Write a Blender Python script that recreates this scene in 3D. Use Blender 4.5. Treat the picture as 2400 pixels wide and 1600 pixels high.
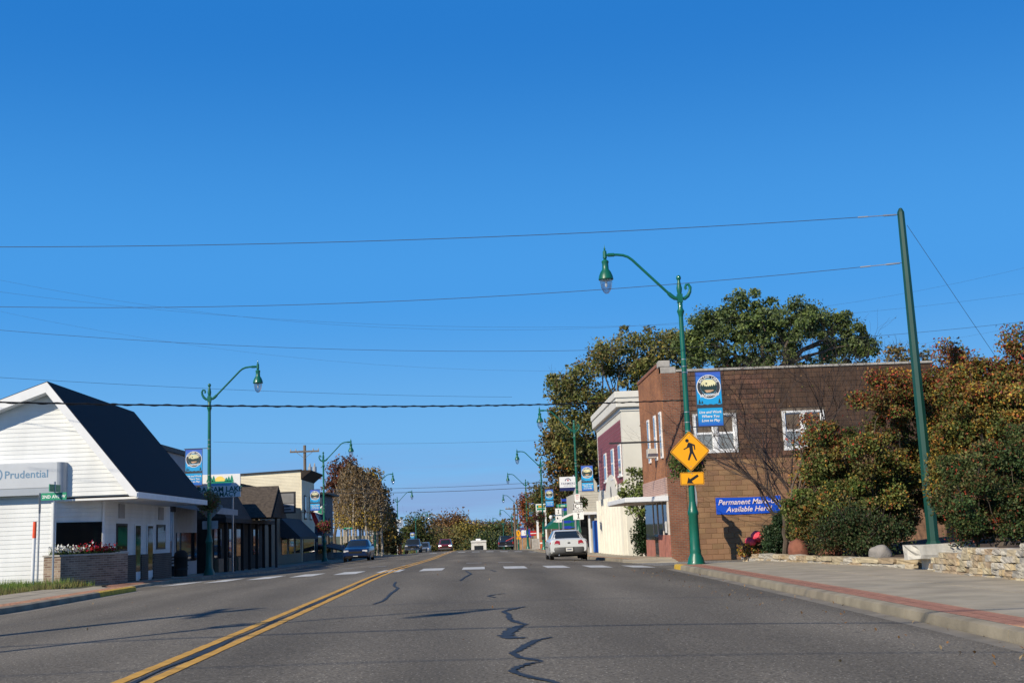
import bpy, bmesh, math, random
import numpy as np
from mathutils import Vector, Matrix
random.seed(7); rng = np.random.default_rng(7)
for _o in list(bpy.data.objects): bpy.data.objects.remove(_o)
scene = bpy.context.scene; COL = scene.collection
R = math.radians
# ---------------------------------------------------------------- camera (street runs along +Y, eye 1.05 m above the road)
EYE = 1.05; FPX = 2800.0; CX, CY = 1200.0, 800.0
_yv = Vector(((1125-CX)/FPX, -(1250-CY)/FPX, -1)).normalized()
_zv = Vector((-0.034, 1, 0)); _zv = (_zv - _yv*_zv.dot(_yv)).normalized()
_xv = _yv.cross(_zv)
CAMR = Matrix((_xv, _yv, _zv))
cam = bpy.data.cameras.new('camera'); camo = bpy.data.objects.new('camera', cam); COL.objects.link(camo)
camo.matrix_world = Matrix.Translation((0, 0, EYE)) @ CAMR.to_4x4()
cam.sensor_width = 36; cam.lens = 36*FPX/2400; cam.clip_start = .1; cam.clip_end = 6000
scene.camera = camo
# ---------------------------------------------------------------- sky, sun, exposure
SUN_AZ, SUN_EL = 42.0, 32.0          # light travels forward and to the right by SUN_AZ
w = bpy.data.worlds.new('World'); scene.world = w; w.use_nodes = True
nt = w.node_tree; nt.nodes.clear()
_N = nt.nodes.new; _L = nt.links.new
sky = _N('ShaderNodeTexSky'); sky.sky_type = 'NISHITA'; sky.sun_disc = False
sky.sun_elevation = R(SUN_EL); sky.sun_rotation = R(180+SUN_AZ)
sky.altitude = 300; sky.air_density = 1.0; sky.dust_density = 0.1; sky.ozone_density = 3.2
tc = _N('ShaderNodeTexCoord'); sep = _N('ShaderNodeSeparateXYZ'); _L(tc.outputs['Generated'], sep.inputs[0])
mp = _N('ShaderNodeMapping'); mp.inputs['Scale'].default_value = (2.2, 2.2, 26); _L(tc.outputs['Generated'], mp.inputs[0])
nz = _N('ShaderNodeTexNoise'); nz.inputs['Scale'].default_value = 1.6; nz.inputs['Detail'].default_value = 6; nz.inputs['Roughness'].default_value = .55
_L(mp.outputs[0], nz.inputs['Vector'])
rp = _N('ShaderNodeValToRGB'); rp.color_ramp.elements[0].position = .42; rp.color_ramp.elements[1].position = .6; _L(nz.outputs['Fac'], rp.inputs[0])
mr = _N('ShaderNodeMapRange'); mr.inputs[1].default_value = .015; mr.inputs[2].default_value = .085; mr.inputs[3].default_value = .8; mr.inputs[4].default_value = 0
_L(sep.outputs['Z'], mr.inputs[0])
mu = _N('ShaderNodeMath'); mu.operation = 'MULTIPLY'; _L(rp.outputs[0], mu.inputs[0]); _L(mr.outputs[0], mu.inputs[1])
gr = _N('ShaderNodeValToRGB'); _e = gr.color_ramp.elements; gr.color_ramp.interpolation = 'EASE'
_e[0].position = 0; _e[0].color = (.25, .51, .83, 1); _e[1].position = 1; _e[1].color = (.006, .035, .15, 1)
for _p, _c in ((.07, (.15, .445, .85)), (.2, (.060, .335, .82)), (.42, (.017, .20, .63)), (.65, (.009, .085, .30))):
    _x = _e.new(_p); _x.color = (*_c, 1)
_L(sep.outputs['Z'], gr.inputs[0])
hm = _N('ShaderNodeMix'); hm.data_type = 'RGBA'; hm.blend_type = 'MULTIPLY'; hm.inputs[0].default_value = 1; _L(gr.outputs[0], hm.inputs[6]); hm.inputs[7].default_value = (10, 10, 10, 1)
hs = _N('ShaderNodeMix'); hs.data_type = 'RGBA'; hs.inputs[0].default_value = .94; _L(sky.outputs[0], hs.inputs[6]); _L(hm.outputs[2], hs.inputs[7])
mx = _N('ShaderNodeMix'); mx.data_type = 'RGBA'; _L(mu.outputs[0], mx.inputs[0]); _L(hs.outputs[2], mx.inputs[6]); mx.inputs[7].default_value = (2.5, 3.7, 6.6, 1)
bg = _N('ShaderNodeBackground'); bg.inputs['Strength'].default_value = .1; _L(mx.outputs[2], bg.inputs[0])
wo = _N('ShaderNodeOutputWorld'); _L(bg.outputs[0], wo.inputs[0])
sl = bpy.data.lights.new('sun', 'SUN'); sl.energy = 5.0; sl.angle = R(.53); sl.color = (1, .89, .71)
so = bpy.data.objects.new('sun', sl); COL.objects.link(so)
_sd = Vector((math.sin(R(SUN_AZ))*math.cos(R(SUN_EL)), math.cos(R(SUN_AZ))*math.cos(R(SUN_EL)), -math.sin(R(SUN_EL))))
so.rotation_euler = _sd.to_track_quat('-Z', 'Y').to_euler(); so.location = (-40, -40, 60)
scene.view_settings.view_transform = 'Standard'; scene.view_settings.look = 'None'
scene.view_settings.exposure = 0.0; scene.view_settings.gamma = 1
scene.render.resolution_x = 1024; scene.render.resolution_y = 682

# ---------------------------------------------------------------- helpers
def at(px, py, Y):
    c = Vector(((px-CX)/FPX, -(py-CY)/FPX, -1)); d = CAMR @ c; t = Y/d.y
    return Vector((d.x*t, Y, d.z*t+EYE))
def xat(px, Y, py=1250): return at(px, py, Y).x
_PY = [-60, 0, 20, 33, 47, 65, 87, 98, 118, 137, 160, 176, 200, 250, 300, 400, 3000]
_PC = [1.02, 1.02, 1.0, .95, 1.08, 1.25, 1.36, 1.42, 1.55, 1.75, 2.2, 2.9, 4.0, 6.0, 8, 10, 10]
def prof(Y): return EYE - sum(np.interp(Y+d, _PY, _PC) for d in (-5, -2.5, 0, 2.5, 5))/5
def gz(x, Y):
    k = np.interp(Y, [20, 33, 60], [.003, .003, .0045])
    return float(prof(Y) - k*min(abs(x+2.3), 8.5)**2)
def ground_at(px, py, dz=0):
    lo = 3
    for i in range(60):
        p = at(px, py, lo)
        if p.z <= gz(p.x, p.y)+dz: break
        lo += .5
    a, b = lo-.5, lo
    for i in range(20):
        m = (a+b)/2; p = at(px, py, m)
        if p.z <= gz(p.x, p.y)+dz: b = m
        else: a = m
    return at(px, py, b)
def S(r, g, b): return tuple(((c/255)/12.92 if c/255 <= .04045 else ((c/255+.055)/1.055)**2.4) for c in (r, g, b))
def tag(o, label=None, cat=None, group=None, kind=None):
    if label: o['label'] = label
    if cat: o['category'] = cat
    if group: o['group'] = group
    if kind: o['kind'] = kind
    return o
def thing(name, label, cat, loc=(0, 0, 0), rz=0, group=None):
    o = bpy.data.objects.new(name, None); COL.objects.link(o); o.location = loc; o.rotation_euler = (0, 0, rz)
    o.empty_display_size = .2
    return tag(o, label, cat, group)
def struct(name, loc=(0, 0, 0)):
    o = bpy.data.objects.new(name, None); COL.objects.link(o); o.location = loc; o['kind'] = 'structure'; return o
def org(o):
    v = Vector((0, 0, 0))
    while o: v += o.location; o = o.parent
    return v
def mkobj(name, me, parent=None):
    o = bpy.data.objects.new(name, me); COL.objects.link(o)
    if parent: o.parent = parent
    return o
def copy_tree(o, parent=None):
    c = o.copy(); COL.objects.link(c); c.parent = parent
    for ch in list(o.children): copy_tree(ch, c)
    return c
_tcache = {}
def text_geo(s, size, bold=0, shear=0, align='CENTER', spacing=1.0):
    key = (s, size, bold, shear, align, spacing)
    if key in _tcache: return _tcache[key]
    cu = bpy.data.curves.new('t', 'FONT'); cu.body = s; cu.size = size; cu.offset = bold; cu.shear = shear
    cu.align_x = align; cu.align_y = 'CENTER'; cu.resolution_u = 2; cu.space_character = spacing; cu.space_line = .95
    o = bpy.data.objects.new('t', cu); COL.objects.link(o)
    dg = bpy.context.evaluated_depsgraph_get(); dg.update()
    me = bpy.data.meshes.new_from_object(o.evaluated_get(dg))
    r = ([tuple(v.co) for v in me.vertices], [tuple(p.vertices) for p in me.polygons])
    bpy.data.objects.remove(o); bpy.data.curves.remove(cu); bpy.data.meshes.remove(me)
    _tcache[key] = r; return r
FACE_CAM = Matrix.Rotation(R(90), 4, 'X')          # XY drawing -> upright, facing -Y
FACE_BACK = Matrix.Rotation(R(180), 4, 'Z') @ FACE_CAM
class MB:
    def __init__(s): s.v = []; s.f = []; s.m = []; s.sm = []
    def add(s, vs, fs, mi=0, smooth=False):
        b = len(s.v); s.v.extend(tuple(p) for p in vs)
        for f in fs: s.f.append(tuple(i+b for i in f)); s.m.append(mi); s.sm.append(smooth)
        return s
    def box(s, x0, x1, y0, y1, z0, z1, mi=0):
        vs = [(x, y, z) for z in (z0, z1) for y in (y0, y1) for x in (x0, x1)]
        return s.add(vs, [(0, 2, 3, 1), (4, 5, 7, 6), (0, 1, 5, 4), (2, 6, 7, 3), (0, 4, 6, 2), (1, 3, 7, 5)], mi)
    def poly(s, pts, mi=0): return s.add(pts, [tuple(range(len(pts)))], mi)
    def prism(s, pts, ext, mi=0):
        n = len(pts); e = Vector(ext); a = [Vector(p) for p in pts]
        nrm = Vector((0, 0, 0))
        for i in range(n): nrm += a[i].cross(a[(i+1) % n])
        if nrm.dot(e) > 0: a.reverse()
        vs = a+[p+e for p in a]
        fs = [tuple(range(n)), tuple(range(2*n-1, n-1, -1))]+[(i, i+n, (i+1) % n+n, (i+1) % n) for i in range(n)]
        fs = [fs[0], fs[1]]+[tuple(reversed(f)) for f in fs[2:]]
        return s.add(vs, fs, mi)
    def tube(s, pts, r, n=8, mi=0, cap=True, smooth=True):
        P = [Vector(p) for p in pts]; m = len(P); rr = r if isinstance(r, (list, tuple)) else [r]*m
        vs = []; up = None
        for i in range(m):
            d = (P[min(i+1, m-1)]-P[max(i-1, 0)])
            d = d.normalized() if d.length > 1e-9 else Vector((0, 0, 1))
            if up is None:
                up = Vector((0, 0, 1)) if abs(d.z) < .9 else Vector((1, 0, 0))
            a = (up - d*up.dot(d))
            a = a.normalized() if a.length > 1e-6 else d.orthogonal().normalized()
            b = d.cross(a); up = a
            for k in range(n):
                t = 2*math.pi*k/n; vs.append(P[i]+(a*math.cos(t)+b*math.sin(t))*rr[i])
        fs = []
        for i in range(m-1):
            for k in range(n):
                fs.append((i*n+k, i*n+(k+1) % n, (i+1)*n+(k+1) % n, (i+1)*n+k))
        s.add(vs, fs, mi, smooth)
        if cap:
            b = len(s.v)-m*n
            s.f += [tuple(b+k for k in range(n-1, -1, -1)), tuple(b+(m-1)*n+k for k in range(n))]; s.m += [mi, mi]; s.sm += [False, False]
        return s
    def lathe(s, prof, n=16, c=(0, 0, 0), mi=0, axis='z', smooth=True):
        vs = []
        for r, z in prof:
            for k in range(n):
                t = 2*math.pi*k/n; p = (r*math.cos(t), r*math.sin(t), z)
                if axis == 'x': p = (p[2], p[0], p[1])
                if axis == 'y': p = (p[0], p[2], p[1])
                vs.append((p[0]+c[0], p[1]+c[1], p[2]+c[2]))
        fs = []; m = len(prof)
        for i in range(m-1):
            for k in range(n): fs.append((i*n+k, i*n+(k+1) % n, (i+1)*n+(k+1) % n, (i+1)*n+k))
        return s.add(vs, fs, mi, smooth)
    def xf(s, M, start=0):
        s.v[start:] = [tuple(M @ Vector(p)) for p in s.v[start:]]; return s
    def draw(s, polys, M, mi=0):
        for pl in polys: s.poly([M @ Vector((p[0], p[1], 0)) for p in pl], mi)
        return s
    def text(s, t, size, M, mi=0, **k):
        if t[0] == '|':      # print too small to read in the photograph: a plain worn line
            h, w_ = size*.22, size*.28*len(t); return s.draw([[(-w_, -h), (w_, -h), (w_, h), (-w_, h)]], M, mi)
        vs, fs = text_geo(t, size, **k); return s.add([M @ Vector(v) for v in vs], fs, mi)
    def build(s, name, mats, parent=None, local=False, angle=35, loc=None):
        me = bpy.data.meshes.new(name)
        o3 = Vector((0, 0, 0)) if (local or parent is None) else org(parent)
        if loc is not None: o3 = Vector(loc) if not parent else o3
        vs = [(p[0]-o3.x, p[1]-o3.y, p[2]-o3.z) for p in s.v] if o3.length else s.v
        me.from_pydata(vs, [], s.f)
        if not isinstance(mats, (list, tuple)): mats = [mats]
        for m in mats: me.materials.append(m)
        me.polygons.foreach_set('material_index', s.m)
        if any(s.sm):
            me.polygons.foreach_set('use_smooth', s.sm); me.set_sharp_from_angle(angle=R(angle))
        me.update()
        o = mkobj(name, me, parent)
        if loc is not None and not parent: o.location = loc
        return o
def circle(cx, cy, r, n=24, a0=0, a1=360):
    full = a1-a0 >= 360
    return [(cx+r*math.cos(R(a0+(a1-a0)*i/(n if full else n-1))), cy+r*math.sin(R(a0+(a1-a0)*i/(n if full else n-1)))) for i in range(n)]
def bx(parent, name, mat, x0, x1, y0, y1, z0, z1, bevel=0):
    o = MB().box(min(x0, x1), max(x0, x1), min(y0, y1), max(y0, y1), min(z0, z1), max(z0, z1)).build(name, mat, parent)
    if bevel:
        b = o.modifiers.new('b', 'BEVEL'); b.width = bevel; b.segments = 2; b.limit_method = 'ANGLE'
    return o

# ---------------------------------------------------------------- materials
_M = {}
def pm(name, col, rough=.7, var=.12, scale=4.0, bump=0.0, bscale=None, metal=0, spec=.5, detail=4, col2=None, stretch=None, coat=0):
    if name in _M: return _M[name]
    m = bpy.data.materials.new(name); m.use_nodes = True; t = m.node_tree; p = t.nodes['Principled BSDF']
    p.inputs['Roughness'].default_value = rough; p.inputs['Metallic'].default_value = metal
    p.inputs['Specular IOR Level'].default_value = spec; p.inputs['Coat Weight'].default_value = coat
    g = t.nodes.new('ShaderNodeNewGeometry'); src = g.outputs['Position']
    if stretch:
        mpn = t.nodes.new('ShaderNodeMapping'); mpn.inputs['Scale'].default_value = stretch; t.links.new(src, mpn.inputs[0]); src = mpn.outputs[0]
    n = t.nodes.new('ShaderNodeTexNoise'); n.inputs['Scale'].default_value = scale; n.inputs['Detail'].default_value = detail
    t.links.new(src, n.inputs['Vector'])
    r = t.nodes.new('ShaderNodeValToRGB'); e = r.color_ramp.elements
    c2 = col2 or tuple(min(1, c*(1+var)) for c in col); c1 = tuple(c*(1-var) for c in col) if not col2 else col
    e[0].color = (*c1, 1); e[1].color = (*c2, 1); e[0].position = .3; e[1].position = .7
    t.links.new(n.outputs['Fac'], r.inputs[0]); t.links.new(r.outputs[0], p.inputs['Base Color'])
    if bump:
        n2 = t.nodes.new('ShaderNodeTexNoise'); n2.inputs['Scale'].default_value = bscale or scale*6; n2.inputs['Detail'].default_value = 5
        t.links.new(src, n2.inputs['Vector'])
        b = t.nodes.new('ShaderNodeBump'); b.inputs['Strength'].default_value = bump; b.inputs['Distance'].default_value = .02
        t.links.new(n2.outputs['Fac'], b.inputs['Height']); t.links.new(b.outputs[0], p.inputs['Normal'])
    _M[name] = m; return m
def rand_obj(m, amt_v=.35, hue=.02):
    """vary a material from object to object"""
    t = m.node_tree; p = t.nodes['Principled BSDF']; l = p.inputs['Base Color'].links[0]; src = l.from_socket
    oi = t.nodes.new('ShaderNodeObjectInfo'); h = t.nodes.new('ShaderNodeHueSaturation')
    a = t.nodes.new('ShaderNodeMapRange'); a.inputs[3].default_value = 1-amt_v; a.inputs[4].default_value = 1+amt_v
    b = t.nodes.new('ShaderNodeMapRange'); b.inputs[3].default_value = .5-hue; b.inputs[4].default_value = .5+hue
    mm = t.nodes.new('ShaderNodeMath'); mm.operation = 'FRACT'; m3 = t.nodes.new('ShaderNodeMath'); m3.operation = 'MULTIPLY'; m3.inputs[1].default_value = 17.3
    t.links.new(oi.outputs['Random'], m3.inputs[0]); t.links.new(m3.outputs[0], mm.inputs[0])
    t.links.new(oi.outputs['Random'], a.inputs[0]); t.links.new(mm.outputs[0], b.inputs[0])
    t.links.new(a.outputs[0], h.inputs['Value']); t.links.new(b.outputs[0], h.inputs['Hue'])
    t.links.new(src, h.inputs['Color']); t.links.new(h.outputs[0], p.inputs['Base Color']); return m
def brick_mat(name, c1, c2, mortar, bw=.2, bh=.067, ms=.008, axis='y', bias=0):
    """small bricks; axis: the wall's horizontal world axis"""
    m = bpy.data.materials.new(name); m.use_nodes = True; t = m.node_tree; p = t.nodes['Principled BSDF']; p.inputs['Roughness'].default_value = .85
    g = t.nodes.new('ShaderNodeNewGeometry'); s = t.nodes.new('ShaderNodeSeparateXYZ'); c = t.nodes.new('ShaderNodeCombineXYZ')
    t.links.new(g.outputs['Position'], s.inputs[0])
    if axis == 'd':
        ad = t.nodes.new('ShaderNodeMath'); ad.operation = 'MULTIPLY_ADD'; ad.inputs[1].default_value = 1.0
        t.links.new(s.outputs['X'], ad.inputs[0]); t.links.new(s.outputs['Y'], ad.inputs[2]); t.links.new(ad.outputs[0], c.inputs[0])
    else: t.links.new(s.outputs[axis.upper()], c.inputs[0])
    t.links.new(s.outputs['Z'], c.inputs[1])
    b = t.nodes.new('ShaderNodeTexBrick'); b.inputs['Scale'].default_value = 1; b.inputs['Brick Width'].default_value = bw; b.inputs['Row Height'].default_value = bh
    b.inputs['Mortar Size'].default_value = ms; b.inputs['Bias'].default_value = bias
    b.inputs['Color1'].default_value = (*c1, 1); b.inputs['Color2'].default_value = (*c2, 1); b.inputs['Mortar'].default_value = (*mortar, 1)
    t.links.new(c.outputs[0], b.inputs['Vector'])
    n = t.nodes.new('ShaderNodeTexNoise'); n.inputs['Scale'].default_value = 1.3; n.inputs['Detail'].default_value = 6; t.links.new(g.outputs['Position'], n.inputs['Vector'])
    mr = t.nodes.new('ShaderNodeMapRange'); mr.inputs[1].default_value = .3; mr.inputs[2].default_value = .7; mr.inputs[3].default_value = .75; mr.inputs[4].default_value = 1.2
    t.links.new(n.outputs['Fac'], mr.inputs[0])
    h = t.nodes.new('ShaderNodeHueSaturation'); t.links.new(b.outputs['Color'], h.inputs['Color']); t.links.new(mr.outputs[0], h.inputs['Value']); t.links.new(h.outputs[0], p.inputs['Base Color'])
    bu = t.nodes.new('ShaderNodeBump'); bu.invert = True; bu.inputs['Strength'].default_value = .6; bu.inputs['Distance'].default_value = .01
    t.links.new(b.outputs['Fac'], bu.inputs['Height']); t.links.new(bu.outputs[0], p.inputs['Normal'])
    return m
def glass_mat(name, col=(.02, .025, .03), rough=.04):
    m = pm(name, col, rough, 0.05, 1, spec=.8); return m
GREEN = pm('lamp_green_paint', S(14, 96, 79), .38, .14, 2.5, coat=.15)
GREEN_D = pm('pole_green_paint', S(20, 68, 60), .45, .14, 2, coat=.1)
STEEL = pm('galvanised_steel', (.42, .44, .46), .4, .1, 12, metal=.7)
ALU = pm('sign_back_aluminium', (.36, .39, .42), .45, .08, 8, metal=.3)
WHITE = pm('white_trim_paint', (.78, .79, .8), .5, .05, 3)
BLACK = pm('black_print', (.012, .012, .013), .5, .05, 6)
DARKG = pm('dark_grey_print', (.045, .048, .055), .5, .05, 6)
PWHITE = pm('white_print', (.82, .83, .83), .5, .03, 6)
CREAMP = pm('cream_print', (.8, .74, .5), .5, .06, 6)
YELLOW = pm('sign_yellow', S(250, 172, 6), .45, .03, 4)
WOOD = pm('weathered_pole_wood', (.16, .13, .1), .9, .25, 6, bump=.4, stretch=(1, 1, .15))
RUBBER = pm('tyre_rubber', (.018, .018, .019), .75, .15, 20)
GLASSD = glass_mat('dark_window_glass', (.012, .013, .015)); GLASSD.node_tree.nodes['Principled BSDF'].inputs['Specular IOR Level'].default_value = .2
def clear_glass():
    m = bpy.data.materials.new('lamp_globe_glass'); m.use_nodes = True; t = m.node_tree; t.nodes.clear()
    o = t.nodes.new('ShaderNodeOutputMaterial'); a = t.nodes.new('ShaderNodeBsdfTransparent'); a.inputs[0].default_value = (.82, .86, .9, 1)
    g = t.nodes.new('ShaderNodeBsdfGlossy'); g.inputs['Roughness'].default_value = .08; d = t.nodes.new('ShaderNodeBsdfTranslucent'); d.inputs[0].default_value = (.8, .82, .86, 1)
    lw = t.nodes.new('ShaderNodeLayerWeight'); lw.inputs[0].default_value = .35
    x = t.nodes.new('ShaderNodeMixShader'); y = t.nodes.new('ShaderNodeMixShader'); y.inputs[0].default_value = .18
    t.links.new(lw.outputs['Facing'], x.inputs[0]); t.links.new(a.outputs[0], x.inputs[1]); t.links.new(g.outputs[0], x.inputs[2])
    t.links.new(x.outputs[0], y.inputs[1]); t.links.new(d.outputs[0], y.inputs[2]); t.links.new(y.outputs[0], o.inputs[0]); return m
GLOBE = clear_glass()
# ================================================================ GROUND, ROAD, SIDEWALKS
def asphalt():
    m = bpy.data.materials.new('asphalt'); m.use_nodes = True; t = m.node_tree; p = t.nodes['Principled BSDF']
    p.inputs['Roughness'].default_value = .82; p.inputs['Specular IOR Level'].default_value = .15
    g = t.nodes.new('ShaderNodeNewGeometry'); N = t.nodes.new; L = t.links.new
    n1 = N('ShaderNodeTexNoise'); n1.inputs['Scale'].default_value = 38; n1.inputs['Detail'].default_value = 5; n1.inputs['Roughness'].default_value = .75; L(g.outputs['Position'], n1.inputs['Vector'])
    r1 = N('ShaderNodeValToRGB'); e = r1.color_ramp.elements; e[0].position = .34; e[0].color = (.055, .050, .042, 1); e[1].position = .66; e[1].color = (.265, .238, .192, 1); L(n1.outputs['Fac'], r1.inputs[0])
    v = N('ShaderNodeTexVoronoi'); v.inputs['Scale'].default_value = 24; L(g.outputs['Position'], v.inputs['Vector'])
    rv = N('ShaderNodeValToRGB'); rv.color_ramp.elements[0].position = .10; rv.color_ramp.elements[0].color = (1, 1, 1, 1); rv.color_ramp.elements[1].position = .2; rv.color_ramp.elements[1].color = (0, 0, 0, 1); L(v.outputs['Distance'], rv.inputs[0])
    wn = N('ShaderNodeTexWhiteNoise'); L(v.outputs['Color'], wn.inputs['Vector']); gt = N('ShaderNodeMath'); gt.operation = 'GREATER_THAN'; gt.inputs[1].default_value = .55; L(wn.outputs['Value'], gt.inputs[0])
    ml = N('ShaderNodeMath'); ml.operation = 'MULTIPLY'; L(rv.outputs[0], ml.inputs[0]); L(gt.outputs[0], ml.inputs[1])
    mx = N('ShaderNodeMix'); mx.data_type = 'RGBA'; L(ml.outputs[0], mx.inputs[0]); L(r1.outputs[0], mx.inputs[6]); mx.inputs[7].default_value = (.62, .57, .49, 1)
    mpg = N('ShaderNodeMapping'); mpg.inputs['Scale'].default_value = (1, .22, 1); L(g.outputs['Position'], mpg.inputs[0])
    n2 = N('ShaderNodeTexNoise'); n2.inputs['Scale'].default_value = .55; n2.inputs['Detail'].default_value = 7; L(mpg.outputs[0], n2.inputs['Vector'])
    mr = N('ShaderNodeMapRange'); mr.inputs[1].default_value = .3; mr.inputs[2].default_value = .7; mr.inputs[3].default_value = .74; mr.inputs[4].default_value = 1.24; L(n2.outputs['Fac'], mr.inputs[0])
    # worn wheel paths along the lane
    sx = N('ShaderNodeSeparateXYZ'); L(g.outputs['Position'], sx.inputs[0])
    sn = N('ShaderNodeMath'); sn.operation = 'MULTIPLY'; sn.inputs[1].default_value = 3.7; L(sx.outputs['X'], sn.inputs[0]); s2 = N('ShaderNodeMath'); s2.operation = 'SINE'; L(sn.outputs[0], s2.inputs[0])
    s3 = N('ShaderNodeMath'); s3.operation = 'MULTIPLY_ADD'; s3.inputs[1].default_value = .09; s3.inputs[2].default_value = 1.0; L(s2.outputs[0], s3.inputs[0])
    s4 = N('ShaderNodeMath'); s4.operation = 'MULTIPLY'; L(mr.outputs[0], s4.inputs[0]); L(s3.outputs[0], s4.inputs[1])
    h = N('ShaderNodeHueSaturation'); L(mx.outputs[2], h.inputs['Color']); L(s4.outputs[0], h.inputs['Value']); L(h.outputs[0], p.inputs['Base Color'])
    b = N('ShaderNodeBump'); b.inputs['Strength'].default_value = .5; b.inputs['Distance'].default_value = .008; L(n1.outputs['Fac'], b.inputs['Height']); L(b.outputs[0], p.inputs['Normal'])
    return m
ASPH = asphalt()
CONC = pm('sidewalk_concrete', (.37, .325, .245), .85, .2, 1.6, bump=.25, bscale=60, detail=8); rand_obj(CONC, .06, .004)
CURB = pm('curb_concrete', (.27, .235, .172), .85, .28, 2.2, bump=.3, bscale=40, detail=8); rand_obj(CURB, .08, .004)
GUTT = pm('gutter_concrete', (.21, .19, .155), .85, .22, 1.8, bump=.3, bscale=50, detail=8)
PAVER = pm('red_paver', (.40, .21, .125), .8, .25, 9, bump=.2, bscale=60); rand_obj(PAVER, .22, .012)
PAINTW = pm('white_road_paint', (.54, .55, .54), .7, .25, 5, detail=9)
PAINTY = pm('yellow_road_paint', (.60, .33, .045), .7, .2, 5, detail=9)
PAINTWF = pm('worn_white_road_paint', (.25, .25, .25), .8, .4, 7, detail=9)
SEAL = pm('crack_sealant_tar', (.034, .042, .055), .65, .3, 5, spec=.25)
SOIL = pm('soil_and_dry_lawn', (.13, .115, .06), .95, .35, .6, bump=.3, bscale=8, detail=8, col2=(.10, .13, .045))
MULCH = pm('brown_mulch', (.07, .048, .032), .95, .4, 12, bump=.6, bscale=30)
def sheet(name, xs, ys, mat, dz=0, zfun=gz, parent=None):
    m = MB(); nx = len(xs)
    vs = [(x, y, zfun(x, y)+dz) for y in ys for x in xs]
    fs = [(j*nx+i, j*nx+i+1, (j+1)*nx+i+1, (j+1)*nx+i) for j in range(len(ys)-1) for i in range(nx-1)]
    m.add(vs, fs, 0, True); return m.build(name, mat, parent, angle=80)
def fr(a, b, n): return [a+(b-a)*i/n for i in range(n+1)]
YS = fr(-25, 130, 62)+fr(135, 420, 40)
def hill(x, y):
    far = max(0, (y-260)/900); side = max(0, abs(x+2)-70)/300
    return gz(x, y)-.07 + 9*min(1.5, far) + 3*min(1.5, side) + .6*math.sin(x*.021+1)*min(1, max(0, y-200)/100)
g = sheet('ground', [-1500, -700, -350, -180, -110, -70, -45, -30, -22, -16, -11, -7, -4, -2.3, 0, 3, 6, 9, 14, 22, 30, 45, 70, 110, 180, 350, 700, 1500], YS+[450, 500, 600, 750, 950, 1300, 2000, 3000], SOIL, zfun=hill); tag(g, kind='structure')
xs = fr(-14, 9, 30)
r_ = sheet('road', xs, YS, ASPH); tag(r_, kind='structure')
s1 = sheet('side_street', fr(9, 70, 8), fr(36.2, 45.3, 6), ASPH); tag(s1, kind='structure')
s2 = sheet('side_street', fr(-70, -14, 8), fr(5, 21, 6), ASPH); tag(s2, kind='structure')

def strip(m, x0, x1, ya, yb, dz, n=None, mi=0):
    n = n or max(1, int((yb-ya)/2)); ys = fr(ya, yb, n)
    vs = []
    for y in ys: vs += [(x0, y, gz(x0, y)+dz), (x1, y, gz(x1, y)+dz)]
    m.add(vs, [(2*i, 2*i+1, 2*i+3, 2*i+2) for i in range(n)], mi)
# crosswalk bars, each one a piece of the road
for k in range(12):
    x = 4.62-1.21*k; m = MB(); j = random.uniform(-.05, .05)
    m.add([(x-.325, 34.25+j, gz(x-.325, 34.25)+.005), (x+.325, 34.25, gz(x+.325, 34.25)+.005), (x+.325, 37.3+j, gz(x+.325, 37.3)+.005), (x-.325, 37.3, gz(x-.325, 37.3)+.005)], [(0, 1, 2, 3)])
    m.build('crosswalk_bar', PAINTW, r_)
for k in range(8):
    x = 4.2-1.15*k; m = MB(); strip(m, x-.3, x+.3, 97, 100.4, .005, 3); m.build('crosswalk_bar', PAINTW, r_)
for k in (0, 1, 3, 4, 5, 6):
    x = .95-1.21*k; m = MB(); strip(m, x-.3, x+.3, 45.4, 46.7, .005, 1); m.build('crosswalk_bar', PAINTWF, r_)
for yb in (37.9, 39.2, 40.5, 41.8, 43.1):
    m = MB(); strip(m, 5.4, 8.6, yb, yb+.42, .005, 1); m.build('crosswalk_bar', PAINTW, r_)
for k, yb in enumerate((36.6, 37.7, 38.8)):
    m = MB(); strip(m, -10.1, -8.75+.1*k, yb, yb+.3, .005, 1); m.build('crosswalk_bar', PAINTW, r_)
# double yellow line with worn edges
def yline(xc, name):
    m = MB(); ys = []; y = -5.0
    while y < 300: ys.append(y); y += .12 if y < 32 else (.5 if y < 60 else 2)
    vs = []
    for y in ys:
        j = (random.uniform(-.006, .006) if y < 34 else 0); xx = xc-.0
        vs += [(xx-.055+j, y, gz(xx, y)+.005), (xx+.055+j*.7, y, gz(xx, y)+.005)]
    m.add(vs, [(2*i, 2*i+1, 2*i+3, 2*i+2) for i in range(len(ys)-1)], 0); m.build(name, PAINTY, r_)
yline(-2.78, 'centre_line'); yline(-2.54, 'centre_line')
# tar seal
def seal(path, parent=r_, dz=.006):
    P = [(ground_at(800+x/2.138, 1280+y/2.138), wd/2.138) for x, y, wd in path]
    Q = []
    for i in range(len(P)-1):
        for k in range(10):
            t = k/10; Q.append((P[i][0].lerp(P[i+1][0], t), P[i][1]*(1-t)+P[i+1][1]*t))
    Q.append(P[-1]); vs = []
    for p, wd in Q:
        h = wd*p.y/FPX/2*.85; j1, j2 = random.uniform(.45, 1.35), random.uniform(.45, 1.35)
        d = .10+h*.45
        vs += [(p.x-h*j1, p.y+d*.35*(j1-1), gz(p.x, p.y)+dz), (p.x+h*j2, p.y-d*.35*(j2-1), gz(p.x, p.y)+dz)]
    # give the strip some length across its run as well
    m = MB(); m.add(vs, [(2*i, 2*i+1, 2*i+3, 2*i+2) for i in range(len(Q)-1)], 0)
    return m.build('crack_seal', SEAL, parent)
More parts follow.
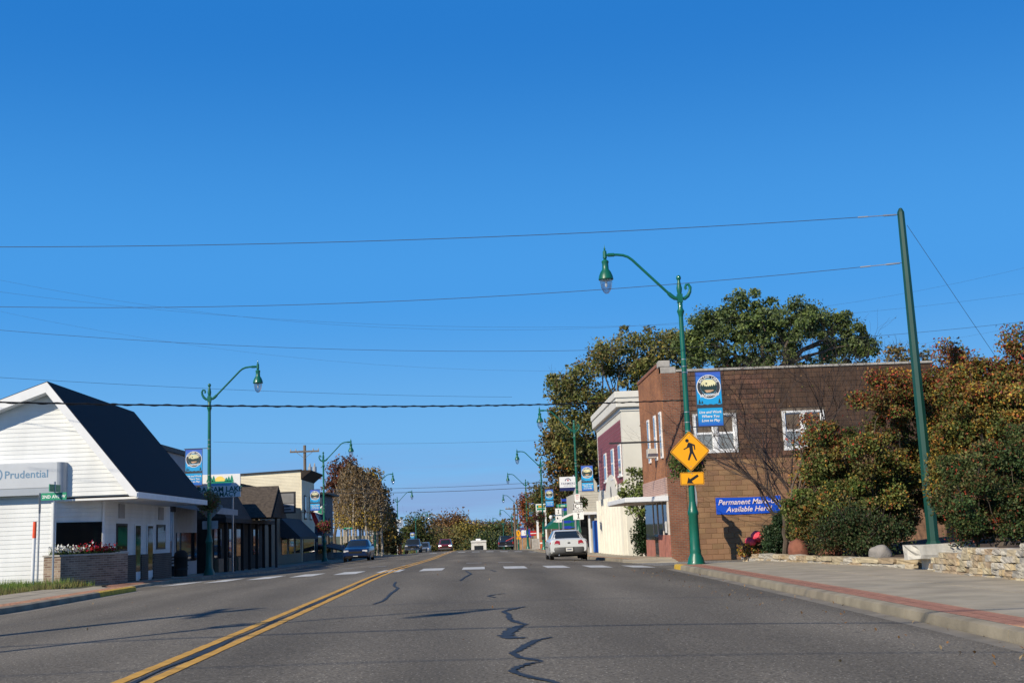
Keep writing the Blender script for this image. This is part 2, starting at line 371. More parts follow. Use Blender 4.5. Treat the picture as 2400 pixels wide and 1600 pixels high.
seal([(918, 302, 28), (860, 312, 60), (812, 326, 30), (840, 342, 34), (842, 366, 34), (880, 380, 50), (925, 391, 30), (880, 404, 70), (850, 425, 80), (815, 448, 90), (870, 462, 100), (905, 455, 50)])
seal([(1058, 455, 24), (985, 468, 70), (935, 490, 60), (900, 510, 60), (860, 535, 44), (890, 556, 50), (960, 568, 70), (1008, 575, 22)])
seal([(1006, 577, 20), (940, 588, 60), (885, 604, 50), (855, 628, 50), (905, 645, 60), (960, 660, 60), (1030, 672, 60), (1080, 686, 40), (1140, 720, 40)], dz=.0075)
seal([(820, 235, 10), (770, 241, 30), (732, 248, 16), (770, 256, 24)])
seal([(272, 178, 14), (262, 198, 16), (286, 211, 20), (248, 235, 20), (228, 258, 20), (205, 275, 22), (160, 290, 16)])
seal([(622, 112, 12), (650, 138, 14), (622, 152, 16), (595, 172, 14)])
seal([(770, 108, 12), (748, 118, 14), (775, 126, 10)])
m = MB(); ys = fr(-4, 46, 160); vs = []
for y in ys:
    wv = (.02+.022*math.sin(y*1.7)+.018*math.sin(y*.63+1))*(1 if y < 30 else .6); c = -2.655+.015*math.sin(y*2.3)
    vs += [(c-max(.012, wv), y, gz(c, y)+.007), (c+max(.012, wv), y, gz(c, y)+.007)]
m.add(vs, [(2*i, 2*i+1, 2*i+3, 2*i+2) for i in range(len(ys)-1)]); m.build('crack_seal', SEAL, r_)

# ---------------------------------------------------------------- sidewalks: curb stones, paver strip, slabs, gutter
YCURB = pm('yellow_curb_paint', (.62, .4, .035), .7, .25, 8, detail=8)
PAVME = None
def paver_mesh():
    m = MB(); a = .008
    vs = [(-.5, -.5, -.5), (.5, -.5, -.5), (.5, .5, -.5), (-.5, .5, -.5), (-.5, -.5, .35), (.5, -.5, .35), (.5, .5, .35), (-.5, .5, .35), (-.46, -.42, .5), (.46, -.42, .5), (.46, .42, .5), (-.46, .42, .5)]
    fs = [(0, 1, 5, 4), (1, 2, 6, 5), (2, 3, 7, 6), (3, 0, 4, 7), (4, 5, 9, 8), (5, 6, 10, 9), (6, 7, 11, 10), (7, 4, 8, 11), (8, 9, 10, 11)]
    me = bpy.data.meshes.new('paver'); me.from_pydata(vs, [], fs); me.materials.append(PAVER); return me
PAVME = paver_mesh()
CH = .125
def resample(pts, step):
    out = [Vector((pts[0][0], pts[0][1], 0))]
    for a, b in zip(pts, pts[1:]):
        a = Vector((a[0], a[1], 0)); b = Vector((b[0], b[1], 0)); n = max(1, int((b-a).length/step+.5))
        out += [a.lerp(b, i/n) for i in range(1, n+1)]
    return out
def sidewalk(name, pts, side, xout, label_y=None, step=1.0, seg=3, pavers=0, yellow=(), gutter=True, base=None, slab_len=2):
    root = struct(name, (pts[0][0], pts[0][1], gz(*pts[0]))); P = resample(pts, step); n = len(P)
    nor = []
    for i in range(n):
        d = (P[min(i+1, n-1)]-P[max(i-1, 0)]).normalized(); nor.append(Vector((d.y, -d.x, 0))*side)
    def z0(i): return gz(P[i].x, P[i].y)
    prof_c = [(-.0, -.08), (0.0, 0.03), (.012, .11), (.03, CH-.008), (.055, CH), (.15, CH+.004), (.15, -.08)]
    def sweep(profl, i0, i1, nm, mat, trim=0.0):
        m = MB(); vs = []; k = len(profl)
        for i in range(i0, i1+1):
            q = P[i].copy()
            if trim and i == i0: q = P[i].lerp(P[i+1], trim)
            if trim and i == i1: q = P[i].lerp(P[i-1], trim)
            for o, dz in profl:
                c = q+nor[i]*o; vs.append((c.x, c.y, gz(q.x, q.y)+dz))
        fs = [(a*k+b, a*k+b+1, (a+1)*k+b+1, (a+1)*k+b) for a in range(i1-i0) for b in range(k-1)]
        if side < 0: fs = [tuple(reversed(f)) for f in fs]
        m.add(vs, fs, 0, True); m.add([vs[b] for b in range(k)], [tuple(range(k))]); m.add([vs[(i1-i0)*k+b] for b in range(k)], [tuple(range(k-1, -1, -1))])
        return m.build(nm, mat, root, angle=50)
    i = 0
    while i < n-1:
        isy = lambda q: any(a <= (P[q].y+P[q+1].y)/2 <= b for a, b in yellow)
        j = i+1
        while j < n-1 and j-i < seg and isy(j) == isy(i): j += 1
        mat = YCURB if isy(i) else CURB
        sweep(prof_c, i, j, 'curb_stone', mat, .006)
        i = j
    if gutter:
        i = 0
        while i < n-1:
            j = min(i+seg*2, n-1); sweep([(-.52, -.03), (-.52, .006), (-.02, .012), (-.02, -.03)], i, j, 'gutter_pan', GUTT, .004); i = j
    # paver strip .16 - .58
    cnt = 0; sm = MB()
    dist = [0]
    for a, b in zip(P, P[1:]): dist.append(dist[-1]+(b-a).length)
    def along(s):
        i = min(max(0, np.searchsorted(dist, s)-1), n-2); t = (s-dist[i])/max(1e-6, dist[i+1]-dist[i]); q = P[i].lerp(P[i+1], t); return q, nor[i].lerp(nor[i+1], t), (P[i+1]-P[i]).normalized()
    L = dist[-1]; s_ = .055; row = 0
    while s_ < L and pavers:
        q, nn, dd = along(s_)
        for c in range(2):
            cc = q+nn*(.265+.212*c)
            if cnt < pavers:
                o = mkobj('paver', PAVME, root); o.location = Vector((cc.x, cc.y, gz(q.x, q.y)+CH-.03+random.uniform(-.002, .002)))-org(root)
                o.scale = (.205, .1, .07); o.rotation_euler = (0, 0, math.atan2(nn.y, nn.x)+random.uniform(-.01, .01)); cnt += 1
            else:
                h1 = nn*.102; h2 = dd*.05; z = gz(q.x, q.y)+CH+.003
                sm.add([(cc-h1-h2)+Vector((0, 0, z)), (cc+h1-h2)+Vector((0, 0, z)), (cc+h1+h2)+Vector((0, 0, z)), (cc-h1+h2)+Vector((0, 0, z))], [(0, 1, 2, 3)])
        s_ += .107
    if sm.v: tag(sm.build('paver_strip', PAVER, root), kind='stuff')
    sweep([(.15, -.06), (.15, CH-.018), (.6, CH-.018), (.6, -.06)], 0, n-1, 'paver_bed', MULCH if pavers else PAVER)
    # slabs
    i = 0
    while i < n-1:
        j = min(i+slab_len, n-1); m = MB(); vs = []
        for k in (i, j):
            q = P[k].lerp(P[j if k == i else i], .004); a = q+nor[k]*.6; z = gz(q.x, q.y)+CH
            xo = xout(q.y) if callable(xout) else xout
            xm = (a.x+xo)/2
            for xx, yy in ((a.x, a.y), (xm-.006*side, a.y)): vs.append((xx, yy, z+.002))
            for xx, yy in ((xm+.006*side, a.y), (xo, a.y)): vs.append((xx, yy, z+.006))
        for o in (0, 2):
            top = [vs[o], vs[o+1], vs[o+5], vs[o+4]]; zc = sum(t[2] for t in top)/4
            bot = [(t[0], t[1], t[2]-.2) for t in top]
            mm = MB(); mm.add(top+bot, [(0, 1, 2, 3), (0, 4, 5, 1), (1, 5, 6, 2), (2, 6, 7, 3), (3, 7, 4, 0)]); mm.build('paving_slab', CONC, root)
        i = j
    return root
sidewalk('sidewalk_right', [(4.55, -4), (4.6, 8), (4.8, 12), (5.0, 18), (5.1, 25), (5.16, 32.4)], 1, 8.5, pavers=290, yellow=[(31.2, 33)], seg=3)
sidewalk('sidewalk_right_far', [(5.5, 46.2), (5.5, 88), (4.7, 91.5), (4.7, 107), (5.0, 110), (5.0, 300)], 1, lambda y: 7.3 if y < 75 else 10, step=2.0, seg=2, slab_len=2)
sidewalk('sidewalk_left', [(-9.35, 21.2), (-8.7, 22), (-8.6, 23), (-8.6, 30.6)], -1, lambda y: -10.9, pavers=180, yellow=[(20, 21.9), (28, 31)], seg=3)
sidewalk('sidewalk_left_far', [(-10.3, 40.6), (-10.3, 300)], -1, lambda y: -13.0, step=2.0, seg=2, pavers=60)
# ramps where the curb is dropped
def ramp(name, pts, mat, lift=.03):
    m = MB(); vs = [(x, y, gz(x, y)+dz) for x, y, dz in pts]; n = len(vs)
    m.prism(vs, (0, 0, -.25)); o = m.build(name, mat); tag(o, kind='structure'); return o
ramp('corner_ramp_right', [(5.18, 32.43, .145), (8.5, 32.43, .145), (20, 36.15, .1), (8.6, 36.1, .03), (5.9, 34.1, .025), (5.3, 33.2, .03)], CONC)
ramp('corner_ramp_right_far', [(5.4, 46.19, .12), (7.35, 46.19, .125), (7.35, 45.1, .02), (5.3, 45.3, .02)], CONC)
ramp('corner_ramp_left', [(-9.2, 30.63, .13), (-10.9, 30.63, .14), (-11.55, 36.2, .14), (-12.3, 37.2, .14), (-12.3, 40.55, .14), (-10.3, 40.55, .13), (-10.2, 33.2, .03)], CONC)
ramp('brick_ramp_left', [(-8.72, 30.66, .02), (-9.18, 30.66, .12), (-10.15, 33.3, .04), (-9.9, 33.3, .02)], PAVER)
ramp('brick_landing_left', [(-10.32, 36.0, .035), (-11.0, 35.6, .145), (-11.0, 40.5, .15), (-10.32, 40.5, .14)], PAVER)
# ================================================================ LAMPS, BANNERS, SIGNS
def swz(x, Y, far=False): return gz(x, Y)+CH     # sidewalk level
def make_lamp():
    t = thing('street_lamp', 'x', 'street lamp')
    MB().lathe([(0, 0), (.235, 0), (.235, .045), (.215, .085), (.2, .17), (.155, .26), (.142, .32), (.15, .36), (.132, .42), (.124, 1.26), (.142, 1.3), (.142, 1.36), (.126, 1.4), (.098, 1.53), (.086, 1.62)], 20).build('lamp_base', GREEN, t)
    MB().lathe([(.084, 1.6), (.084, 1.7), (.074, 3.5), (.06, 6.55)], 16).build('shaft', GREEN, t)
    m = MB().lathe([(.06, 6.5), (.068, 6.55), (.09, 6.62), (.1, 6.66), (.062, 6.74), (.066, 6.86), (.05, 6.9)], 16); m.box(-.07, .07, -.07, .07, 6.89, 7.12); m.build('capital', GREEN, t)
    MB().lathe([(.05, 7.11), (.068, 7.2), (.076, 7.28), (.045, 7.45), (.038, 7.5), (.06, 7.53), (.068, 7.575), (.045, 7.625), (0, 7.645)], 14).build('finial', GREEN, t)
    m = MB().tube([(-.04, 0, 7.0), (-.14, 0, 7.02), (-.22, 0, 7.08), (-.3, 0, 7.16)], [.05, .055, .058, .05], 10)
    m.tube([(-.28, 0, 7.14), (-.8, 0, 7.67), (-1.22, 0, 8.1), (-1.33, 0, 8.185), (-1.46, 0, 8.235), (-1.62, 0, 8.255), (-1.92, 0, 8.255)], .036, 10)
    m.tube([(-1.7, 0, 8.255), (-1.86, 0, 8.255)], .05, 10); m.build('arm', GREEN, t)
    MB().tube([(.04, 0, 7.0), (.13, 0, 7.0), (.22, 0, 7.07), (.28, 0, 7.18), (.3, 0, 7.3), (.255, 0, 7.38), (.19, 0, 7.37), (.16, 0, 7.3), (.19, 0, 7.25)], [.045, .05, .05, .045, .04, .036, .034, .034, .04], 10).build('scroll', GREEN, t)
    h = MB().lathe([(0, 8.45), (.01, 8.36), (.028, 8.31), (.018, 8.28), (.05, 8.25), (.056, 8.06), (.03, 8.03), (.088, 7.985), (.1, 7.955), (.084, 7.9), (.09, 7.75), (.14, 7.68), (.185, 7.57), (.202, 7.48), (.18, 7.455), (0, 7.46)], 20, (-1.95, 0, .11)).build('luminaire', GREEN, t)
    MB().lathe([(.165, 7.46), (.164, 7.38), (.142, 7.26), (.1, 7.16), (.05, 7.1), (0, 7.085)], 16, (-1.95, 0, .11)).build('globe', GLOBE, h)
    MB().lathe([(0, 7.45), (.03, 7.44), (.035, 7.3), (0, 7.25)], 8, (-1.95, 0, .11)).build('bulb', PWHITE, h)
    for z in (2.6, 3.45, 3.68, 3.95, 5.0, 5.16, 5.35):
        MB().lathe([(.0752-.004*(z-3), z), (.0805-.004*(z-3), z), (.0805-.004*(z-3), z+.018), (.0752-.004*(z-3), z+.018)], 12).build('clamp_band', STEEL, t)
    t.scale = (1.02, 1.02, 1.02)
    return t
lamp0 = make_lamp()
RL = [(31.85, 5.66), (69.8, 5.72), (102.9, 5.4), (136.5, 5.36), (176, 5.55), (209.7, 5.6), (236.7, 4.6)]
LL = [(49.2, -10.93), (86.3, -11.05), (127.4, -11.0), (162, -10.95), (206.6, -10.9)]
LG = 'green street lamps along the main street'
rlab = ['green street lamp carrying a yellow pedestrian sign at the brick corner building', 'green street lamp with JCT and COUNTY signs behind the white sedan',
        'green street lamp at the bump-out beside the green-roofed building', 'plain green street lamp with a banner before the white post sign',
        'distant green street lamp carrying a small yellow pedestrian sign', 'far green street lamp behind the parked black pickup', 'farthest green street lamp beyond the crest on the pickup side']
llab = ['green street lamp with sign backs and a basket outside the white gabled building', 'green street lamp with a basket beside the OPEN flag',
        'green street lamp at the birch grove with pale sign backs', 'dark street lamp without banner beside the parked dark pickup', 'far green street lamp behind the parked dark cars']
LAMPS = {}
for i, (Y, x) in enumerate(RL):
    o = lamp0 if i == 0 else copy_tree(lamp0); o.location = (x, Y, swz(x, Y)); tag(o, rlab[i], 'street lamp', LG); LAMPS['R%d' % (i+1)] = o
for i, (Y, x) in enumerate(LL):
    o = copy_tree(lamp0); o.location = (x, Y, swz(x, Y)); o.rotation_euler = (0, 0, math.pi); tag(o, llab[i], 'street lamp', LG); LAMPS['L%d' % (i+1)] = o
o = copy_tree(lamp0); o.location = (-10.6, 6.9, gz(-10.6, 6.9)); o.rotation_euler = (0, 0, math.pi); tag(o, 'green street lamp before the side street, casting its shadow across the lane', 'street lamp', LG)

# ---------------------------------------------------------------- banners
def grad_mat(name, stops, z0, z1):
    m = bpy.data.materials.new(name); m.use_nodes = True; t = m.node_tree; p = t.nodes['Principled BSDF']; p.inputs['Roughness'].default_value = .6
    tcn = t.nodes.new('ShaderNodeTexCoord'); s = t.nodes.new('ShaderNodeSeparateXYZ'); t.links.new(tcn.outputs['Object'], s.inputs[0])
    mr = t.nodes.new('ShaderNodeMapRange'); mr.inputs[1].default_value = z0; mr.inputs[2].default_value = z1; t.links.new(s.outputs['Z'], mr.inputs[0])
    r = t.nodes.new('ShaderNodeValToRGB'); e = r.color_ramp.elements; e[0].position = stops[0][0]; e[0].color = (*stops[0][1], 1); e[1].position = stops[-1][0]; e[1].color = (*stops[-1][1], 1)
    for pp, c in stops[1:-1]: x = e.new(pp); x.color = (*c, 1)
    t.links.new(mr.outputs[0], r.inputs[0]); t.links.new(r.outputs[0], p.inputs['Base Color']); return m
BAN_BLUE = grad_mat('banner_blue_print', [(0, S(35, 80, 190)), (.16, S(30, 150, 215)), (.30, S(25, 160, 220)), (.55, S(20, 160, 225)), (.8, S(50, 130, 215)), (1, S(60, 85, 190))], 0, 1.5)
LAKE = pm('banner_lake_teal', S(60, 110, 120), .6, .1, 6); EMS = pm('banner_sky_print', S(225, 220, 175), .6, .1, 4); EMB = pm('banner_pale_blue', S(120, 180, 215), .6, .05, 4)
TREEP = pm('banner_tree_print', S(35, 60, 60), .6, .1, 6); BROWNP = pm('banner_canoe_print', S(205, 165, 130), .6, .2, 9)
def pine(x, y, h, w): return [(x-w, y), (x+w, y), (x+w*.45, y+h*.45), (x+w*.6, y+h*.45), (x, y+h), (x-w*.6, y+h*.45), (x-w*.45, y+h*.45)]
def make_banner():
    t = thing('street_banner', 'x', 'banner'); w2 = .355
    def both(fn, name, mats):
        m = MB()
        for Mx in (FACE_CAM, FACE_BACK): fn(m, Mx)
        return m.build(name, mats, t, local=True)
    m = MB(); n = 10
    cl = MB(); vs = []
    for yy in (-.004, .004):
        for j in range(n+1):
            for i in range(5): vs.append((-w2+2*w2*i/4, yy, 1.5*j/n))
    o2 = (n+1)*5; fs = []
    for j in range(n):
        for i in range(4): a = j*5+i; fs += [(a, a+1, a+6, a+5), (o2+a, o2+a+5, o2+a+6, o2+a+1)]
    cl.add(vs, fs, 0); cl.build('cloth', BAN_BLUE, t, local=True)
    def lay(k): return Matrix.Translation((0, 0, .0055+.0012*k))
    def art(m, Mx):
        def d(polys, k, mi): m.draw(polys, Mx @ lay(k), mi)
        for a in ([(-w2, 1.47), (w2, 1.47), (w2, 1.5), (-w2, 1.5)], [(-w2, 0), (-w2+.02, 0), (-w2+.02, 1.47), (-w2, 1.47)], [(w2-.02, 0), (w2, 0), (w2, 1.47), (w2-.02, 1.47)], [(-w2+.02, 0), (w2-.02, 0), (w2-.02, .02), (-w2+.02, .02)]): d([a], 1, 1)
        wave = [(-w2+.02, .50)]+[(-w2+.02+(2*w2-.04)*i/14, .595+.012*math.sin(i*1.9)) for i in range(15)]+[(w2-.02, .50)]
        d([wave], 2, 1)
        cx, cy = 0.0, 1.07
        d([circle(cx, cy, .325, 40)], 1, 0); d([circle(cx, cy, .305, 40)], 2, 1); d([circle(cx, cy, .225, 32)], 3, 3)
        d([circle(cx, cy, .223, 20, -8, 188)], 4, 2)
        d([circle(cx, cy, .224, 20, 60, 120)], 5, 3)
        tr = [(-.222, cy-.03)]+[(-.222+.444*i/16, cy+.0+(.075 if i % 2 else .015)*(1.0 if i < 5 else (.35 if i < 9 else .5+.12*(i-9)))) for i in range(17)]+[(.222, cy-.03)]
        d([tr], 6, 4); d([[(-.22, cy-.03), (.22, cy-.03), (.2, cy-.1), (.12, cy-.18), (-.12, cy-.18), (-.2, cy-.1)]], 5, 4)
        d([[(-.12, cy-.09), (.1, cy-.085), (.14, cy-.1), (.04, cy-.15), (-.06, cy-.16)]], 7, 5); d([circle(-.06, cy+.09, .024, 10)], 7, 4)
        d([pine(-.27, .62, .13, .035), pine(-.2, .62, .09, .03), pine(.27, .62, .14, .04)], 3, 6)
    both(art, 'emblem', [PWHITE, DARKG, EMS, EMB, TREEP, BROWNP, TREEP])
    def let(m, Mx):
        s = 'BALSAM LAKE'; n = len(s)
        for i, c in enumerate(s):
            if c == ' ': continue
            a = R(150-120*i/(n-1)); M2 = Mx @ Matrix.Translation((.264*math.cos(a), 1.07+.264*math.sin(a), .012)) @ Matrix.Rotation(a-math.pi/2, 4, 'Z')
            m.text(c, .088, M2, 0, bold=.002)
    both(let, 'arched_lettering', PWHITE)
    both(lambda m, Mx: m.text('Wisconsin', .125, Mx @ Matrix.Translation((.0, .845, .015)) @ Matrix.Rotation(R(6), 4, 'Z'), 0, bold=.003, shear=.25), 'script_lettering', PWHITE)
    for k, s in enumerate(('Live and Work', 'Where You', 'Love to Play')):
        both(lambda m, Mx: m.text(s, .098, Mx @ Matrix.Translation((0, .385-.112*k, .010)), 0, bold=.0022, shear=.2), 'slogan_line', PWHITE)
    for z in (1.5, -.0): MB().tube([(-.60, 0, z), (.4, 0, z)], .013, 8).build('rod', DARKG, t, local=True)
    for z in (1.5, -.0): MB().box(-.60, -.55, -.03, .03, z-.06, z+.06).build('rod_bracket', STEEL, t, local=True)
    return t
ban0 = make_banner(); used = [0]
BG_ = 'blue lake banners hung on the street lamps'
def place_banner(lamp, sgn, label, z=3.63):
    o = ban0 if not used[0] else copy_tree(ban0); used[0] = 1
    L_ = LAMPS[lamp].location; o.location = (L_.x+sgn*.63, L_.y, L_.z+z); o.rotation_euler = (0, 0, 0 if sgn > 0 else math.pi); tag(o, label, 'banner', BG_)
for a, s_, l in (('R1', 1, 'blue lake banner above the yellow pedestrian sign by the brick building'), ('R2', 1, 'blue lake banner hung above the JCT sign'), ('R3', 1, 'blue lake banner on the lamp beside the green-roofed building'),
                 ('R4', 1, 'blue lake banner beside the white post sign'), ('R5', 1, 'small blue banner above the distant yellow pedestrian sign'), ('R6', 1, 'tiny distant blue banner behind the parked black pickup'),
                 ('L1', -1, 'blue lake banner hung beside the white gabled building'), ('L2', -1, 'blue lake banner in front of the cream clapboard building'), ('L3', -1, 'blue lake banner in front of the birch grove'), ('L5', -1, 'distant blue banner above the parked dark cars')):
    place_banner(a, s_, l)

# ---------------------------------------------------------------- signs
def rrect(w, h, r=.03, n=4):
    p = []
    for cx, cy, a in ((w/2-r, h/2-r, 0), (-w/2+r, h/2-r, 90), (-w/2+r, -h/2+r, 180), (w/2-r, -h/2+r, 270)):
        p += [(cx+r*math.cos(R(a+90*i/n)), cy+r*math.sin(R(a+90*i/n))) for i in range(n+1)]
    return p
def sign_plate(parent, name, outline, loc, face, back, rot=0, thick=.004, Mx=FACE_CAM, border=None, bmat=None):
    Mm = Matrix.Translation(loc) @ Mx @ Matrix.Rotation(rot, 4, 'Z')
    m = MB(); n = len(outline)
    m.add([Mm @ Vector((x, y, 0)) for x, y in outline], [tuple(range(n))], 0); m.add([Mm @ Vector((x, y, -thick)) for x, y in outline], [tuple(range(n-1, -1, -1))], 1)
    m.add([Mm @ Vector((x, y, 0)) for x, y in outline]+[Mm @ Vector((x, y, -thick)) for x, y in outline], [(i, i+n, (i+1) % n+n, (i+1) % n) for i in range(n)], 1)
    return m.build(name, [face, back], parent, local=True), Mm
def ring_poly(out, inn): # border strip polygons
    n = len(out); return [[out[i], out[(i+1) % n], inn[(i+1) % n], inn[i]] for i in range(n)]
PED = [(338, 942), (365, 952), (408, 972), (410, 1030), (398, 1030), (393, 988), (380, 978), (384, 1045), (425, 1150), (408, 1153), (368, 1068), (335, 1148), (315, 1143), (345, 1052), (342, 1000), (328, 1003), (278, 1026), (272, 1018), (312, 995), (326, 955)]
ARR = [(305, 1405), (325, 1335), (343, 1358), (430, 1305), (445, 1330), (362, 1382), (382, 1408)]
def ped_sign(base, z, label, off=-.105, facing=1):
    t = thing('pedestrian_sign', label, 'traffic sign', (base.x, base.y, base.z)); D_ = .535
    Mx = FACE_CAM if facing > 0 else FACE_BACK; off *= facing
    o, Mm = sign_plate(t, 'diamond_plate', rrect(.762, .762, .045), (0, off, z), YELLOW, ALU, R(45), Mx=Mx)
    k = 430.0
    if facing > 0:
        m = MB(); Ml = Matrix.Translation((0, off-.002, z)) @ Mx
        mm = Ml @ Matrix.Rotation(R(45), 4, 'Z'); m.draw(ring_poly(rrect(.735, .735, .04), rrect(.705, .705, .03)), mm, 0)
        Ml2 = Matrix.Translation((0, off-.003, z)) @ Mx
        m.draw([[((x-347)/k, -(y-1045)/k) for x, y in PED][::-1], circle((320-347)/k, -(922-1045)/k, .048, 16)], Ml2, 0); m.build('walking_figure', BLACK, o, local=True)
    o2, Mm = sign_plate(t, 'arrow_plate', rrect(.635, .33, .035), (.015, off, z-.72), YELLOW, ALU, 0, Mx=Mx)
    if facing > 0:
        m = MB(); m.draw([[((x-368)/k, -(y-1352)/k) for x, y in ARR][::-1]], Matrix.Translation((.015, off-.003, z-.72)) @ Mx, 0)
        m.draw(ring_poly(rrect(.61, .305, .03), rrect(.59, .285, .025)), Matrix.Translation((.015, off-.002, z-.72)) @ Mx, 0); m.build('arrow', BLACK, o2, local=True)
    for zz in (z+.3, z-.36, z-.7):
        m = MB().box(-.02, .02, min(0, off*.95), max(0, off*.95), zz-.02, zz+.02); m.build('bracket', STEEL, t, local=True)
    if facing > 0:
        for xx, zz in ((0, z+.4), (0, z-.4), (.015, z-.6)): MB().lathe([(.012, 0), (.012, .006), (0, .008)], 8, (0, 0, 0)).xf(Matrix.Translation((xx, off-.001, zz)) @ Matrix.Rotation(R(90), 4, 'X')).build('bolt', STEEL, t, local=True)
    return t
ped_sign(LAMPS['R1'].location, 2.98, 'yellow diamond pedestrian crossing sign with arrow plaque on the near lamp')
ped_sign(LAMPS['R5'].location, 2.9, 'small distant yellow diamond pedestrian sign with plaque on a lamp post')
ped_sign(LAMPS['L1'].location, 2.75, 'back of a pedestrian sign and plaque on the lamp by the gabled building', facing=-1)
def text_part(parent, items, mat, name='lettering', Mx=FACE_CAM):
    m = MB()
    for s, size, loc, kw in items: m.text(s, size, Matrix.Translation(loc) @ Mx, 0, **kw)
    return m.build(name, mat, parent, local=True)
# signs on the second lamp
b = LAMPS['R2'].location; t = thing('route_marker', 'white JCT and COUNTY I route signs under a parking notice on lamp', 'traffic sign', b)
yo = -.11
zJ = at(1352, 1186, b.y).z-b.z
o, _ = sign_plate(t, 'junction_plate', rrect(.54, .39, .03), (0, yo, zJ), PWHITE, ALU)
text_part(o, [('JCT', .36, (0, yo-.004, zJ), dict(bold=.004))], BLACK)
m = MB(); m.draw(ring_poly(rrect(.52, .37, .03), rrect(.49, .34, .02)), Matrix.Translation((0, yo-.003, zJ)) @ FACE_CAM); m.build('border', BLACK, o, local=True)
o, _ = sign_plate(t, 'county_plate', rrect(.61, .54, .03), (0, yo, zJ-.49), PWHITE, ALU)
text_part(o, [('COUNTY', .135, (0, yo-.004, zJ-.31), dict(bold=.002))], BLACK)
m = MB(); m.draw([[(-.07, -.14), (.07, -.14), (.07, -.1), (.025, -.1), (.025, .1), (.07, .1), (.07, .14), (-.07, .14), (-.07, .1), (-.025, .1), (-.025, -.1), (-.07, -.1)]], Matrix.Translation((0, yo-.004, zJ-.55)) @ FACE_CAM); m.build('route_letter', BLACK, o, local=True)
o, _ = sign_plate(t, 'parking_plate', rrect(.31, .46, .02), (-.02, yo, zJ+.47), PWHITE, ALU)
for tx_ in (('|||', .1, (-.02, yo-.004, zJ+.62), dict(bold=.001)), ('|||||', .062, (-.02, yo-.004, zJ+.5), dict(bold=.001)), ('|||||', .045, (-.02, yo-.004, zJ+.4), {})): text_part(o, [tx_], pm('sign_red_print', S(190, 60, 70), .5, .05))
MB().box(-.03, .03, yo+.006, 0, zJ-.7, zJ+.68).build('bracket', STEEL, t, local=True)
# "I" with arrow + street name
Y = 84.5; x = xat(1311, Y); b = Vector((x, Y, swz(x, Y)))
t = thing('route_marker', 'white I plate above a two-way arrow plate on a thin steel post', 'traffic sign', b)
zt = at(1311, 1196, Y).z-b.z
MB().box(-.03, .03, -.02, .02, 0, zt+.45).build('post', STEEL, t, local=True)
for k, (hh) in enumerate((.46, .48)):
    zc = zt-.06-.52*k; o, _ = sign_plate(t, 'route_plate' if k == 0 else 'direction_plate', rrect(.47, hh, .03), (0, -.03, zc), PWHITE, ALU)
    m = MB(); Mx = Matrix.Translation((0, -.034, zc)) @ FACE_CAM
    m.draw(ring_poly(rrect(.45, hh-.02, .03), rrect(.43, hh-.04, .02)), Mx)
    if k == 0: m.draw([[(-.06, -.13), (.06, -.13), (.06, -.1), (.02, -.1), (.02, .1), (.06, .1), (.06, .13), (-.06, .13), (-.06, .1), (-.02, .1), (-.02, -.1), (-.06, -.1)]], Mx)
    else: m.draw([[(-.11, -.1), (.06, -.1), (.06, -.15), (.17, -.07), (.06, .0), (.06, -.04), (-.05, -.04), (-.05, .05), (-.02, .05), (-.08, .16), (-.15, .05), (-.11, .05)]], Mx)
    m.build('symbol', BLACK, o, local=True)
SGREEN = pm('street_sign_green', S(10, 140, 105), .5, .04, 4)
def street_sign(label, b, w, h, z, text, rot=0, second=True, post=STEEL):
    t = thing('street_name_sign', label, 'street sign', b)
    MB().tube([(0, 0, 0), (0, 0, z+h*.5+(.32 if second else 0))], .03, 8).build('post', post, t, local=True)
    Mr = Matrix.Rotation(rot, 4, 'Z')
    m = MB().box(-w/2, w/2, -.012, .012, z-h/2, z+h/2).xf(Mr @ Matrix.Translation((0, -.045, 0))); o = m.build('name_blade', SGREEN, t, local=True)
    m = MB(); m.text(text, h*.6, Mr @ Matrix.Translation((0, -.06, z-.01)) @ FACE_CAM, 0, bold=.003)
    m.build('lettering', PWHITE, o, local=True)
    if second:
        m = MB().box(-.012, .012, -w/2, w/2, z+h*.62, z+h*1.62).xf(Mr); m.build('cross_blade', SGREEN, t, local=True)
    return t
Y = 86; x = xat(1322, Y); street_sign('green street name sign on a post beside the two-way arrow plate', Vector((x, Y, swz(x, Y))), .9, .19, at(1322, 1184, Y).z-swz(x, Y), '|||||', second=False)
Y = 35.0; x = xat(126, Y); gzz = gz(x, Y)+.1
street_sign('green 2ND AVE W street name sign in front of the white gabled building', Vector((x, Y, gzz)), .74, .21, at(121, 1163, Y).z-gzz, '2ND AVE W', R(-4))
Y = 35.7; x = xat(90, Y); b = Vector((x, Y, gz(x, Y)+.1)); t = thing('edge_on_sign', 'grey sign seen edge-on on a thin post beside the street name sign', 'traffic sign', b)
zt = at(93, 1155, Y).z-b.z
MB().tube([(0, 0, 0), (.02, 0, zt)], .028, 6).build('post', STEEL, t, local=True)
sign_plate(t, 'plate', rrect(.6, .6, .1), (.03, -.02, zt-.3), ALU, ALU, 0, Mx=Matrix.Rotation(R(104), 4, 'Z') @ FACE_CAM)
Y = 34.9; x = xat(78, Y); b = Vector((x, Y, gz(x, Y)+.1)); t = thing('marker_post', 'white marker post with an orange top standing in the grass', 'marker post', b)
zt = at(80, 1222, Y).z-b.z
MB().tube([(0, 0, 0), (.03, 0, zt-.45)], .05, 10).build('post', WHITE, t, local=True); MB().tube([(.03, 0, zt-.46), (.04, 0, zt)], [.055, .05], 10).build('orange_top', pm('marker_orange', S(235, 85, 45), .5, .05), t, local=True)
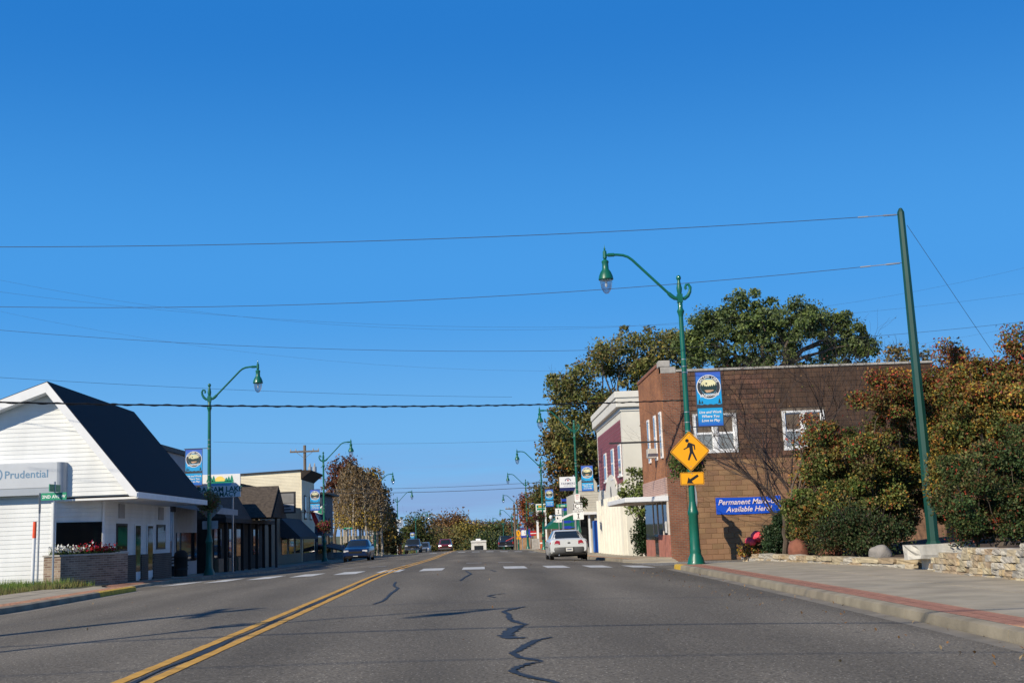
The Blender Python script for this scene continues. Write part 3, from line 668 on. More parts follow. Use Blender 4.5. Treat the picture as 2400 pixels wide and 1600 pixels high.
# stop sign of the side street, face turned away down the side street
b = Vector((8.0, 44.75, swz(8.0, 44.75)-.1)); t = thing('stop_sign', 'stop sign turned to the side street by the brick wall, behind the lamp', 'traffic sign', b)
MB().box(-.06, .06, -.06, .06, 0, 3.05).build('post', STEEL, t, local=True)
FACE_R = Matrix.Rotation(R(90), 4, 'Z') @ FACE_CAM
SRED = pm('stop_red', S(180, 20, 25), .5, .04)
o, _ = sign_plate(t, 'octagon_plate', [(.47*math.cos(R(22.5+45*i)), .47*math.sin(R(22.5+45*i))) for i in range(8)], (.06, 0, 2.3), SRED, ALU, Mx=FACE_R)
text_part(o, [('STOP', .27, (.066, 0, 2.3), dict(bold=.004))], PWHITE, Mx=FACE_R)
MB().box(-.012, .012, -.4, .4, 2.8, 3.02).build('name_blade', SGREEN, t, local=True)
# ================================================================ RIGHT SIDE BUILDINGS
BLK_U = pm('brown_tile_block', (.112, .058, .035), .8, .32, 2.5, bump=.3, bscale=50, detail=7); rand_obj(BLK_U, .38, .012)
BLK_L = pm('tan_painted_block', (.25, .143, .075), .75, .16, 1.2, bump=.25, bscale=60, detail=7); rand_obj(BLK_L, .13, .008)
MORT = pm('mortar', (.13, .1, .075), .95, .25, 5)
MORT_T = pm('tan_painted_mortar', (.21, .12, .065), .9, .15, 5)
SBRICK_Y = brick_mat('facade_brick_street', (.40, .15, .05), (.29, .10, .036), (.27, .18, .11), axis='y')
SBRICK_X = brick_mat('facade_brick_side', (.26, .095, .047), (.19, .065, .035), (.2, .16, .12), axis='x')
STONE_C = pm('grey_coping_stone', (.38, .36, .33), .85, .2, 5, bump=.3)
PINKS = pm('pinkish_band', (.46, .31, .26), .7, .12, 3)
PINKB = pm('pink_brick_base', (.38, .15, .11), .8, .2, 4, bump=.2)
GLASSW = glass_mat('window_glass', (.24, .27, .285), .08)
CURT = pm('white_curtain', (.62, .64, .64), .9, .15, 12)
def block_mesh(mat, nm):
    a = .03; vs = [(-.5, -.5, -.5), (.5, -.5, -.5), (.5, -.5, .5), (-.5, -.5, .5)]
    me = bpy.data.meshes.new(nm); e = .02; d = .06
    vs = [(-.5+e, -.5, -.5+d), (.5-e, -.5, -.5+d), (.5-e, -.5, .5-d), (-.5+e, -.5, .5-d), (-.5, -.2, -.5), (.5, -.2, -.5), (.5, -.2, .5), (-.5, -.2, .5), (-.5, .5, -.5), (.5, .5, -.5), (.5, .5, .5), (-.5, .5, .5)]
    fs = [(0, 1, 2, 3)]+[(i+4, (i+1) % 4+4, (i+1) % 4, i) for i in range(4)]+[(i+8, (i+1) % 4+8, (i+1) % 4+4, i+4) for i in range(4)]
    me.from_pydata(vs, [], fs); me.materials.append(mat); return me
XF, YB0, YB1 = 7.37, 46.75, 53.4
zb = swz(8, 47)-.12; ZT = at(1700, 866, YB0).z; ZP = at(1557, 846, YB0).z
bb = thing('brick_building', 'two-storey brown brick corner building with a white flat canopy', 'building', (XF, YB0, zb))
MB().box(XF+.02, 18.2, YB0+.02, YB1, zb-.4, ZT-.12).build('core_wall', MORT, bb)
# facade to the street
MB().box(XF-.02, XF+.02, YB0-.02, YB1, 2.95, ZT+.1).build('street_facade', SBRICK_Y, bb)
MB().box(XF-.02, XF+.3, YB0-.0, YB1+.01, ZT+.1, ZP-.14).build('parapet', SBRICK_Y, bb)
bx(bb, 'parapet_coping', brick_mat('soldier_course', (.3, .11, .06), (.24, .08, .045), (.2, .16, .12), .12, .3, axis='y'), XF-.06, XF+.34, YB0+.45, YB1+.02, ZP-.14, ZP, .01)
bx(bb, 'corner_stone', STONE_C, XF-.08, XF+.38, YB0-.05, YB0+.45, ZP-.24, ZP+.02, .03); bx(bb, 'corner_stone', STONE_C, XF-.02, XF+.6, YB0-.045, YB0+.4, ZP-.5, ZP-.24, .03)
MB().box(XF-.0, XF+.72, YB0-.03, YB0+.02, zb-.3, ZT).build('corner_pier', SBRICK_X, bb)
bx(bb, 'side_coping', STONE_C, XF+.6, 18.25, YB0-.07, YB0+.3, ZT-.02, ZT+.07, .012)
# blocks of the side wall
ZW1 = at(1670, 969, YB0).z; ZW0 = at(1670, 1061, YB0).z; ZSPL = at(1670, 1078, YB0).z
WIN = [(xat(1625, YB0, 1010), xat(1727, YB0, 1010)), (xat(1835, YB0, 1010), xat(1934, YB0, 1010))]
BUm, BLm = block_mesh(BLK_U, 'block'), block_mesh(BLK_L, 'block')
bh, bw = .2, .44; cand = []
z = zb-.02; row = 0
rows = []
nlow = int(round((ZSPL-zb)/bh)); bhl = (ZSPL-zb)/nlow
for r in range(nlow): rows.append((zb+bhl*r, bhl, 0))
nup = int(round((ZT-.02-ZSPL)/bh)); bhu = (ZT-.02-ZSPL)/nup
for r in range(nup): rows.append((ZSPL+bhu*r, bhu, 1))
for ri, (z0, h, up) in enumerate(rows):
    x = XF+.73-(bw/2 if ri % 2 else 0)
    while x < 18.2:
        a, b = max(x, XF+.725), min(x+bw, 18.2); x += bw
        if b-a < .05: continue
        for (w0, w1) in WIN:     # clip at windows
            if z0+h > ZW0-.02 and z0 < ZW1+.02:
                if a < w1+.05 and b > w0-.05:
                    if a < w0-.05: b = min(b, w0-.05)
                    elif b > w1+.05: a = max(a, w1+.05)
                    else: a = b
        if b-a > .05: cand.append((a, b, z0, h, up))
cand.sort(key=lambda c: c[0]); seen = 0; mu, mlw = MB(), MB()
for a, b, z0, h, up in cand:
    j = random.uniform(-.004, .004) if up else random.uniform(-.0015, .0015); g = .012 if up else .007
    cx, cz = (a+b)/2, z0+h/2
    if seen < 300:
        o = mkobj('block', BUm if up else BLm, bb); o.location = Vector((cx, YB0+.01+j, cz))-org(bb); o.scale = (b-a-g, .05, h-g); seen += 1
    else:
        (mu if up else mlw).box(a+g/2, b-g/2, YB0-.015+j, YB0+.03, z0+g/2, z0+h-g/2)
tag(mu.build('upper_blocks', BLK_U, bb), kind='stuff'); tag(mlw.build('lower_blocks', BLK_L, bb), kind='stuff')
MB().box(XF+.73, 18.19, YB0+.0, YB0+.019, zb-.2, ZSPL).build('painted_mortar', MORT_T, bb)
def window(parent, x0, x1, z0, z1, y, units=2, fw=.11, mat=WHITE, curtain=True):
    f = MB()
    def fb(a, b, c, d, dy=0): f.box(a, b, y-.05+dy, y+.04, c, d)
    fb(x0, x1, z0, z0+fw*.9); fb(x0, x1, z1-fw*.7, z1)
    fb(x0, x0+fw, z0+fw*.9, z1-fw*.7); fb(x1-fw, x1, z0+fw*.9, z1-fw*.7)
    wd = (x1-x0)/units
    for i in range(1, units): fb(x0+wd*i-fw*.8, x0+wd*i+fw*.8, z0+fw*.9, z1-fw*.7, .004)
    root = f.build('window', mat, parent)
    for i in range(units):
        a, b = x0+wd*i+(fw if i == 0 else fw*.8), x0+wd*(i+1)-(fw if i == units-1 else fw*.8); zm = (z0+z1)/2
        for k, (c, d) in enumerate(((z0+fw*.9, zm), (zm, z1-fw*.7))):
            MB().box(a, b, y+.015+.015*k, y+.02+.015*k, c, d).build('pane', GLASSW, root)
            m = MB(); yy = y-.01+.02*k
            m.box(a, b, yy, yy+.03, c, c+.045); m.box(a, b, yy, yy+.03, d-.045, d); m.box(a, a+.045, yy, yy+.03, c+.045, d-.045); m.box(b-.045, b, yy, yy+.03, c+.045, d-.045); m.build('sash', mat, root)
        if curtain:
            m = MB(); n = 14
            zc = z0+(z1-z0)*(.42 if i == 0 else .3)
            MB().box(a+.02, b-.02, y+.045, y+.05, z0+.1, zc+.1).build('blind', CURT, root)
    return root
for w0, w1 in WIN:
    window(bb, w0, w1, ZW0, ZW1, YB0)
    for i in range(4):
        a = w0-.12+(w1-w0+.24)*i/4; bx(bb, 'sill_block', BLK_U, a+.006, a+(w1-w0+.24)/4-.006, YB0-.045, YB0+.02, ZW0-.2, ZW0-.012, .006)
# street facade openings (seen at a glancing angle)
for Yc in (50.75, 48.85, 47.35):
    root = MB().box(XF-.075, XF-.021, Yc-.24, Yc+.24, 3.72, 5.55).build('facade_window', WHITE, bb)
    MB().box(XF-.079, XF-.076, Yc-.17, Yc+.17, 3.8, 4.6).build('pane', GLASSW, root); MB().box(XF-.079, XF-.076, Yc-.17, Yc+.17, 4.68, 5.47).build('pane', GLASSW, root)
bx(bb, 'air_conditioner', pm('ac_beige', (.5, .48, .44), .6, .1, 5), XF-.42, XF-.08, 48.6, 49.1, 3.82, 4.2, .02)
n = 9
for i in range(n): MB().box(XF-.06-.006*(i % 2), XF+.02, YB0-.0, YB1, 2.3+.65*i/n+.004, 2.3+.65*(i+1)/n-.004).build('band_board', PINKS, bb)
ZC = at(1576, 1165, YB0).z
c = bx(bb, 'canopy', WHITE, XF-1.68, XF+.05, YB0-.03, YB1-.05, ZC-.13, ZC+.06, .02)
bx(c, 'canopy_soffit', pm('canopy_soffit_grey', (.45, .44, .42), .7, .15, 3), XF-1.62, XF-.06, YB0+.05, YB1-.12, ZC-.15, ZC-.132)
bx(bb, 'sign_bracket', pm('black_steel', (.03, .03, .032), .5, .1), XF-2.05, XF, 47.98, 48.05, at(1500, 1036, 48).z-.035, at(1500, 1036, 48).z+.035)
# storefront
bx(bb, 'stall_riser', PINKB, XF-.05, XF+.02, YB0-.01, 49.6, zb-.3, .72)
sf = MB()
for a, b in ((YB0+.0, YB0+.2), (48.1, 48.18), (49.5, 49.62), (50.7, 50.8)): sf.box(XF-.06, XF+.02, a, b, .72, 2.3)
sf.box(XF-.055, XF+.02, YB0+.2, 53.3, 2.2, 2.3); sfo = sf.build('storefront_frame', pm('storefront_white', (.62, .56, .5), .6, .1), bb)
MB().box(XF-.03, XF+.015, YB0+.2, 49.5, .72, 2.2).build('shop_pane', GLASSD, bb)
MB().box(XF-.035, XF+.015, 49.62, 50.7, zb, 2.2).build('shop_door', GLASSD, bb)
MB().box(XF-.03, XF+.015, 50.8, 53.3, .5, 2.2).build('shop_pane', GLASSD, bb); bx(bb, 'stall_riser', PINKB, XF-.05, XF+.014, 50.8, 53.3, zb-.3, .5)
bx(sfo, 'poster', PWHITE, XF-.036, XF-.031, 47.3, 47.75, .8, 1.25)
# single-storey rear wing with a vent pipe
MB().box(18.3, 27, YB0+.6, YB1, zb-.4, at(2300, 880, YB0).z).build('rear_wing', SBRICK_X, bb)
pz = at(2354, 876, YB0+1).z; px_ = xat(2354, YB0+1, 860)
bx(bb, 'roof_curb', WHITE, px_-.55, px_+.35, YB0+.7, YB0+1.4, pz-.1, pz+.1, .02)
MB().lathe([(.12, pz+.05), (.12, pz+.5), (.15, pz+.5), (.15, pz+.56), (0, pz+.58)], 12, (px_, YB0+1, 0)).build('vent_pipe', STEEL, bb)
# blue banner on the wall
x0, x1 = xat(1677, YB0, 1180), xat(1829, YB0, 1180); z1, z0 = at(1750, 1163, YB0).z, at(1750, 1202, YB0).z; cx = (x0+x1)/2
bn = thing('wall_banner', 'blue Permanent Make-Up Available Here vinyl banner on the brick wall', 'banner', (cx, YB0-.06, z0))
m = MB(); nx = 24; vs = []
for j in range(5):
    for i in range(nx+1):
        u = i/nx; zz = z0+(z1-z0)*j/4-(.03*math.sin(math.pi*u) if j in (0, 4) else .02*math.sin(math.pi*u)); vs.append((x0+(x1-x0)*u, YB0-.05+.012*math.sin(u*19+j)*math.sin(u*7), zz))
m.add(vs, [(j*(nx+1)+i, j*(nx+1)+i+1, (j+1)*(nx+1)+i+1, (j+1)*(nx+1)+i) for j in range(4) for i in range(nx)], 0, True)
bo = m.build('vinyl', pm('banner_vinyl_blue', S(20, 80, 200), .45, .06, 2), bn, angle=80)
for k, (s, zz) in enumerate((('Permanent Make-Up', z1-.2), ('Available Here!', z0+.16))):
    m = MB(); m.text(s, .285, Matrix.Translation((cx, YB0-.072, zz)) @ FACE_CAM, 0, shear=.3, bold=.004, spacing=1.0); m.build('lettering', pm('banner_pink_white_print', (.82, .7, .75), .5, .03), bn)
for xx, zz in ((x0+.03, z1-.03), (x1-.03, z1-.03), (x0+.03, z0+.03), (x1-.03, z0+.03)): MB().tube([(xx, YB0-.07, zz), (xx, YB0, zz)], .012, 6).build('grommet', STEEL, bn)

# ---------------------------------------------------------------- white stucco building with red panel
CREAM = pm('cream_stucco', (.70, .68, .60), .8, .07, 1.2, bump=.12, bscale=30); CREAMT = pm('cream_trim', (.71, .69, .62), .7, .05, 2)
REDS = pm('red_clapboard', (.25, .07, .075), .65, .15, 3)
XW, YW0, YW1 = 7.45, 61.0, 74.0; zbw = swz(8, 66)-.2; ZWT = at(1464, 920, YW0).z
wb = thing('stucco_building', 'cream stucco building with a red clapboard panel and scalloped lower front', 'building', (XW, YW0, zbw))
MB().box(XW, 17, YW0, YW1, zbw-.5, ZWT-.2).build('wall', CREAM, wb)
bx(wb, 'cornice', CREAMT, XW-.32, 17, YW0-.28, YW1+.1, ZWT-.28, ZWT+.06, .03); bx(wb, 'cornice_lip', CREAMT, XW-.26, 17, YW0-.22, YW1+.05, ZWT-.75, ZWT-.28, .03)
bx(wb, 'frieze', CREAMT, XW-.06, 17, YW0-.05, YW1+.02, ZWT-.95, ZWT-.75, .02)
zr0, zr1 = 3.15, 6.6; nb = 17
for i in range(nb):
    a = zr0+(zr1-zr0)*i/nb; b = zr0+(zr1-zr0)*(i+1)/nb; m = MB()
    m.prism([(XW-.03, YW0+.55, a), (XW-.035, YW0+.55, a), (XW-.012, YW0+.55, b), (XW-.0, YW0+.55, b)], (0, 11.9, 0)); m.v = [(x-(.03 if abs(zv-a) < 1e-6 else 0)*0, y, zv) for x, y, zv in m.v]; m.build('red_board', REDS, wb)
for yc in (62.2, 65.6, 69.4):
    root = bx(wb, 'window', WHITE, XW-.075, XW+.01, yc-.6, yc+.6, 3.75, 5.35, .01)
    for c in (3.86, 4.62): MB().box(XW-.082, XW-.076, yc-.48, yc+.48, c, c+.66).build('pane', GLASSW, root)
    bx(root, 'window_sill', WHITE, XW-.13, XW-.02, yc-.7, yc+.7, 3.66, 3.75)
# scalloped lower front with ribs
def scallop(y0, y1, zt, rise): return [(y0, zt)]+[(y0+(y1-y0)*i/10, zt+rise*math.sin(math.pi*i/10)**.7) for i in range(1, 10)]+[(y1, zt)]
top = scallop(61.1, 63.7, 3.0, .35)+scallop(63.9, 69.4, 3.25, .75)+scallop(69.6, 73.9, 3.0, .35)
pts = [(XW-.11, 61.1, zbw)]+[(XW-.11, y, z) for y, z in top]+[(XW-.11, 73.9, zbw)]
MB().prism(pts, (.11, 0, 0)).build('scalloped_panel', CREAMT, wb)
for yc in (61.25, 62.5, 63.8, 65.2, 66.65, 68.1, 69.5, 70.9, 72.3, 73.75): bx(wb, 'rib', CREAMT, XW-.26, XW-.1, yc-.09, yc+.09, zbw, 2.75, .02)
for yc in (63.1, 66.6, 71.6):
    m = MB(); m.prism([(XW-.125, yc-.22, 2.75)]+[(XW-.125, yc+.22*math.cos(R(180-a)), 3.0+.36*math.sin(R(a))) for a in range(0, 181, 20)]+[(XW-.125, yc+.22, 2.75)], (.03, 0, 0)); m.build('arch_niche', DARKG, wb)
# ---------------------------------------------------------------- grey clapboard shop and vending machine
GREYS = pm('grey_clapboard', (.5, .475, .41), .7, .1, 3); 
def clap_mesh(m, x0, x1, y, z0, z1, step, mi=0):
    n = int((z1-z0)/step)
    for i in range(n):
        a = z0+(z1-z0)*i/n; b = z0+(z1-z0)*(i+1)/n
        m.add([(x0, y-.028, a), (x1, y-.028, a), (x1, y-.006, b), (x0, y-.006, b), (x0, y, a), (x1, y, a)], [(0, 1, 2, 3), (1, 0, 4, 5)], mi)
YG = 77.0; xg0 = xat(1352, YG, 1180); zg = swz(7, YG)-.2; gb = thing('grey_shop', 'small grey clapboard shop with a white awning edge beside the vending machine', 'building', (xg0, YG, zg))
zg1 = at(1385, 1153, YG).z; zga = at(1385, 1203, YG).z
MB().box(xg0, 17, YG, YG+9, zga, zg1).build('wall', GREYS, gb); MB().box(xg0+.75, 17, YG+.8, YG+9, zg-.4, zga).build('lower_wall', GREYS, gb)
m = MB(); clap_mesh(m, xg0-.01, 17, YG, zga+.08, zg1, .15); m.build('siding', GREYS, gb)
m = MB().prism([(xg0+.35, YG-.02, zg1), (xg0+1.35, YG-.02, zg1), (xg0+1.35, YG-.02, zg1+.55), (xg0+1.0, YG-.02, zg1+1.15), (xg0+.75, YG-.02, zg1+.95)], (0, 8, 0)); m.build('false_front', GREYS, gb)
bx(gb, 'awning_edge', WHITE, xg0-.25, 17, YG-.25, YG+.05, zga-.06, zga+.1, .02)
for xx in (xg0+.1, xg0+.75, xg0+1.15): bx(gb, 'porch_post', WHITE if xx < xg0+.9 else GREYS, xx-.06, xx+.06, YG+.05, YG+.17, zg-.1, zga-.07)
m = MB(); clap_mesh(m, xg0+1.2, 17, YG+.06, zg, zga-.07, .13); m.build('siding', GREYS, gb)
MB().box(xg0+1.2, 17, YG+.06, YG+.8, zg, zga-.07).build('corner_wall', GREYS, gb)
bx(gb, 'shop_window', GLASSD, xg0+.2, xg0+.7, YG+.82, YG+.86, zg+.6, zga-.1)
MB().prism([(xg0-.25, YG-.2, zga+.1), (xg0-1.3, YG+.5, zga-.35), (xg0-1.3, YG+4, zga-.35), (xg0-.25, YG+4, zga+.1)], (0, 0, -.08)).build('side_awning', pm('awning_white', (.7, .7, .68), .7, .06), gb)
xv0, xv1 = xat(1392, 75.6, 1260), xat(1421, 75.6, 1260); zv = swz(7, 75.6)
vm = thing('vending_machine', 'blue soft drink vending machine with a round red, white and blue emblem', 'vending machine', (xv0, 75.6, zv))
VB = pm('vending_blue', S(12, 45, 120), .35, .1, 3); VBL = pm('vending_light_blue', S(40, 105, 190), .35, .1, 3)
bx(vm, 'cabinet', VB, xv0+.06, xv1, 75.6, 76.45, zv+.05, zv+2.05, .03); bx(vm, 'front_door', VBL, xv0, xv0+.06, 75.62, 76.43, zv+.08, zv+2.02, .02)
bx(vm, 'cabinet_base', BLACK, xv0+.08, xv1-.02, 75.63, 76.4, zv, zv+.05)
bx(vm, 'bright_stripe', VBL, xv0+.2, xv0+.36, 75.592, 75.6, zv+.1, zv+1.95)
m = MB(); cx, cz, rr = xv1-.12, zv+1.45, .26; Mx = Matrix.Translation((cx, 75.585, cz)) @ FACE_CAM
m.draw([circle(0, 0, rr, 28)], Mx, 1); Mx2 = Matrix.Translation((cx, 75.582, cz)) @ FACE_CAM
m.draw([circle(0, 0, rr*.94, 14, 12, 168)], Mx2, 0); m.draw([circle(0, 0, rr*.94, 14, 200, 340)], Mx2, 2); m.build('emblem', [pm('emblem_red', S(225, 35, 55), .4, .03), PWHITE, VB], vm)
# ---------------------------------------------------------------- insurance sign on a post
Y = 88.0; cx = xat(1331, Y, 1133); cz = at(1331, 1133, Y).z; zb2 = swz(cx+.4, Y)
t = thing('post_sign', 'white FARMERS sign board with navy base band on a tall post', 'sign', (cx+.45, Y, zb2))
MB().tube([(cx+.45, Y, zb2), (cx+.45, Y, cz+.6)], .06, 8).build('post', STEEL, t)
o = bx(t, 'panel', PWHITE, cx-.62, cx+.62, Y-.16, Y-.06, cz-.28, cz+.5, .01); NAVY = pm('navy_print', S(25, 35, 90), .5, .05)
bx(t, 'base_band', NAVY, cx-.62, cx+.62, Y-.16, Y-.06, cz-.52, cz-.285)
m = MB(); m.text('FARMERS', .23, Matrix.Translation((cx, Y-.165, cz+.0)) @ FACE_CAM, 0, bold=.001, spacing=1.1); m.build('lettering', NAVY, o); m = MB(); m.text('INSURANCE', .1, Matrix.Translation((cx, Y-.165, cz-.16)) @ FACE_CAM, 0, spacing=1.3)
m.build('lettering', NAVY, o)
m = MB(); Mx = Matrix.Translation((cx, Y-.166, cz+.17)) @ FACE_CAM
for a in range(20, 161, 28): m.draw([[(.17*math.cos(R(a-11)), .17*math.sin(R(a-11))), (.24*math.cos(R(a-11)), .24*math.sin(R(a-11))), (.24*math.cos(R(a+11)), .24*math.sin(R(a+11))), (.17*math.cos(R(a+11)), .17*math.sin(R(a+11)))]], Mx, 0)
m.draw([circle(0, .07, .06, 12)], Mx, 1); m.build('emblem', [NAVY, SRED], o)
# ---------------------------------------------------------------- green roofed building
GROOF = pm('green_metal_roof', S(20, 100, 72), .45, .08, 3, stretch=(6, .3, .3)); TANW = pm('tan_timber_wall', (.34, .2, .1), .8, .3, 1.5)
Y0 = 99; xe = xat(1283, Y0, 1240); zg = swz(7, Y0)-.3
gr_ = thing('green_roof_building', 'low tan building under a green metal gable roof beside the lamp', 'building', (xe, Y0, zg))
ze, zr = at(1290, 1236, Y0).z, at(1315, 1192, Y0).z
MB().box(xe+1.3, 11.5, Y0+1, Y0+6, zg-.5, ze+.15).build('wall', TANW, gr_)
MB().prism([(xe, Y0, ze), (xe+1.9, Y0, zr), (11, Y0, zr), (12.2, Y0, ze), (12.2, Y0, ze-.1), (xe, Y0, ze-.1)], (0, 7, 0)).build('roof', GROOF, gr_)
for i in range(5): bx(gr_, 'roof_rib', GROOF, xe+1.9+i*.7, xe+1.95+i*.7, Y0-.03, Y0+.02, ze, zr-.02)
for i in range(4): bx(gr_, 'timber_brace', pm('orange_timber', (.42, .2, .08), .7, .25, 4), xe+1.4+i*.8, xe+1.62+i*.8, Y0+.85, Y0+.99, zg, ze)
bx(gr_, 'window', GLASSD, xe+2.3, xe+3.1, Y0+.94, Y0+.99, zg+1, zg+1.9)
# rack of blue pointed boards
Y = 93.5; xc = xat(1331, Y, 1200); zb3 = swz(xc, Y); t = thing('direction_rack', 'rack of blue pointed boards between two thin posts', 'sign', (xc, Y, zb3)); PB = pm('paddle_blue', S(25, 60, 170), .5, .1)
zt = at(1331, 1165, Y).z
for s_ in (-.48, .48): MB().tube([(xc+s_, Y, zb3), (xc+s_, Y, zt)], .03, 6).build('post', STEEL, t)
for py in (1171, 1182, 1193, 1222, 1235):
    zz = at(1331, py, Y).z; MB().prism([(xc-.46, Y-.04, zz-.09), (xc+.12, Y-.04, zz-.11), (xc+.25, Y-.04, zz-.03), (xc+.47, Y-.04, zz-.03), (xc+.47, Y-.04, zz+.03), (xc+.25, Y-.04, zz+.03), (xc+.12, Y-.04, zz+.11), (xc-.46, Y-.04, zz+.09)], (0, .05, 0)).build('board', PB, t)
# far-right clutter: white-and-green post sign, globe light, blue sign, brown roof, barriers
Y = 120; xc = xat(1268, Y, 1200); zb3 = swz(xc, Y); t = thing('post_sign', 'tall white framed sign with a green header behind the lamps', 'sign', (xc, Y, zb3))
zt, z0 = at(1268, 1180, Y).z, at(1268, 1214, Y).z
MB().box(xc-.5, xc+.5, Y-.1, Y+.1, z0+.62, zt).build('header', PWHITE, t); MB().box(xc-.5, xc-.3, Y-.1, Y+.1, zb3, z0+.62).build('leg', PWHITE, t); MB().box(xc+.36, xc+.5, Y-.1, Y+.1, zb3, z0+.62).build('leg', PWHITE, t)
MB().box(xc-.42, xc+.42, Y-.115, Y-.1, zt-.4, zt-.12).build('green_panel', SGREEN, t); MB().box(xc-.42, xc+.42, Y-.115, Y-.1, zt-.62, zt-.45).build('green_panel', SGREEN, t)
MB().box(xc-.25, xc+.3, Y-.125, Y-.115, zt-.33, zt-.2).build('yellow_stripe', YELLOW, t)
Y = 108; xc = xat(1292, Y, 1230); zb3 = swz(xc, Y); zt = at(1290, 1211, Y).z; t = thing('globe_light', 'thin white post with a small globe light before the green roof', 'lamp post', (xc, Y, zb3))
MB().tube([(xc, Y, zb3), (xc, Y, zt-.1)], .05, 8).build('post', STEEL, t); MB().lathe([(0, zt-.2), (.12, zt-.15), (.17, zt), (.12, zt+.13), (0, zt+.17)], 10, (xc, Y, 0)).build('globe', PWHITE, t)
Y = 150; xa, xb_ = xat(1221, Y, 1250), xat(1246, Y, 1250); zb3 = swz(xa, Y); t = thing('blue_kiosk', 'blue box sign with a white panel behind the far lamps', 'sign', (xa, Y, zb3))
za, zc = at(1233, 1259, Y).z, at(1233, 1239, Y).z
for xx in (xa+.1, xb_-.2): bx(t, 'leg', STEEL, xx, xx+.1, Y+.2, Y+.3, zb3, za)
bx(t, 'box', PB, xa, xb_, Y, Y+.5, za, zc, .05); bx(t, 'white_panel', PWHITE, xa+.05, xa+.62, Y-.02, Y, za+.25, zc-.12)
Y = 190; xa, xb_ = xat(1212, Y, 1240), xat(1240, Y, 1240); zb3 = gz(xa, Y); t = thing('brown_house', 'distant low house with a brown hip roof beyond the far lamps', 'building', (xa+1, Y, zb3))
MB().box(xa+.1, xb_+6, Y+.2, Y+8, zb3-.5, at(1220, 1246, Y).z).build('wall', TANW, t)
za, zc = at(1220, 1246, Y).z, at(1220, 1230, Y).z; MB().add([(xa-.2, Y, za), (xb_+6.3, Y, za), (xb_+6.3, Y+8.3, za), (xa-.2, Y+8.3, za), (xa+1.6, Y+4, zc), (xb_+4.5, Y+4, zc)], [(0, 1, 5, 4), (1, 2, 5), (2, 3, 4, 5), (3, 0, 4)]).build('roof', pm('brown_shingle', (.16, .09, .06), .9, .2, 4), t)
for k, (pxx, lab) in enumerate(((1273, 'orange barrier panel with white rails beside the third lamp'), (1284, 'orange barrier panel standing next to a pale concrete block'))):
    Y = 112+k*3; xc = xat(pxx, Y, 1280); zb3 = swz(xc, Y)
    t = thing('barrier', lab, 'barrier', (xc, Y, zb3), group='orange barriers'); OR = pm('barrier_orange', S(200, 90, 50), .6, .15, 4)
    for s_ in (-.22, .1): bx(t, 'panel', OR, xc+s_, xc+s_+.2, Y-.03, Y+.03, zb3, zb3+.85)
    bx(t, 'rail', PWHITE, xc-.3, xc+.4, Y-.06, Y-.032, zb3+.55, zb3+.68)
Y = 114; xc = xat(1256, Y, 1280); zb3 = swz(xc, Y); tag(bx(None, 'concrete_block', STONE_C, xc-.35, xc+.3, Y, Y+.5, zb3-.02, zb3+1.0, .03), 'pale concrete block standing beside the orange barriers', 'block')
Y = 118; xc = xat(1250, Y, 1250); zb3 = swz(xc, Y); t = thing('notice_sign', 'small red and white notice on a thin post near the barriers', 'sign', (xc, Y, zb3))
MB().tube([(xc, Y, zb3), (xc, Y, zb3+2.0)], .035, 6).build('post', STEEL, t); bx(t, 'panel', SRED, xc-.3, xc+.3, Y-.06, Y-.03, zb3+1.3, zb3+1.75); bx(t, 'stripe', PWHITE, xc-.3, xc+.3, Y-.065, Y-.06, zb3+1.48, zb3+1.56)
# wooden utility pole
def utility_pole(label, px, ptop, Y, xarm=1.1, trans=False):
    x = xat(px, Y, ptop); zb4 = gz(x, Y)-.1; zt = at(px, ptop, Y).z; t = thing('utility_pole', label, 'utility pole', (x, Y, zb4))
    MB().tube([(x, Y, zb4-.3), (x, Y, zt)], [.17, .12], 10).build('pole', WOOD, t)
    zc = zt-.55; bx(t, 'crossarm', WOOD, x-xarm, x+xarm, Y-.19, Y-.06, zc-.07, zc+.07)
    for s_ in (-.95, -.6, .6, .95): MB().lathe([(.04, zc+.07), (.05, zc+.13), (.035, zc+.18), (.05, zc+.22), (0, zc+.26)], 8, (x+xarm*s_, Y-.12, 0)).build('insulator', STONE_C, t)
    MB().tube([(x-.55*xarm, Y-.16, zc-.06), (x, Y-.16, zc-.6), (x+.55*xarm, Y-.16, zc-.06)], .02, 5).build('brace', STEEL, t)
    if trans:
        for s_ in (.45, .85):
            c = MB().lathe([(0, zt-2.6), (.17, zt-2.6), (.17, zt-1.9), (.1, zt-1.85), (0, zt-1.84)], 12, (x+s_, Y-.1, 0)).build('transformer', ALU, t)
            MB().lathe([(.05, zt-1.86), (.07, zt-1.75), (.04, zt-1.6), (0, zt-1.55)], 8, (x+s_, Y-.1, 0)).build('bushing', STONE_C, c)
        bx(t, 'transformer_beam', STEEL, x, x+1.1, Y-.12, Y-.02, zt-2.75, zt-2.62)
    return t
utility_pole('wooden utility pole with crossarm behind the distant right-hand lamps', 1205, 1181, 150)
utility_pole('weathered utility pole with twin transformers behind the cream clapboard building', 714, 1043, 104, 1.25, True)
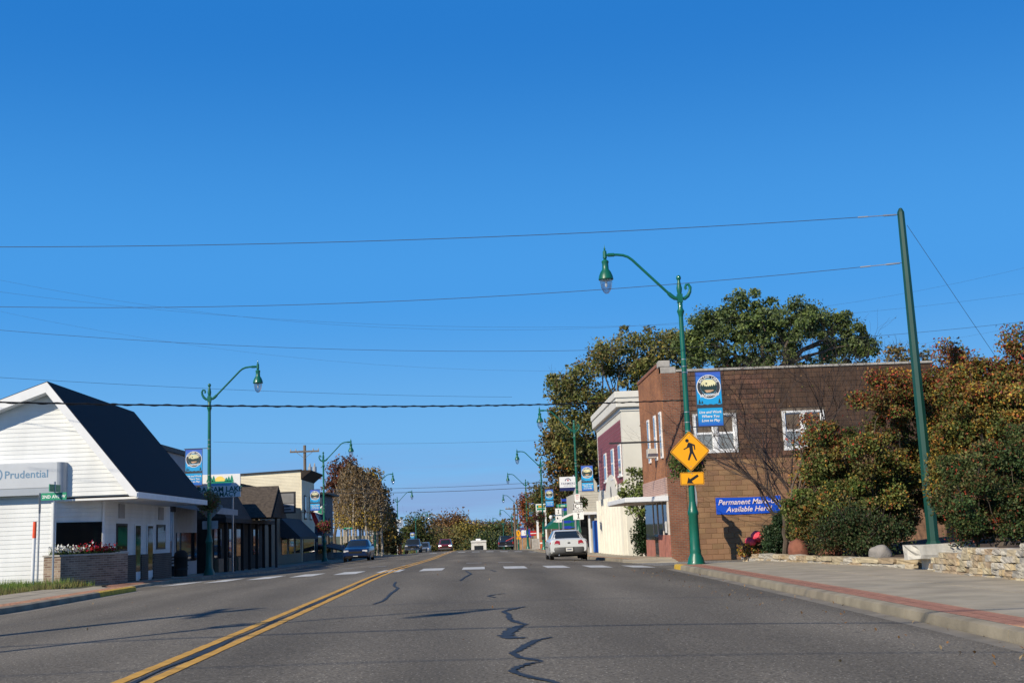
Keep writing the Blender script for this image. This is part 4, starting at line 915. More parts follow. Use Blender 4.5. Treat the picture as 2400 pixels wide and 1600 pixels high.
# ================================================================ LEFT SIDE BUILDINGS
WSID = pm('white_clapboard', (.73, .75, .755), .6, .09, 1.1, stretch=(1.5, 1.5, .35), detail=7); rand_obj(WSID, .03, .002)
NAVYR = pm('dark_navy_roofing', (.006, .008, .015), .85, .25, 20, bump=.3); DBRICK = brick_mat('dark_base_brick', (.12, .075, .055), (.09, .055, .04), (.16, .14, .12), axis='y'); 
PBRICK_X = brick_mat('planter_brick_front', (.36, .27, .2), (.2, .13, .1), (.42, .37, .3), axis='x'); PBRICK_D = brick_mat('planter_brick_shaded_side', (.30, .22, .165), (.16, .11, .085), (.36, .31, .26), bw=.283, axis='d')  # planter side: darker copy of the front brick, shade put into the colour
BROWNW = pm('dark_brown_wood', (.028, .019, .014), .8, .3, 4); SHING = pm('brown_shingles', (.075, .06, .048), .9, .35, 7, bump=.6, bscale=14)
CLAPY = pm('cream_clapboard', (.76, .69, .52), .7, .07, 1.5); BEIGE = pm('beige_door', (.2, .165, .115), .7, .1, 2); BLUEH = pm('dark_blue_siding', (.035, .05, .085), .6, .2, 2)
CHARC = pm('charcoal_trim', (.025, .026, .03), .6, .15, 4); GREYW = pm('pale_grey_wall', (.36, .36, .37), .7, .1, 2)
YF = 36.9; zg = gz(-12.9, 37)+.1
gbn = thing('gabled_building', 'white clapboard building with a steep dark roof and covered entry', 'building', (-13, YF, zg))
RX, EX = -13.0, -10.25                       # ridge and street eave
ZR = at(127, 893, 36.5).z; ZE = at(335, 1153, 36.5).z; LS = .36
lx = -30.0
def roof_z(x): return ZR-(x-RX)*(ZR-ZE)/(EX-RX) if x > RX else ZR-(RX-x)*LS
WX1 = EX-.12
MB().prism([(lx, YF+.03, zg-.5), (-12.9, YF+.03, zg-.5), (-12.9, YF+.03, ZE-.05), (WX1, YF+.03, ZE-.05), (RX, YF+.03, ZR-.25), (lx, YF+.03, roof_z(lx)-.25)], (0, 9.3, 0)).build('core_wall', WSID, gbn)
# clapboards of the gable wall, each one a board
def board(parent, xa, xb, y, z0, z1, xa2, xb2, name='siding_board', mat=WSID, th=.018):
    MB().add([(xa, y-th, z0), (xb, y-th, z0), (xb2, y-.006, z1), (xa2, y-.006, z1), (xa, y+.02, z0), (xb, y+.02, z0)], [(0, 1, 2, 3), (1, 0, 4, 5)]).build(name, mat, parent)
step = .132
z = ZE-.02
while z < ZR-.3:
    def rx(zz): return RX+(ZR-.12-zz)*(EX-RX)/(ZR-ZE)
    def lft(zz): return max(-19, RX-(ZR-.12-zz)/LS)
    z1 = min(z+step, ZR-.16); board(gbn, lft(z), min(WX1, rx(z)), YF, z, z1, lft(z1), min(WX1, rx(z1))); z += step
z = zg-.1
while z < ZE-.1:
    board(gbn, -19, -12.9, YF, z, min(z+step, ZE-.04), -19, -12.9); z += step
bx(gbn, 'corner_board', WHITE, -12.93, -12.85, YF-.05, YF+.05, zg-.1, ZE-.06)
# roof slabs with white rakes
rf = MB(); y0, y1 = 36.45, 45.7
rf.prism([(RX, y0, ZR), (EX-.02, y0, ZE+.06), (EX-.02, y0, ZE+.0), (RX, y0, ZR-.1)], (0, y1-y0, 0)); rf.prism([(RX, y0, ZR+.0), (RX, y0, ZR-.1), (lx, y0, roof_z(lx)-.1), (lx, y0, roof_z(lx))], (0, y1-y0, 0)); ro = rf.build('roof', NAVYR, gbn)
dx, dz = EX-RX, ZE-ZR; ln = math.hypot(dx, dz); nx_, nz_ = dz/ln*.24, -dx/ln*.24
m = MB().prism([(RX, y0-.03, ZR-.03), (EX, y0-.03, ZE+.0), (EX, y0-.03, ZE-.12), (EX-.22, y0-.03, ZE-.1), (RX-.02, y0-.03, ZR-.36)], (0, .42, 0)); m.build('rake_trim', WHITE, gbn)
MB().prism([(RX, y0-.03, ZR-.03), (RX-.02, y0-.03, ZR-.34), (lx, y0-.03, roof_z(lx)-.3), (lx, y0-.03, roof_z(lx)-.03)], (0, .42, 0)).build('rake_trim', WHITE, gbn)
bx(gbn, 'eave_fascia', WHITE, EX-.03, EX+.03, y0+.0, y1, ZE-.16, ZE+.02); MB().box(-12.9, EX-.04, YF+.06, y1-.1, ZE-.16, ZE-.1).build('soffit', WHITE, gbn)
# angled entry wall, then the street wall
A = Vector((-12.9, YF+.04, 0)); B = Vector((-11.75, 38.06, 0)); C = Vector((-11.75, 46.2, 0))
def wallq(m, a, b, z0, z1, th=.1, mi=0): 
    d = (b-a).normalized(); n = Vector((d.y, -d.x, 0))*0; o = Vector((-d.y, d.x, 0))*th
    m.prism([(a.x, a.y, z0), (b.x, b.y, z0), ((b+o).x, (b+o).y, z0), ((a+o).x, (a+o).y, z0)], (0, 0, z1-z0), mi)
m = MB(); wallq(m, A, B, zg-.2, ZE-.1); m.build('entry_wall', WSID, gbn)
m = MB(); wallq(m, B, C, zg-.2, ZE-.1); m.build('street_wall', WSID, gbn)
def panel(parent, name, mat, a, b, t0, t1, z0, z1, off=.03, th=.02):
    d = (b-a).normalized(); n = Vector((d.y, -d.x, 0)); p = a+d*t0+n*off; q = a+d*t1+n*off; m = MB(); wallq(m, p, q, z0, z1, th); return m.build(name, mat, parent)
nrow = int((ZE-.2-zg)/step)
for i in range(nrow):
    zz = zg+i*step
    panel(gbn, 'siding_board', WSID, B, C, 0.02, 8.1, zz+.008, zz+step, .022, .02)
    if zz > 2.0 or zz < .5: panel(gbn, 'siding_board', WSID, A, B, 0.02, 1.6, zz+.008, zz+step, .022, .02)
L1 = (B-A).length
wd = panel(gbn, 'picture_window', GLASSD, A, B, .06, L1-.03, .5, at(205, 1222, 37.4).z, .04)
panel(wd, 'window_trim', WHITE, A, B, L1-.05, L1+.03, zg, ZE-.11, .06); panel(wd, 'window_trim', WHITE, A, B, .0, .07, zg, ZE-.11, .06)
def doorY(px): return 11.72*FPX/(1125-px)-B.y
zt_ = at(300, 1230, 40).z
for (p0, p1, nm) in ((293, 314, 'street_window'), (334, 345, 'glass_door'), (362, 373, 'glass_door'), (384, 401, 'street_window')):
    t0, t1 = doorY(p0), doorY(p1); zlo = zg+.05 if nm == 'glass_door' else at(300, 1290, 40).z
    f = panel(gbn, nm, WHITE if nm == 'glass_door' else CHARC, B, C, t0-.08, t1+.08, zlo, zt_+.06, .05); panel(f, 'pane', GLASSD, B, C, t0, t1, zlo+(.25 if nm == 'glass_door' else .06), zt_, .062)
for (p0, p1) in ((296, 309), (387, 398)): panel(gbn, 'wall_vent', GREYW, B, C, doorY(p0), doorY(p1), at(300, 1215, 41).z, at(300, 1183, 41).z, .05)
t0 = doorY(310)
for (a, b) in ((t0, doorY(333)), (doorY(346), doorY(361)), (doorY(374), 8.1)): panel(gbn, 'brick_base', DBRICK, B, C, a, b, zg-.1, at(330, 1299, 40.5).z, .09, .08)
# lit box sign
sy = 36.62; xr = xat(151, sy, 1120); zs0, zs1 = at(75, 1160, sy).z, at(75, 1085, sy).z
sg = thing('wall_sign', 'pale grey Prudential box sign on the white gable wall', 'sign', (-14.5, sy, zs0)); SIL = pm('sign_silver', (.55, .58, .62), .4, .05, 2); SILD = pm('sign_silver_dark', (.38, .42, .47), .4, .05, 2)
m = MB(); pts = [(-17.2, sy, zs0+.24), (xr-.28, sy, zs0+.24), (xr-.28, sy, zs1), (-17.2, sy, zs1)]
bx(sg, 'face', SIL, -17.2, xr-.2, sy-.05, sy+.28, zs0+.21, zs1, .01)
m = MB(); n = 8; vs = []
for i in range(n+1):
    a = R(90*i/n); vs += [(xr-.2+.2*math.sin(a), sy-.05+.28*(1-math.cos(a)), zs0+.0), (xr-.2+.2*math.sin(a), sy-.05+.28*(1-math.cos(a)), zs1)]
m.add(vs, [(2*i, 2*i+2, 2*i+3, 2*i+1) for i in range(n)], 0, True); m.box(xr-.2, xr-.0, sy+.22, sy+.28, zs0, zs1); m.poly([vs[2*i+1] for i in range(n+1)]+[(xr-.2, sy+.23, zs1)]); m.build('rounded_end', SILD, sg, angle=60)
bx(sg, 'lower_band', SILD, -17.2, xr-.2, sy-.04, sy+.28, zs0, zs0+.205)
BLP = pm('sign_blue_grey_print', S(105, 140, 170), .5, .04)
m = MB(); tx0, tx1 = xat(13, sy, 1110), xat(114, sy, 1110); vs, fs = text_geo('Prudential', .33, bold=.004); wtx = max(v[0] for v in vs)-min(v[0] for v in vs)
k = (tx1-tx0)/wtx; zc = at(63, 1112, sy).z
m.add([(tx0+(v[0]-min(q[0] for q in vs))*k, sy-.054, zc+v[1]*k) for v in vs], fs)
# slab serifs under and over the stems
m.build('lettering', BLP, sg)
m = MB(); cxl = tx0-.28
for r0, r1, a0, a1 in ((.17, .21, -150, 70), (.09, .125, -170, 60)):
    o_ = circle(0, 0, r1, 14, a0, a1); i_ = circle(0, 0, r0, 14, a0, a1); m.draw([[o_[q], o_[q+1], i_[q+1], i_[q]] for q in range(13)], Matrix.Translation((cxl, sy-.054, zc+.02)) @ FACE_CAM)
m.build('emblem', BLP, sg)
# brick planter with flowers
a0 = Vector((-12.93, 36.3, 0)); a1 = Vector((-12.4, 36.25, 0)); a2 = Vector((-10.98, 38.1, 0)); a3 = Vector((-11.3, 38.3, 0)); zp0, zp1 = zg-.2, at(160, 1303, 36.2).z
pl = thing('brick_planter', 'low tan brick planter box under the angled entry window', 'planter', (-12.4, 36.3, zg))
MB().prism([(a0.x, a0.y, zp0), (a1.x, a1.y, zp0), (a1.x+.02, a1.y+.45, zp0), (a0.x, a0.y+.5, zp0)], (0, 0, zp1-zp0)).build('front_wall', PBRICK_X, pl)
m = MB(); m.prism([(a1.x, a1.y, zp0), (a2.x, a2.y, zp0), (a3.x, a3.y, zp0), (a1.x-.25, a1.y+.5, zp0)], (0, 0, zp1-zp0)); m.build('side_wall', PBRICK_D, pl)
m = MB(); m.prism([(a0.x-.03, a0.y-.03, zp1+.002), (a1.x+.01, a1.y-.03, zp1+.002), (a2.x+.03, a2.y, zp1+.002), (a3.x, a3.y, zp1+.002), (a0.x, a0.y+.6, zp1+.002)], (0, 0, .05)); m.build('cap_stone', STONE_C, pl)
# -------- pharmacy: batten wall, parapet, canopy
XP = -13.05; zp = gz(-13, 50)+.1; ph = thing('pharmacy_building', 'white flat-roofed pharmacy with dark parapet cap and board-and-batten front', 'building', (XP, 49.2, zp))
ZPP = at(386, 1050, 49).z
MB().box(-26, -17.4, 46.7, 66, zp-.5, 6.1).build('added_shade_hall', GREYW, ph)  # unseen hall behind the pharmacy, added to shade the shops beyond
MB().box(-17.39, XP, 49.2, 56.2, zp-.5, ZPP).build('wall', GREYW, ph); bx(ph, 'parapet_cap', CHARC, -17.35, XP+.12, 49.1, 56.3, ZPP, ZPP+.2)
for i in range(8): bx(ph, 'batten', WHITE, XP+.0, XP+.05, 49.3+i*.34, 49.38+i*.34, zp, at(440, 1195, 50).z)
bx(ph, 'fascia_board', CHARC, XP-.0, XP+.08, 49.2, 52, at(440, 1195, 50).z, at(440, 1180, 50).z)
cz0 = at(540, 1205, 56).z; MB().prism([(XP, 51.5, cz0+.35), (XP+1.9, 51.5, cz0-.05), (XP+1.9, 51.5, cz0+.2), (XP, 51.5, cz0+.55)], (0, 4.6, 0)).build('canopy', GREYW, ph)
bx(ph, 'shop_window', GLASSD, XP+.01, XP+.04, 52.4, 56, zp+.6, 1.6)
bx(ph, 'notice_case', pm('notice_print', (.28, .2, .18), .6, .5, 14), XP+.05, XP+.12, 50.2, 51.2, .55, 1.25)
# pharmacy sign board
Y = 57.8; xa, xb_ = xat(468, Y, 1130), xat(563, Y, 1130); z1, z0 = at(540, 1110, Y).z, at(540, 1164, Y).z
ps = thing('pharmacy_sign', 'white BALSAM LAKE PHARMACY sign board with green pines and a blue lake', 'sign', (xa, Y, z0))
bx(ps, 'panel', PWHITE, xa, xb_, Y, Y+.12, z0, z1, .01)
for xx in (xa+.25, xb_-.4): MB().tube([(xx, Y+.2, zp-.2), (xx, Y+.2, z1-.1)], .05, 6).build('post', STEEL, ps)
cx = (xa+xb_)/2; w_ = xb_-xa; h_ = z1-z0; Mx = Matrix.Translation((cx, Y-.006, z0)) @ FACE_CAM; Mx2 = Matrix.Translation((cx, Y-.010, z0)) @ FACE_CAM
m = MB(); m.draw([[(-.55, h_*.52), (.5, h_*.5), (.62, h_*.66), (-.5, h_*.68)]], Mx, 0); m.draw([circle(.0, h_*.68, .26, 12, 0, 180)], Mx, 1)
m.draw([[(-.5, h_*.61), (.7, h_*.62), (.55, h_*.7), (-.5, h_*.7)]], Mx2, 2)
m.draw([pine(q, h_*.68, h_*(.18+.05*(i % 3)), .1) for i, q in enumerate((-.56, -.42, -.3, .3, .42, .56))], Mx2, 2); m.build('emblem', [pm('lake_blue_print', S(110, 190, 230), .5, .05), pm('sun_yellow_print', S(250, 220, 110), .5, .05), pm('pine_green_print', S(20, 140, 110), .5, .05)], ps)
m = MB(); m.text('BALSAM LAKE', .34, Matrix.Translation((cx, Y-.008, z0+h_*.34)) @ FACE_CAM, 0, bold=.008); m.build('lettering', pm('teal_print', S(25, 95, 85), .5, .05), ps); m = MB(); m.text('PHARMACY', .3, Matrix.Translation((cx, Y-.008, z0+h_*.12)) @ FACE_CAM, 0, bold=.008); m.build('lettering', pm('teal_print', S(25, 95, 85), .5, .05), ps)
# -------- shingled dark building with projecting gable
zq = gz(-13, 65)+.1; sh = thing('shingled_shop', 'dark shop front with a shingled roof and a projecting street gable', 'building', (XP, 57.7, zq))
Yr = 67.0; zr_ = at(620, 1139, Yr).z; xr0 = xat(560, Yr, 1139); xr1 = xat(651, Yr, 1139); ze_ = zr_-1.75
MB().box(-17.3, XP+.2, 57.95, 72, zq-.5, ze_-.11).build('wall', BROWNW, sh)
MB().prism([(XP+1.0, 57.95, ze_-.1), (XP-.1, 57.95, 4.1), (-17.3, 57.95, 4.2), (-17.3, 57.95, ze_-.1)], (0, 6.4, 0)).build('main_roof', SHING, sh)
pr = MB(); pr.prism([(xr1+.05, Yr-2.6, ze_), (xr1+.05, Yr, zr_), (xr1+.05, Yr+2.6, ze_)], (xr0-xr1-4, 0, 0)); g2 = pr.build('gable_roof', SHING, sh)
MB().prism([(xr1+.06, Yr-2.35, ze_), (xr1+.06, Yr, zr_-.22), (xr1+.06, Yr+2.35, ze_)], (.05, 0, 0)).build('gable_board', BROWNW, sh)
for yy in (58.5, 60.5, 62.6, 64.5, 66.6, 68.7, 70.8): bx(sh, 'porch_post', BROWNW, XP+.75, XP+.9, yy, yy+.15, zq, ze_-.05)
for yy in (58.8, 61.2, 63.6, 68.9): bx(sh, 'shop_window', GLASSD, XP+.2, XP+.23, yy, yy+1.6, zq+.8, zq+2.2); 
for yy in (59, 61.4, 63.8): bx(sh, 'window_box', pm('tan_box', (.28, .19, .12), .8, .2, 3), XP+.2, XP+.4, yy, yy+1.3, zq, zq+.75)
bx(sh, 'canopy_beam', BROWNW, XP+.2, XP+1.0, 57.8, 71.9, ze_-.3, ze_-.1)
# perpendicular hanging sign in dark frame
Y = 68.5; xa, xb_ = xat(655, Y, 1180), xat(689, Y, 1180); z1, z0 = at(672, 1156, Y).z, at(672, 1199, Y).z; hs_ = thing('framed_sign', 'dark framed two-panel hanging sign on a post beside the shingled shop', 'sign', (xa-.35, Y, zq))
MB().tube([(xa-.2, Y, zq-.1), (xa-.2, Y, z1+.25)], .07, 8).build('post', CHARC, hs_)
bx(hs_, 'frame', CHARC, xa-.2, xb_+.1, Y-.05, Y+.06, z0-.08, z1+.1, .01); bx(hs_, 'upper_panel', pm('grey_sign_panel', (.2, .2, .2), .6, .1), xa, xb_, Y-.07, Y-.05, z0+.48, z1); bx(hs_, 'lower_panel', GREYW, xa, xb_, Y-.07, Y-.05, z0, z0+.45)
m = MB(); m.text('||||', .16, Matrix.Translation(((xa+xb_)/2, Y-.075, z0+.3)) @ FACE_CAM, 0, bold=.003); m.build('lettering', CHARC, hs_); m = MB(); m.text('|||||||', .13, Matrix.Translation(((xa+xb_)/2, Y-.075, z0+.13)) @ FACE_CAM, 0, bold=.003); m.build('lettering', CHARC, hs_)
# -------- low beige shop with a sloped awning
zq2 = gz(-13, 80)+.1; lb = thing('low_beige_shop', 'low beige shop with pale doors and a sloping grey awning', 'building', (XP, 72.2, zq2))
MB().box(-15.5, XP, 72.2, 88.8, zq2-.5, 3.4).build('wall', BEIGE, lb); MB().box(-26, -15.51, 72.2, 88.8, zq2-.5, 4.9).build('added_shade_storey', BROWNW, lb)  # the taller back block is unseen, added to shade the cream wall
for yy in (72.6, 75.6): bx(lb, 'pale_door', BEIGE, XP, XP+.06, yy, yy+2.3, zq2, zq2+2.5)
bx(lb, 'dark_pier', CHARC, XP, XP+.12, 75.0, 75.5, zq2, zq2+2.9)
MB().prism([(XP, 79.5, 2.6), (XP+1.3, 79.5, 1.3), (XP+1.3, 79.5, 1.15), (XP, 79.5, 1.3)], (0, 8.8, 0)).build('awning', pm('awning_slate', (.028, .038, .05), .8, .12), lb)
for yy in (80, 83, 86): bx(lb, 'shop_window', GLASSD, XP, XP+.03, yy, yy+2, zq2+.7, zq2+2.1)
# -------- cream clapboard two-storey
zc0 = gz(-13, 92)+.1; XC = XP; YC = 89.0; cc = thing('cream_building', 'tall cream clapboard building with a dark bracketed cornice', 'building', (XC, YC, zc0)); ZC1 = at(722, 1102, YC).z; ZCL = at(500, 1114, YC).z
MB().prism([(-24, YC, zc0-.5), (XC, YC, zc0-.5), (XC, YC, ZC1), (-24, YC, ZCL-.3)], (0, 7, 0)).build('wall', CLAPY, cc)
m = MB(); n = 44; zlo = 1.2
for i in range(n):
    a = zlo+(ZC1-.25-zlo)*i/n; b = zlo+(ZC1-.25-zlo)*(i+1)/n; m.add([(-24, YC-.03, a), (XC+.0, YC-.03, a), (XC, YC-.008, b), (-24, YC-.008, b), (-24, YC, a), (XC, YC, a)], [(0, 1, 2, 3), (1, 0, 4, 5)])
m.build('siding', CLAPY, cc)
MB().prism([(-24, YC-.1, ZCL-.28), (XC+.05, YC-.1, ZC1-.02), (XC+.05, YC-.1, ZC1+.1), (-24, YC-.1, ZCL-.16)], (0, .3, 0)).build('roof_edge', CHARC, cc)
MB().prism([(XC, YC-.1, ZC1-.65), (XC+.28, YC-.1, ZC1-.4), (XC+.75, YC-.1, ZC1-.05), (XC+.75, YC-.1, ZC1+.02), (XC, YC-.1, ZC1+.05)], (0, 7.1, 0)).build('cornice', BROWNW, cc)
bx(cc, 'corner_board', CLAPY, XC-.02, XC+.05, YC-.05, YC+.1, zc0, ZC1-.3)
for yy, z0_, z1_ in ((90.3, 2.6, 4.4), (93.3, 2.6, 4.4)):
    f = bx(cc, 'window', CHARC, XC, XC+.05, yy, yy+1.1, z0_, z1_); bx(f, 'pane', GLASSD, XC+.05, XC+.055, yy+.1, yy+1.0, z0_+.1, z1_-.1)
bx(cc, 'shop_window', GLASSD, XC, XC+.04, 89.6, 95.5, zc0+.7, 1.4); bx(cc, 'brick_front', DBRICK, XC, XC+.08, 89.1, 95.9, zc0-.2, zc0+.7)
# -------- dark front, then dark blue two-storey
zd = gz(-13, 100)+.1; db = thing('dark_blue_building', 'dark blue flat-roofed two-storey building with a thin dark canopy', 'building', (XP, 96.2, zd)); ZD = at(765, 1158, 101).z
MB().box(-24, XP, 100.5, 108, zd-.5, ZD).build('wall', BLUEH, db); MB().box(-24, XP+.1, 96.2, 100.4, zd-.5, .9).build('low_front', CHARC, db)
bx(db, 'roof_slab', CHARC, -24, XP+.55, 100.2, 108.4, ZD, ZD+.16); MB().prism([(XP, 97, .55), (XP+2.0, 97, .1), (XP+2.0, 97, .22), (XP, 97, .7)], (0, 11.5, 0)).build('canopy', CHARC, db)
for yy in (97, 101.2, 104.4): bx(db, 'shop_window', GLASSD, XP+.1, XP+.13, yy, yy+2.2, zd+.6, zd+2.0)
for yy in (102, 105): 
    f = bx(db, 'window', CHARC, XP, XP+.05, yy, yy+1, 1.6, 2.9); bx(f, 'pane', GLASSD, XP+.05, XP+.055, yy+.1, yy+.9, 1.7, 2.8)
Y = 96.5; px0 = xat(735, 92, 1220); zf = at(725, 1200, 92).z
fl = thing('open_flag', 'red, white and blue OPEN flag leaning out from the shop front', 'flag', (XP+.1, 92, zf))
MB().tube([(XP, 92, zf-.05), (XP+1.5, 92, zf+.55)], .02, 6).build('staff', WHITE, fl)
for k, (mt, o_) in enumerate(((SRED, .05), (PWHITE, .5), (NAVY, .95))):
    m = MB(); vs = []
    for j in range(9):
        for i in range(3):
            u = o_+.45*i/2; vs.append((XP+.15+u*.55+j*.08, 92+.05*math.sin(j*1.2+u*4), zf+.1+u*.55-j*.21))
    m.add(vs, [(j*3+i, j*3+i+1, j*3+i+4, j*3+i+3) for j in range(8) for i in range(2)], 0, True); m.build('stripe', mt, fl, angle=80)
m = MB(); m.text('OPEN', .3, Matrix.Translation((XP+.95, 91.93, zf-.35)) @ FACE_CAM @ Matrix.Rotation(R(-66), 4, 'Z'), 0, bold=.006); m.build('lettering', NAVY, fl)
Y = 88; xq = xat(747, Y, 1200); zt = at(747, 1195, Y).z; t = thing('pennant_sign', 'small white and green triangular bracket sign near the second basket', 'sign', (xq, Y, zt-.3))
MB().prism([(xq-.4, Y, zt-.1), (xq+.25, Y, zt+.32), (xq+.25, Y, zt-.32)], (0, .06, 0)).build('panel', PWHITE, t); MB().prism([(xq-.1, Y-.02, zt-.13), (xq+.22, Y-.02, zt+.2), (xq+.22, Y-.02, zt-.3)], (0, .02, 0)).build('green_triangle', SGREEN, t)
MB().tube([(xq-.3, Y+.08, zt-.1), (XP, Y+.95, zt-.1)], .025, 5).build('bracket', CHARC, t)
# bin and bench on the shaded sidewalk
Y = 48.6; xq = xat(424, Y, 1310); zz = swz(xq, Y); t = thing('litter_bin', 'dark brown round-topped litter bin by the batten wall', 'litter bin', (xq, Y, zz)); MB().lathe([(0, 0), (.26, 0), (.27, .75), (.29, .78), (.25, .95), (.15, 1.05), (0, 1.08)], 14, (xq, Y, zz)).build('body', BROWNW, t); MB().lathe([(.275, .3), (.285, .3), (.285, .36), (.275, .36)], 14, (xq, Y, zz)).build('band', CHARC, t)
Y = 50.6; xq = -12.5; zz = swz(xq, Y); t = thing('bench', 'dark slatted bench against the batten wall', 'bench', (xq, Y, zz))
for i in range(4): bx(t, 'seat_slat', BROWNW, xq-.2+.11*i, xq-.11+.11*i, Y-.8, Y+.8, zz+.42, zz+.46)
for i in range(3): bx(t, 'back_slat', BROWNW, xq-.27, xq-.23, Y-.8, Y+.8, zz+.52+.12*i, zz+.61+.12*i)
for yy in (Y-.7, Y+.6): bx(t, 'leg', CHARC, xq-.24, xq+.2, yy, yy+.06, zz, zz+.42); bx(t, 'back_post', CHARC, xq-.3, xq-.24, yy, yy+.06, zz, zz+.88)
# low concrete wall past the blue building, small street sign, brown pillar
Y = 110; xa, xb_ = xat(789, Y, 1300), xat(805, Y, 1300); zz = swz(xa, Y); tag(bx(None, 'low_wall', STONE_C, xa-.4, xb_, Y, Y+.3, zz-.1, zz+.55, .02), 'low pale concrete wall past the dark blue building', 'wall')
Y = 112; xq = xat(816, Y, 1250); street_sign('green street name sign in front of the birch trunks', Vector((xq, Y, swz(xq, Y))), .8, .2, at(816, 1238, Y).z-swz(xq, Y), '|||||', second=False)
Y = 150; xq = xat(937, Y, 1280); zz = swz(xq, Y); t = thing('pillar_box', 'terracotta pillar with a green cap near the parked dark pickup', 'pillar', (xq, Y, zz)); MB().lathe([(0, 0), (.26, 0), (.22, .1), (.22, 1.1), (.28, 1.15), (.28, 1.25), (0, 1.25)], 10, (xq, Y, zz)).build('pillar', pm('terracotta', (.32, .15, .1), .8, .15), t); MB().lathe([(.3, 1.95), (.28, 2.1), (.15, 2.3), (0, 2.4)], 10, (xq, Y, zz-.7)).build('cap', GREEN_D, t)
Y = 158; xq = xat(932, Y, 1240); zz = gz(xq, Y); t = thing('pole_sign', 'tall white pole sign beyond the birch grove', 'sign', (xq, Y, zz)); bx(t, 'post', PWHITE, xq-.12, xq+.12, Y, Y+.2, zz, at(932, 1216, Y).z); bx(t, 'panel', pm('pale_blue_panel', (.3, .38, .5), .5, .05), xq-.3, xq+.75, Y-.1, Y, at(932, 1236, Y).z, at(932, 1216, Y).z); bx(t, 'white_panel', PWHITE, xq-.1, xq+.45, Y-.13, Y-.1, at(932, 1224, Y).z, at(932, 1217, Y).z)
b = LAMPS['L3'].location; t = thing('sign_backs', 'pale backs of two small traffic plates on the birch grove lamp', 'traffic sign', b)
sign_plate(t, 'plate', rrect(.61, .9, .03), (-.25, .1, 2.6), PWHITE, pm('pale_sign_back', (.5, .53, .55), .5, .05), Mx=FACE_BACK); sign_plate(t, 'plate', rrect(.4, .6, .03), (.42, .1, 2.5), PWHITE, _M['pale_sign_back'], Mx=FACE_BACK)
for xx in (-.25, .42): MB().box(min(0, xx), max(0, xx), .085, .096, 2.5, 2.56).build('bracket', STEEL, t, local=True)
# ================================================================ VEGETATION, PLANTING BED, STONE WALL
def leaf_mat(name, trans=.25):
    m = bpy.data.materials.new(name); m.use_nodes = True; t = m.node_tree; p = t.nodes['Principled BSDF']; p.inputs['Roughness'].default_value = .55; p.inputs['Specular IOR Level'].default_value = .25
    a = t.nodes.new('ShaderNodeAttribute'); a.attribute_name = 'leaf_colour'; t.links.new(a.outputs['Color'], p.inputs['Base Color'])
    tr = t.nodes.new('ShaderNodeBsdfTranslucent'); t.links.new(a.outputs['Color'], tr.inputs['Color']); x = t.nodes.new('ShaderNodeMixShader'); x.inputs[0].default_value = trans
    o = t.nodes['Material Output']; t.links.new(p.outputs[0], x.inputs[1]); t.links.new(tr.outputs[0], x.inputs[2]); t.links.new(x.outputs[0], o.inputs[0]); return m
LEAF = leaf_mat('leaf', .15); BARK = pm('grey_brown_bark', (.11, .085, .065), .9, .3, 8, bump=.5, stretch=(1, 1, .2)); BIRCH = pm('pale_birch_bark', (.36, .32, .26), .8, .3, 6, stretch=(1, 1, 3)); TWIG = pm('dark_twig', (.045, .032, .028), .9, .25, 8)
def leaves(name, P, size, cols, parent, local_off, kind=None, up=.3, aspect=.62, mat=None):
    """one mesh of folded leaf faces; P (n,3) world positions, size (n,), cols (n,3)"""
    n = len(P); 
    a = rng.normal(size=(n, 3)); a /= np.linalg.norm(a, axis=1)[:, None]
    b = rng.normal(size=(n, 3)); b[:, 2] += up*3; b -= a*(a*b).sum(1)[:, None]; b /= np.linalg.norm(b, axis=1)[:, None]+1e-9
    c = np.cross(a, b); s = size[:, None]
    V = np.stack([P-a*s*.5, P+c*s*aspect*.5+b*s*.08, P+a*s*.55, P-c*s*aspect*.5+b*s*.08], 1).reshape(-1, 3)-np.array(local_off)
    me = bpy.data.meshes.new(name); me.vertices.add(4*n); me.vertices.foreach_set('co', V.astype(np.float32).ravel())
    tri = np.arange(n)[:, None]*4+np.array([[0, 1, 2, 0, 2, 3]]); tri = tri.reshape(-1)
    me.loops.add(6*n); me.loops.foreach_set('vertex_index', tri.astype(np.int32)); me.polygons.add(2*n)
    me.polygons.foreach_set('loop_start', np.arange(0, 6*n, 3, dtype=np.int32))
    me.update(calc_edges=True)
    at_ = me.color_attributes.new('leaf_colour', 'FLOAT_COLOR', 'POINT'); cc = np.ones((n, 4, 4), np.float32); cc[:, :, :3] = cols[:, None, :]; at_.data.foreach_set('color', cc.ravel())
    me.materials.append(mat or LEAF); me.validate()
    o = mkobj(name, me, parent)
    if kind: o['kind'] = kind
    return o
G1, G2, OLV, YEL, ORG, RED, BRN, DRED, LIME = (.06, .105, .025), (.10, .145, .036), (.19, .18, .058), (.46, .31, .045), (.42, .16, .03), (.34, .045, .03), (.21, .115, .045), (.17, .042, .033), (.16, .20, .05)
def pick(n, pal, wts, jit=.25):
    pal = np.array(pal); w_ = np.array(wts, float); w_ /= w_.sum(); i = rng.choice(len(pal), n, p=w_); c = pal[i]*(1+rng.uniform(-jit, jit, (n, 1))); return np.clip(c, .004, 1)
def branch_path(a, b, sag=.0, n=5, jit=.1):
    a, b = Vector(a), Vector(b); L = (b-a).length; out = []
    for i in range(n+1):
        t = i/n; p = a.lerp(b, t); p.z += sag*L*math.sin(math.pi*t)
        if 0 < i < n: p += Vector((random.uniform(-1, 1), random.uniform(-1, 1), random.uniform(-1, 1)))*jit*L*.35
        out.append(p)
    return out
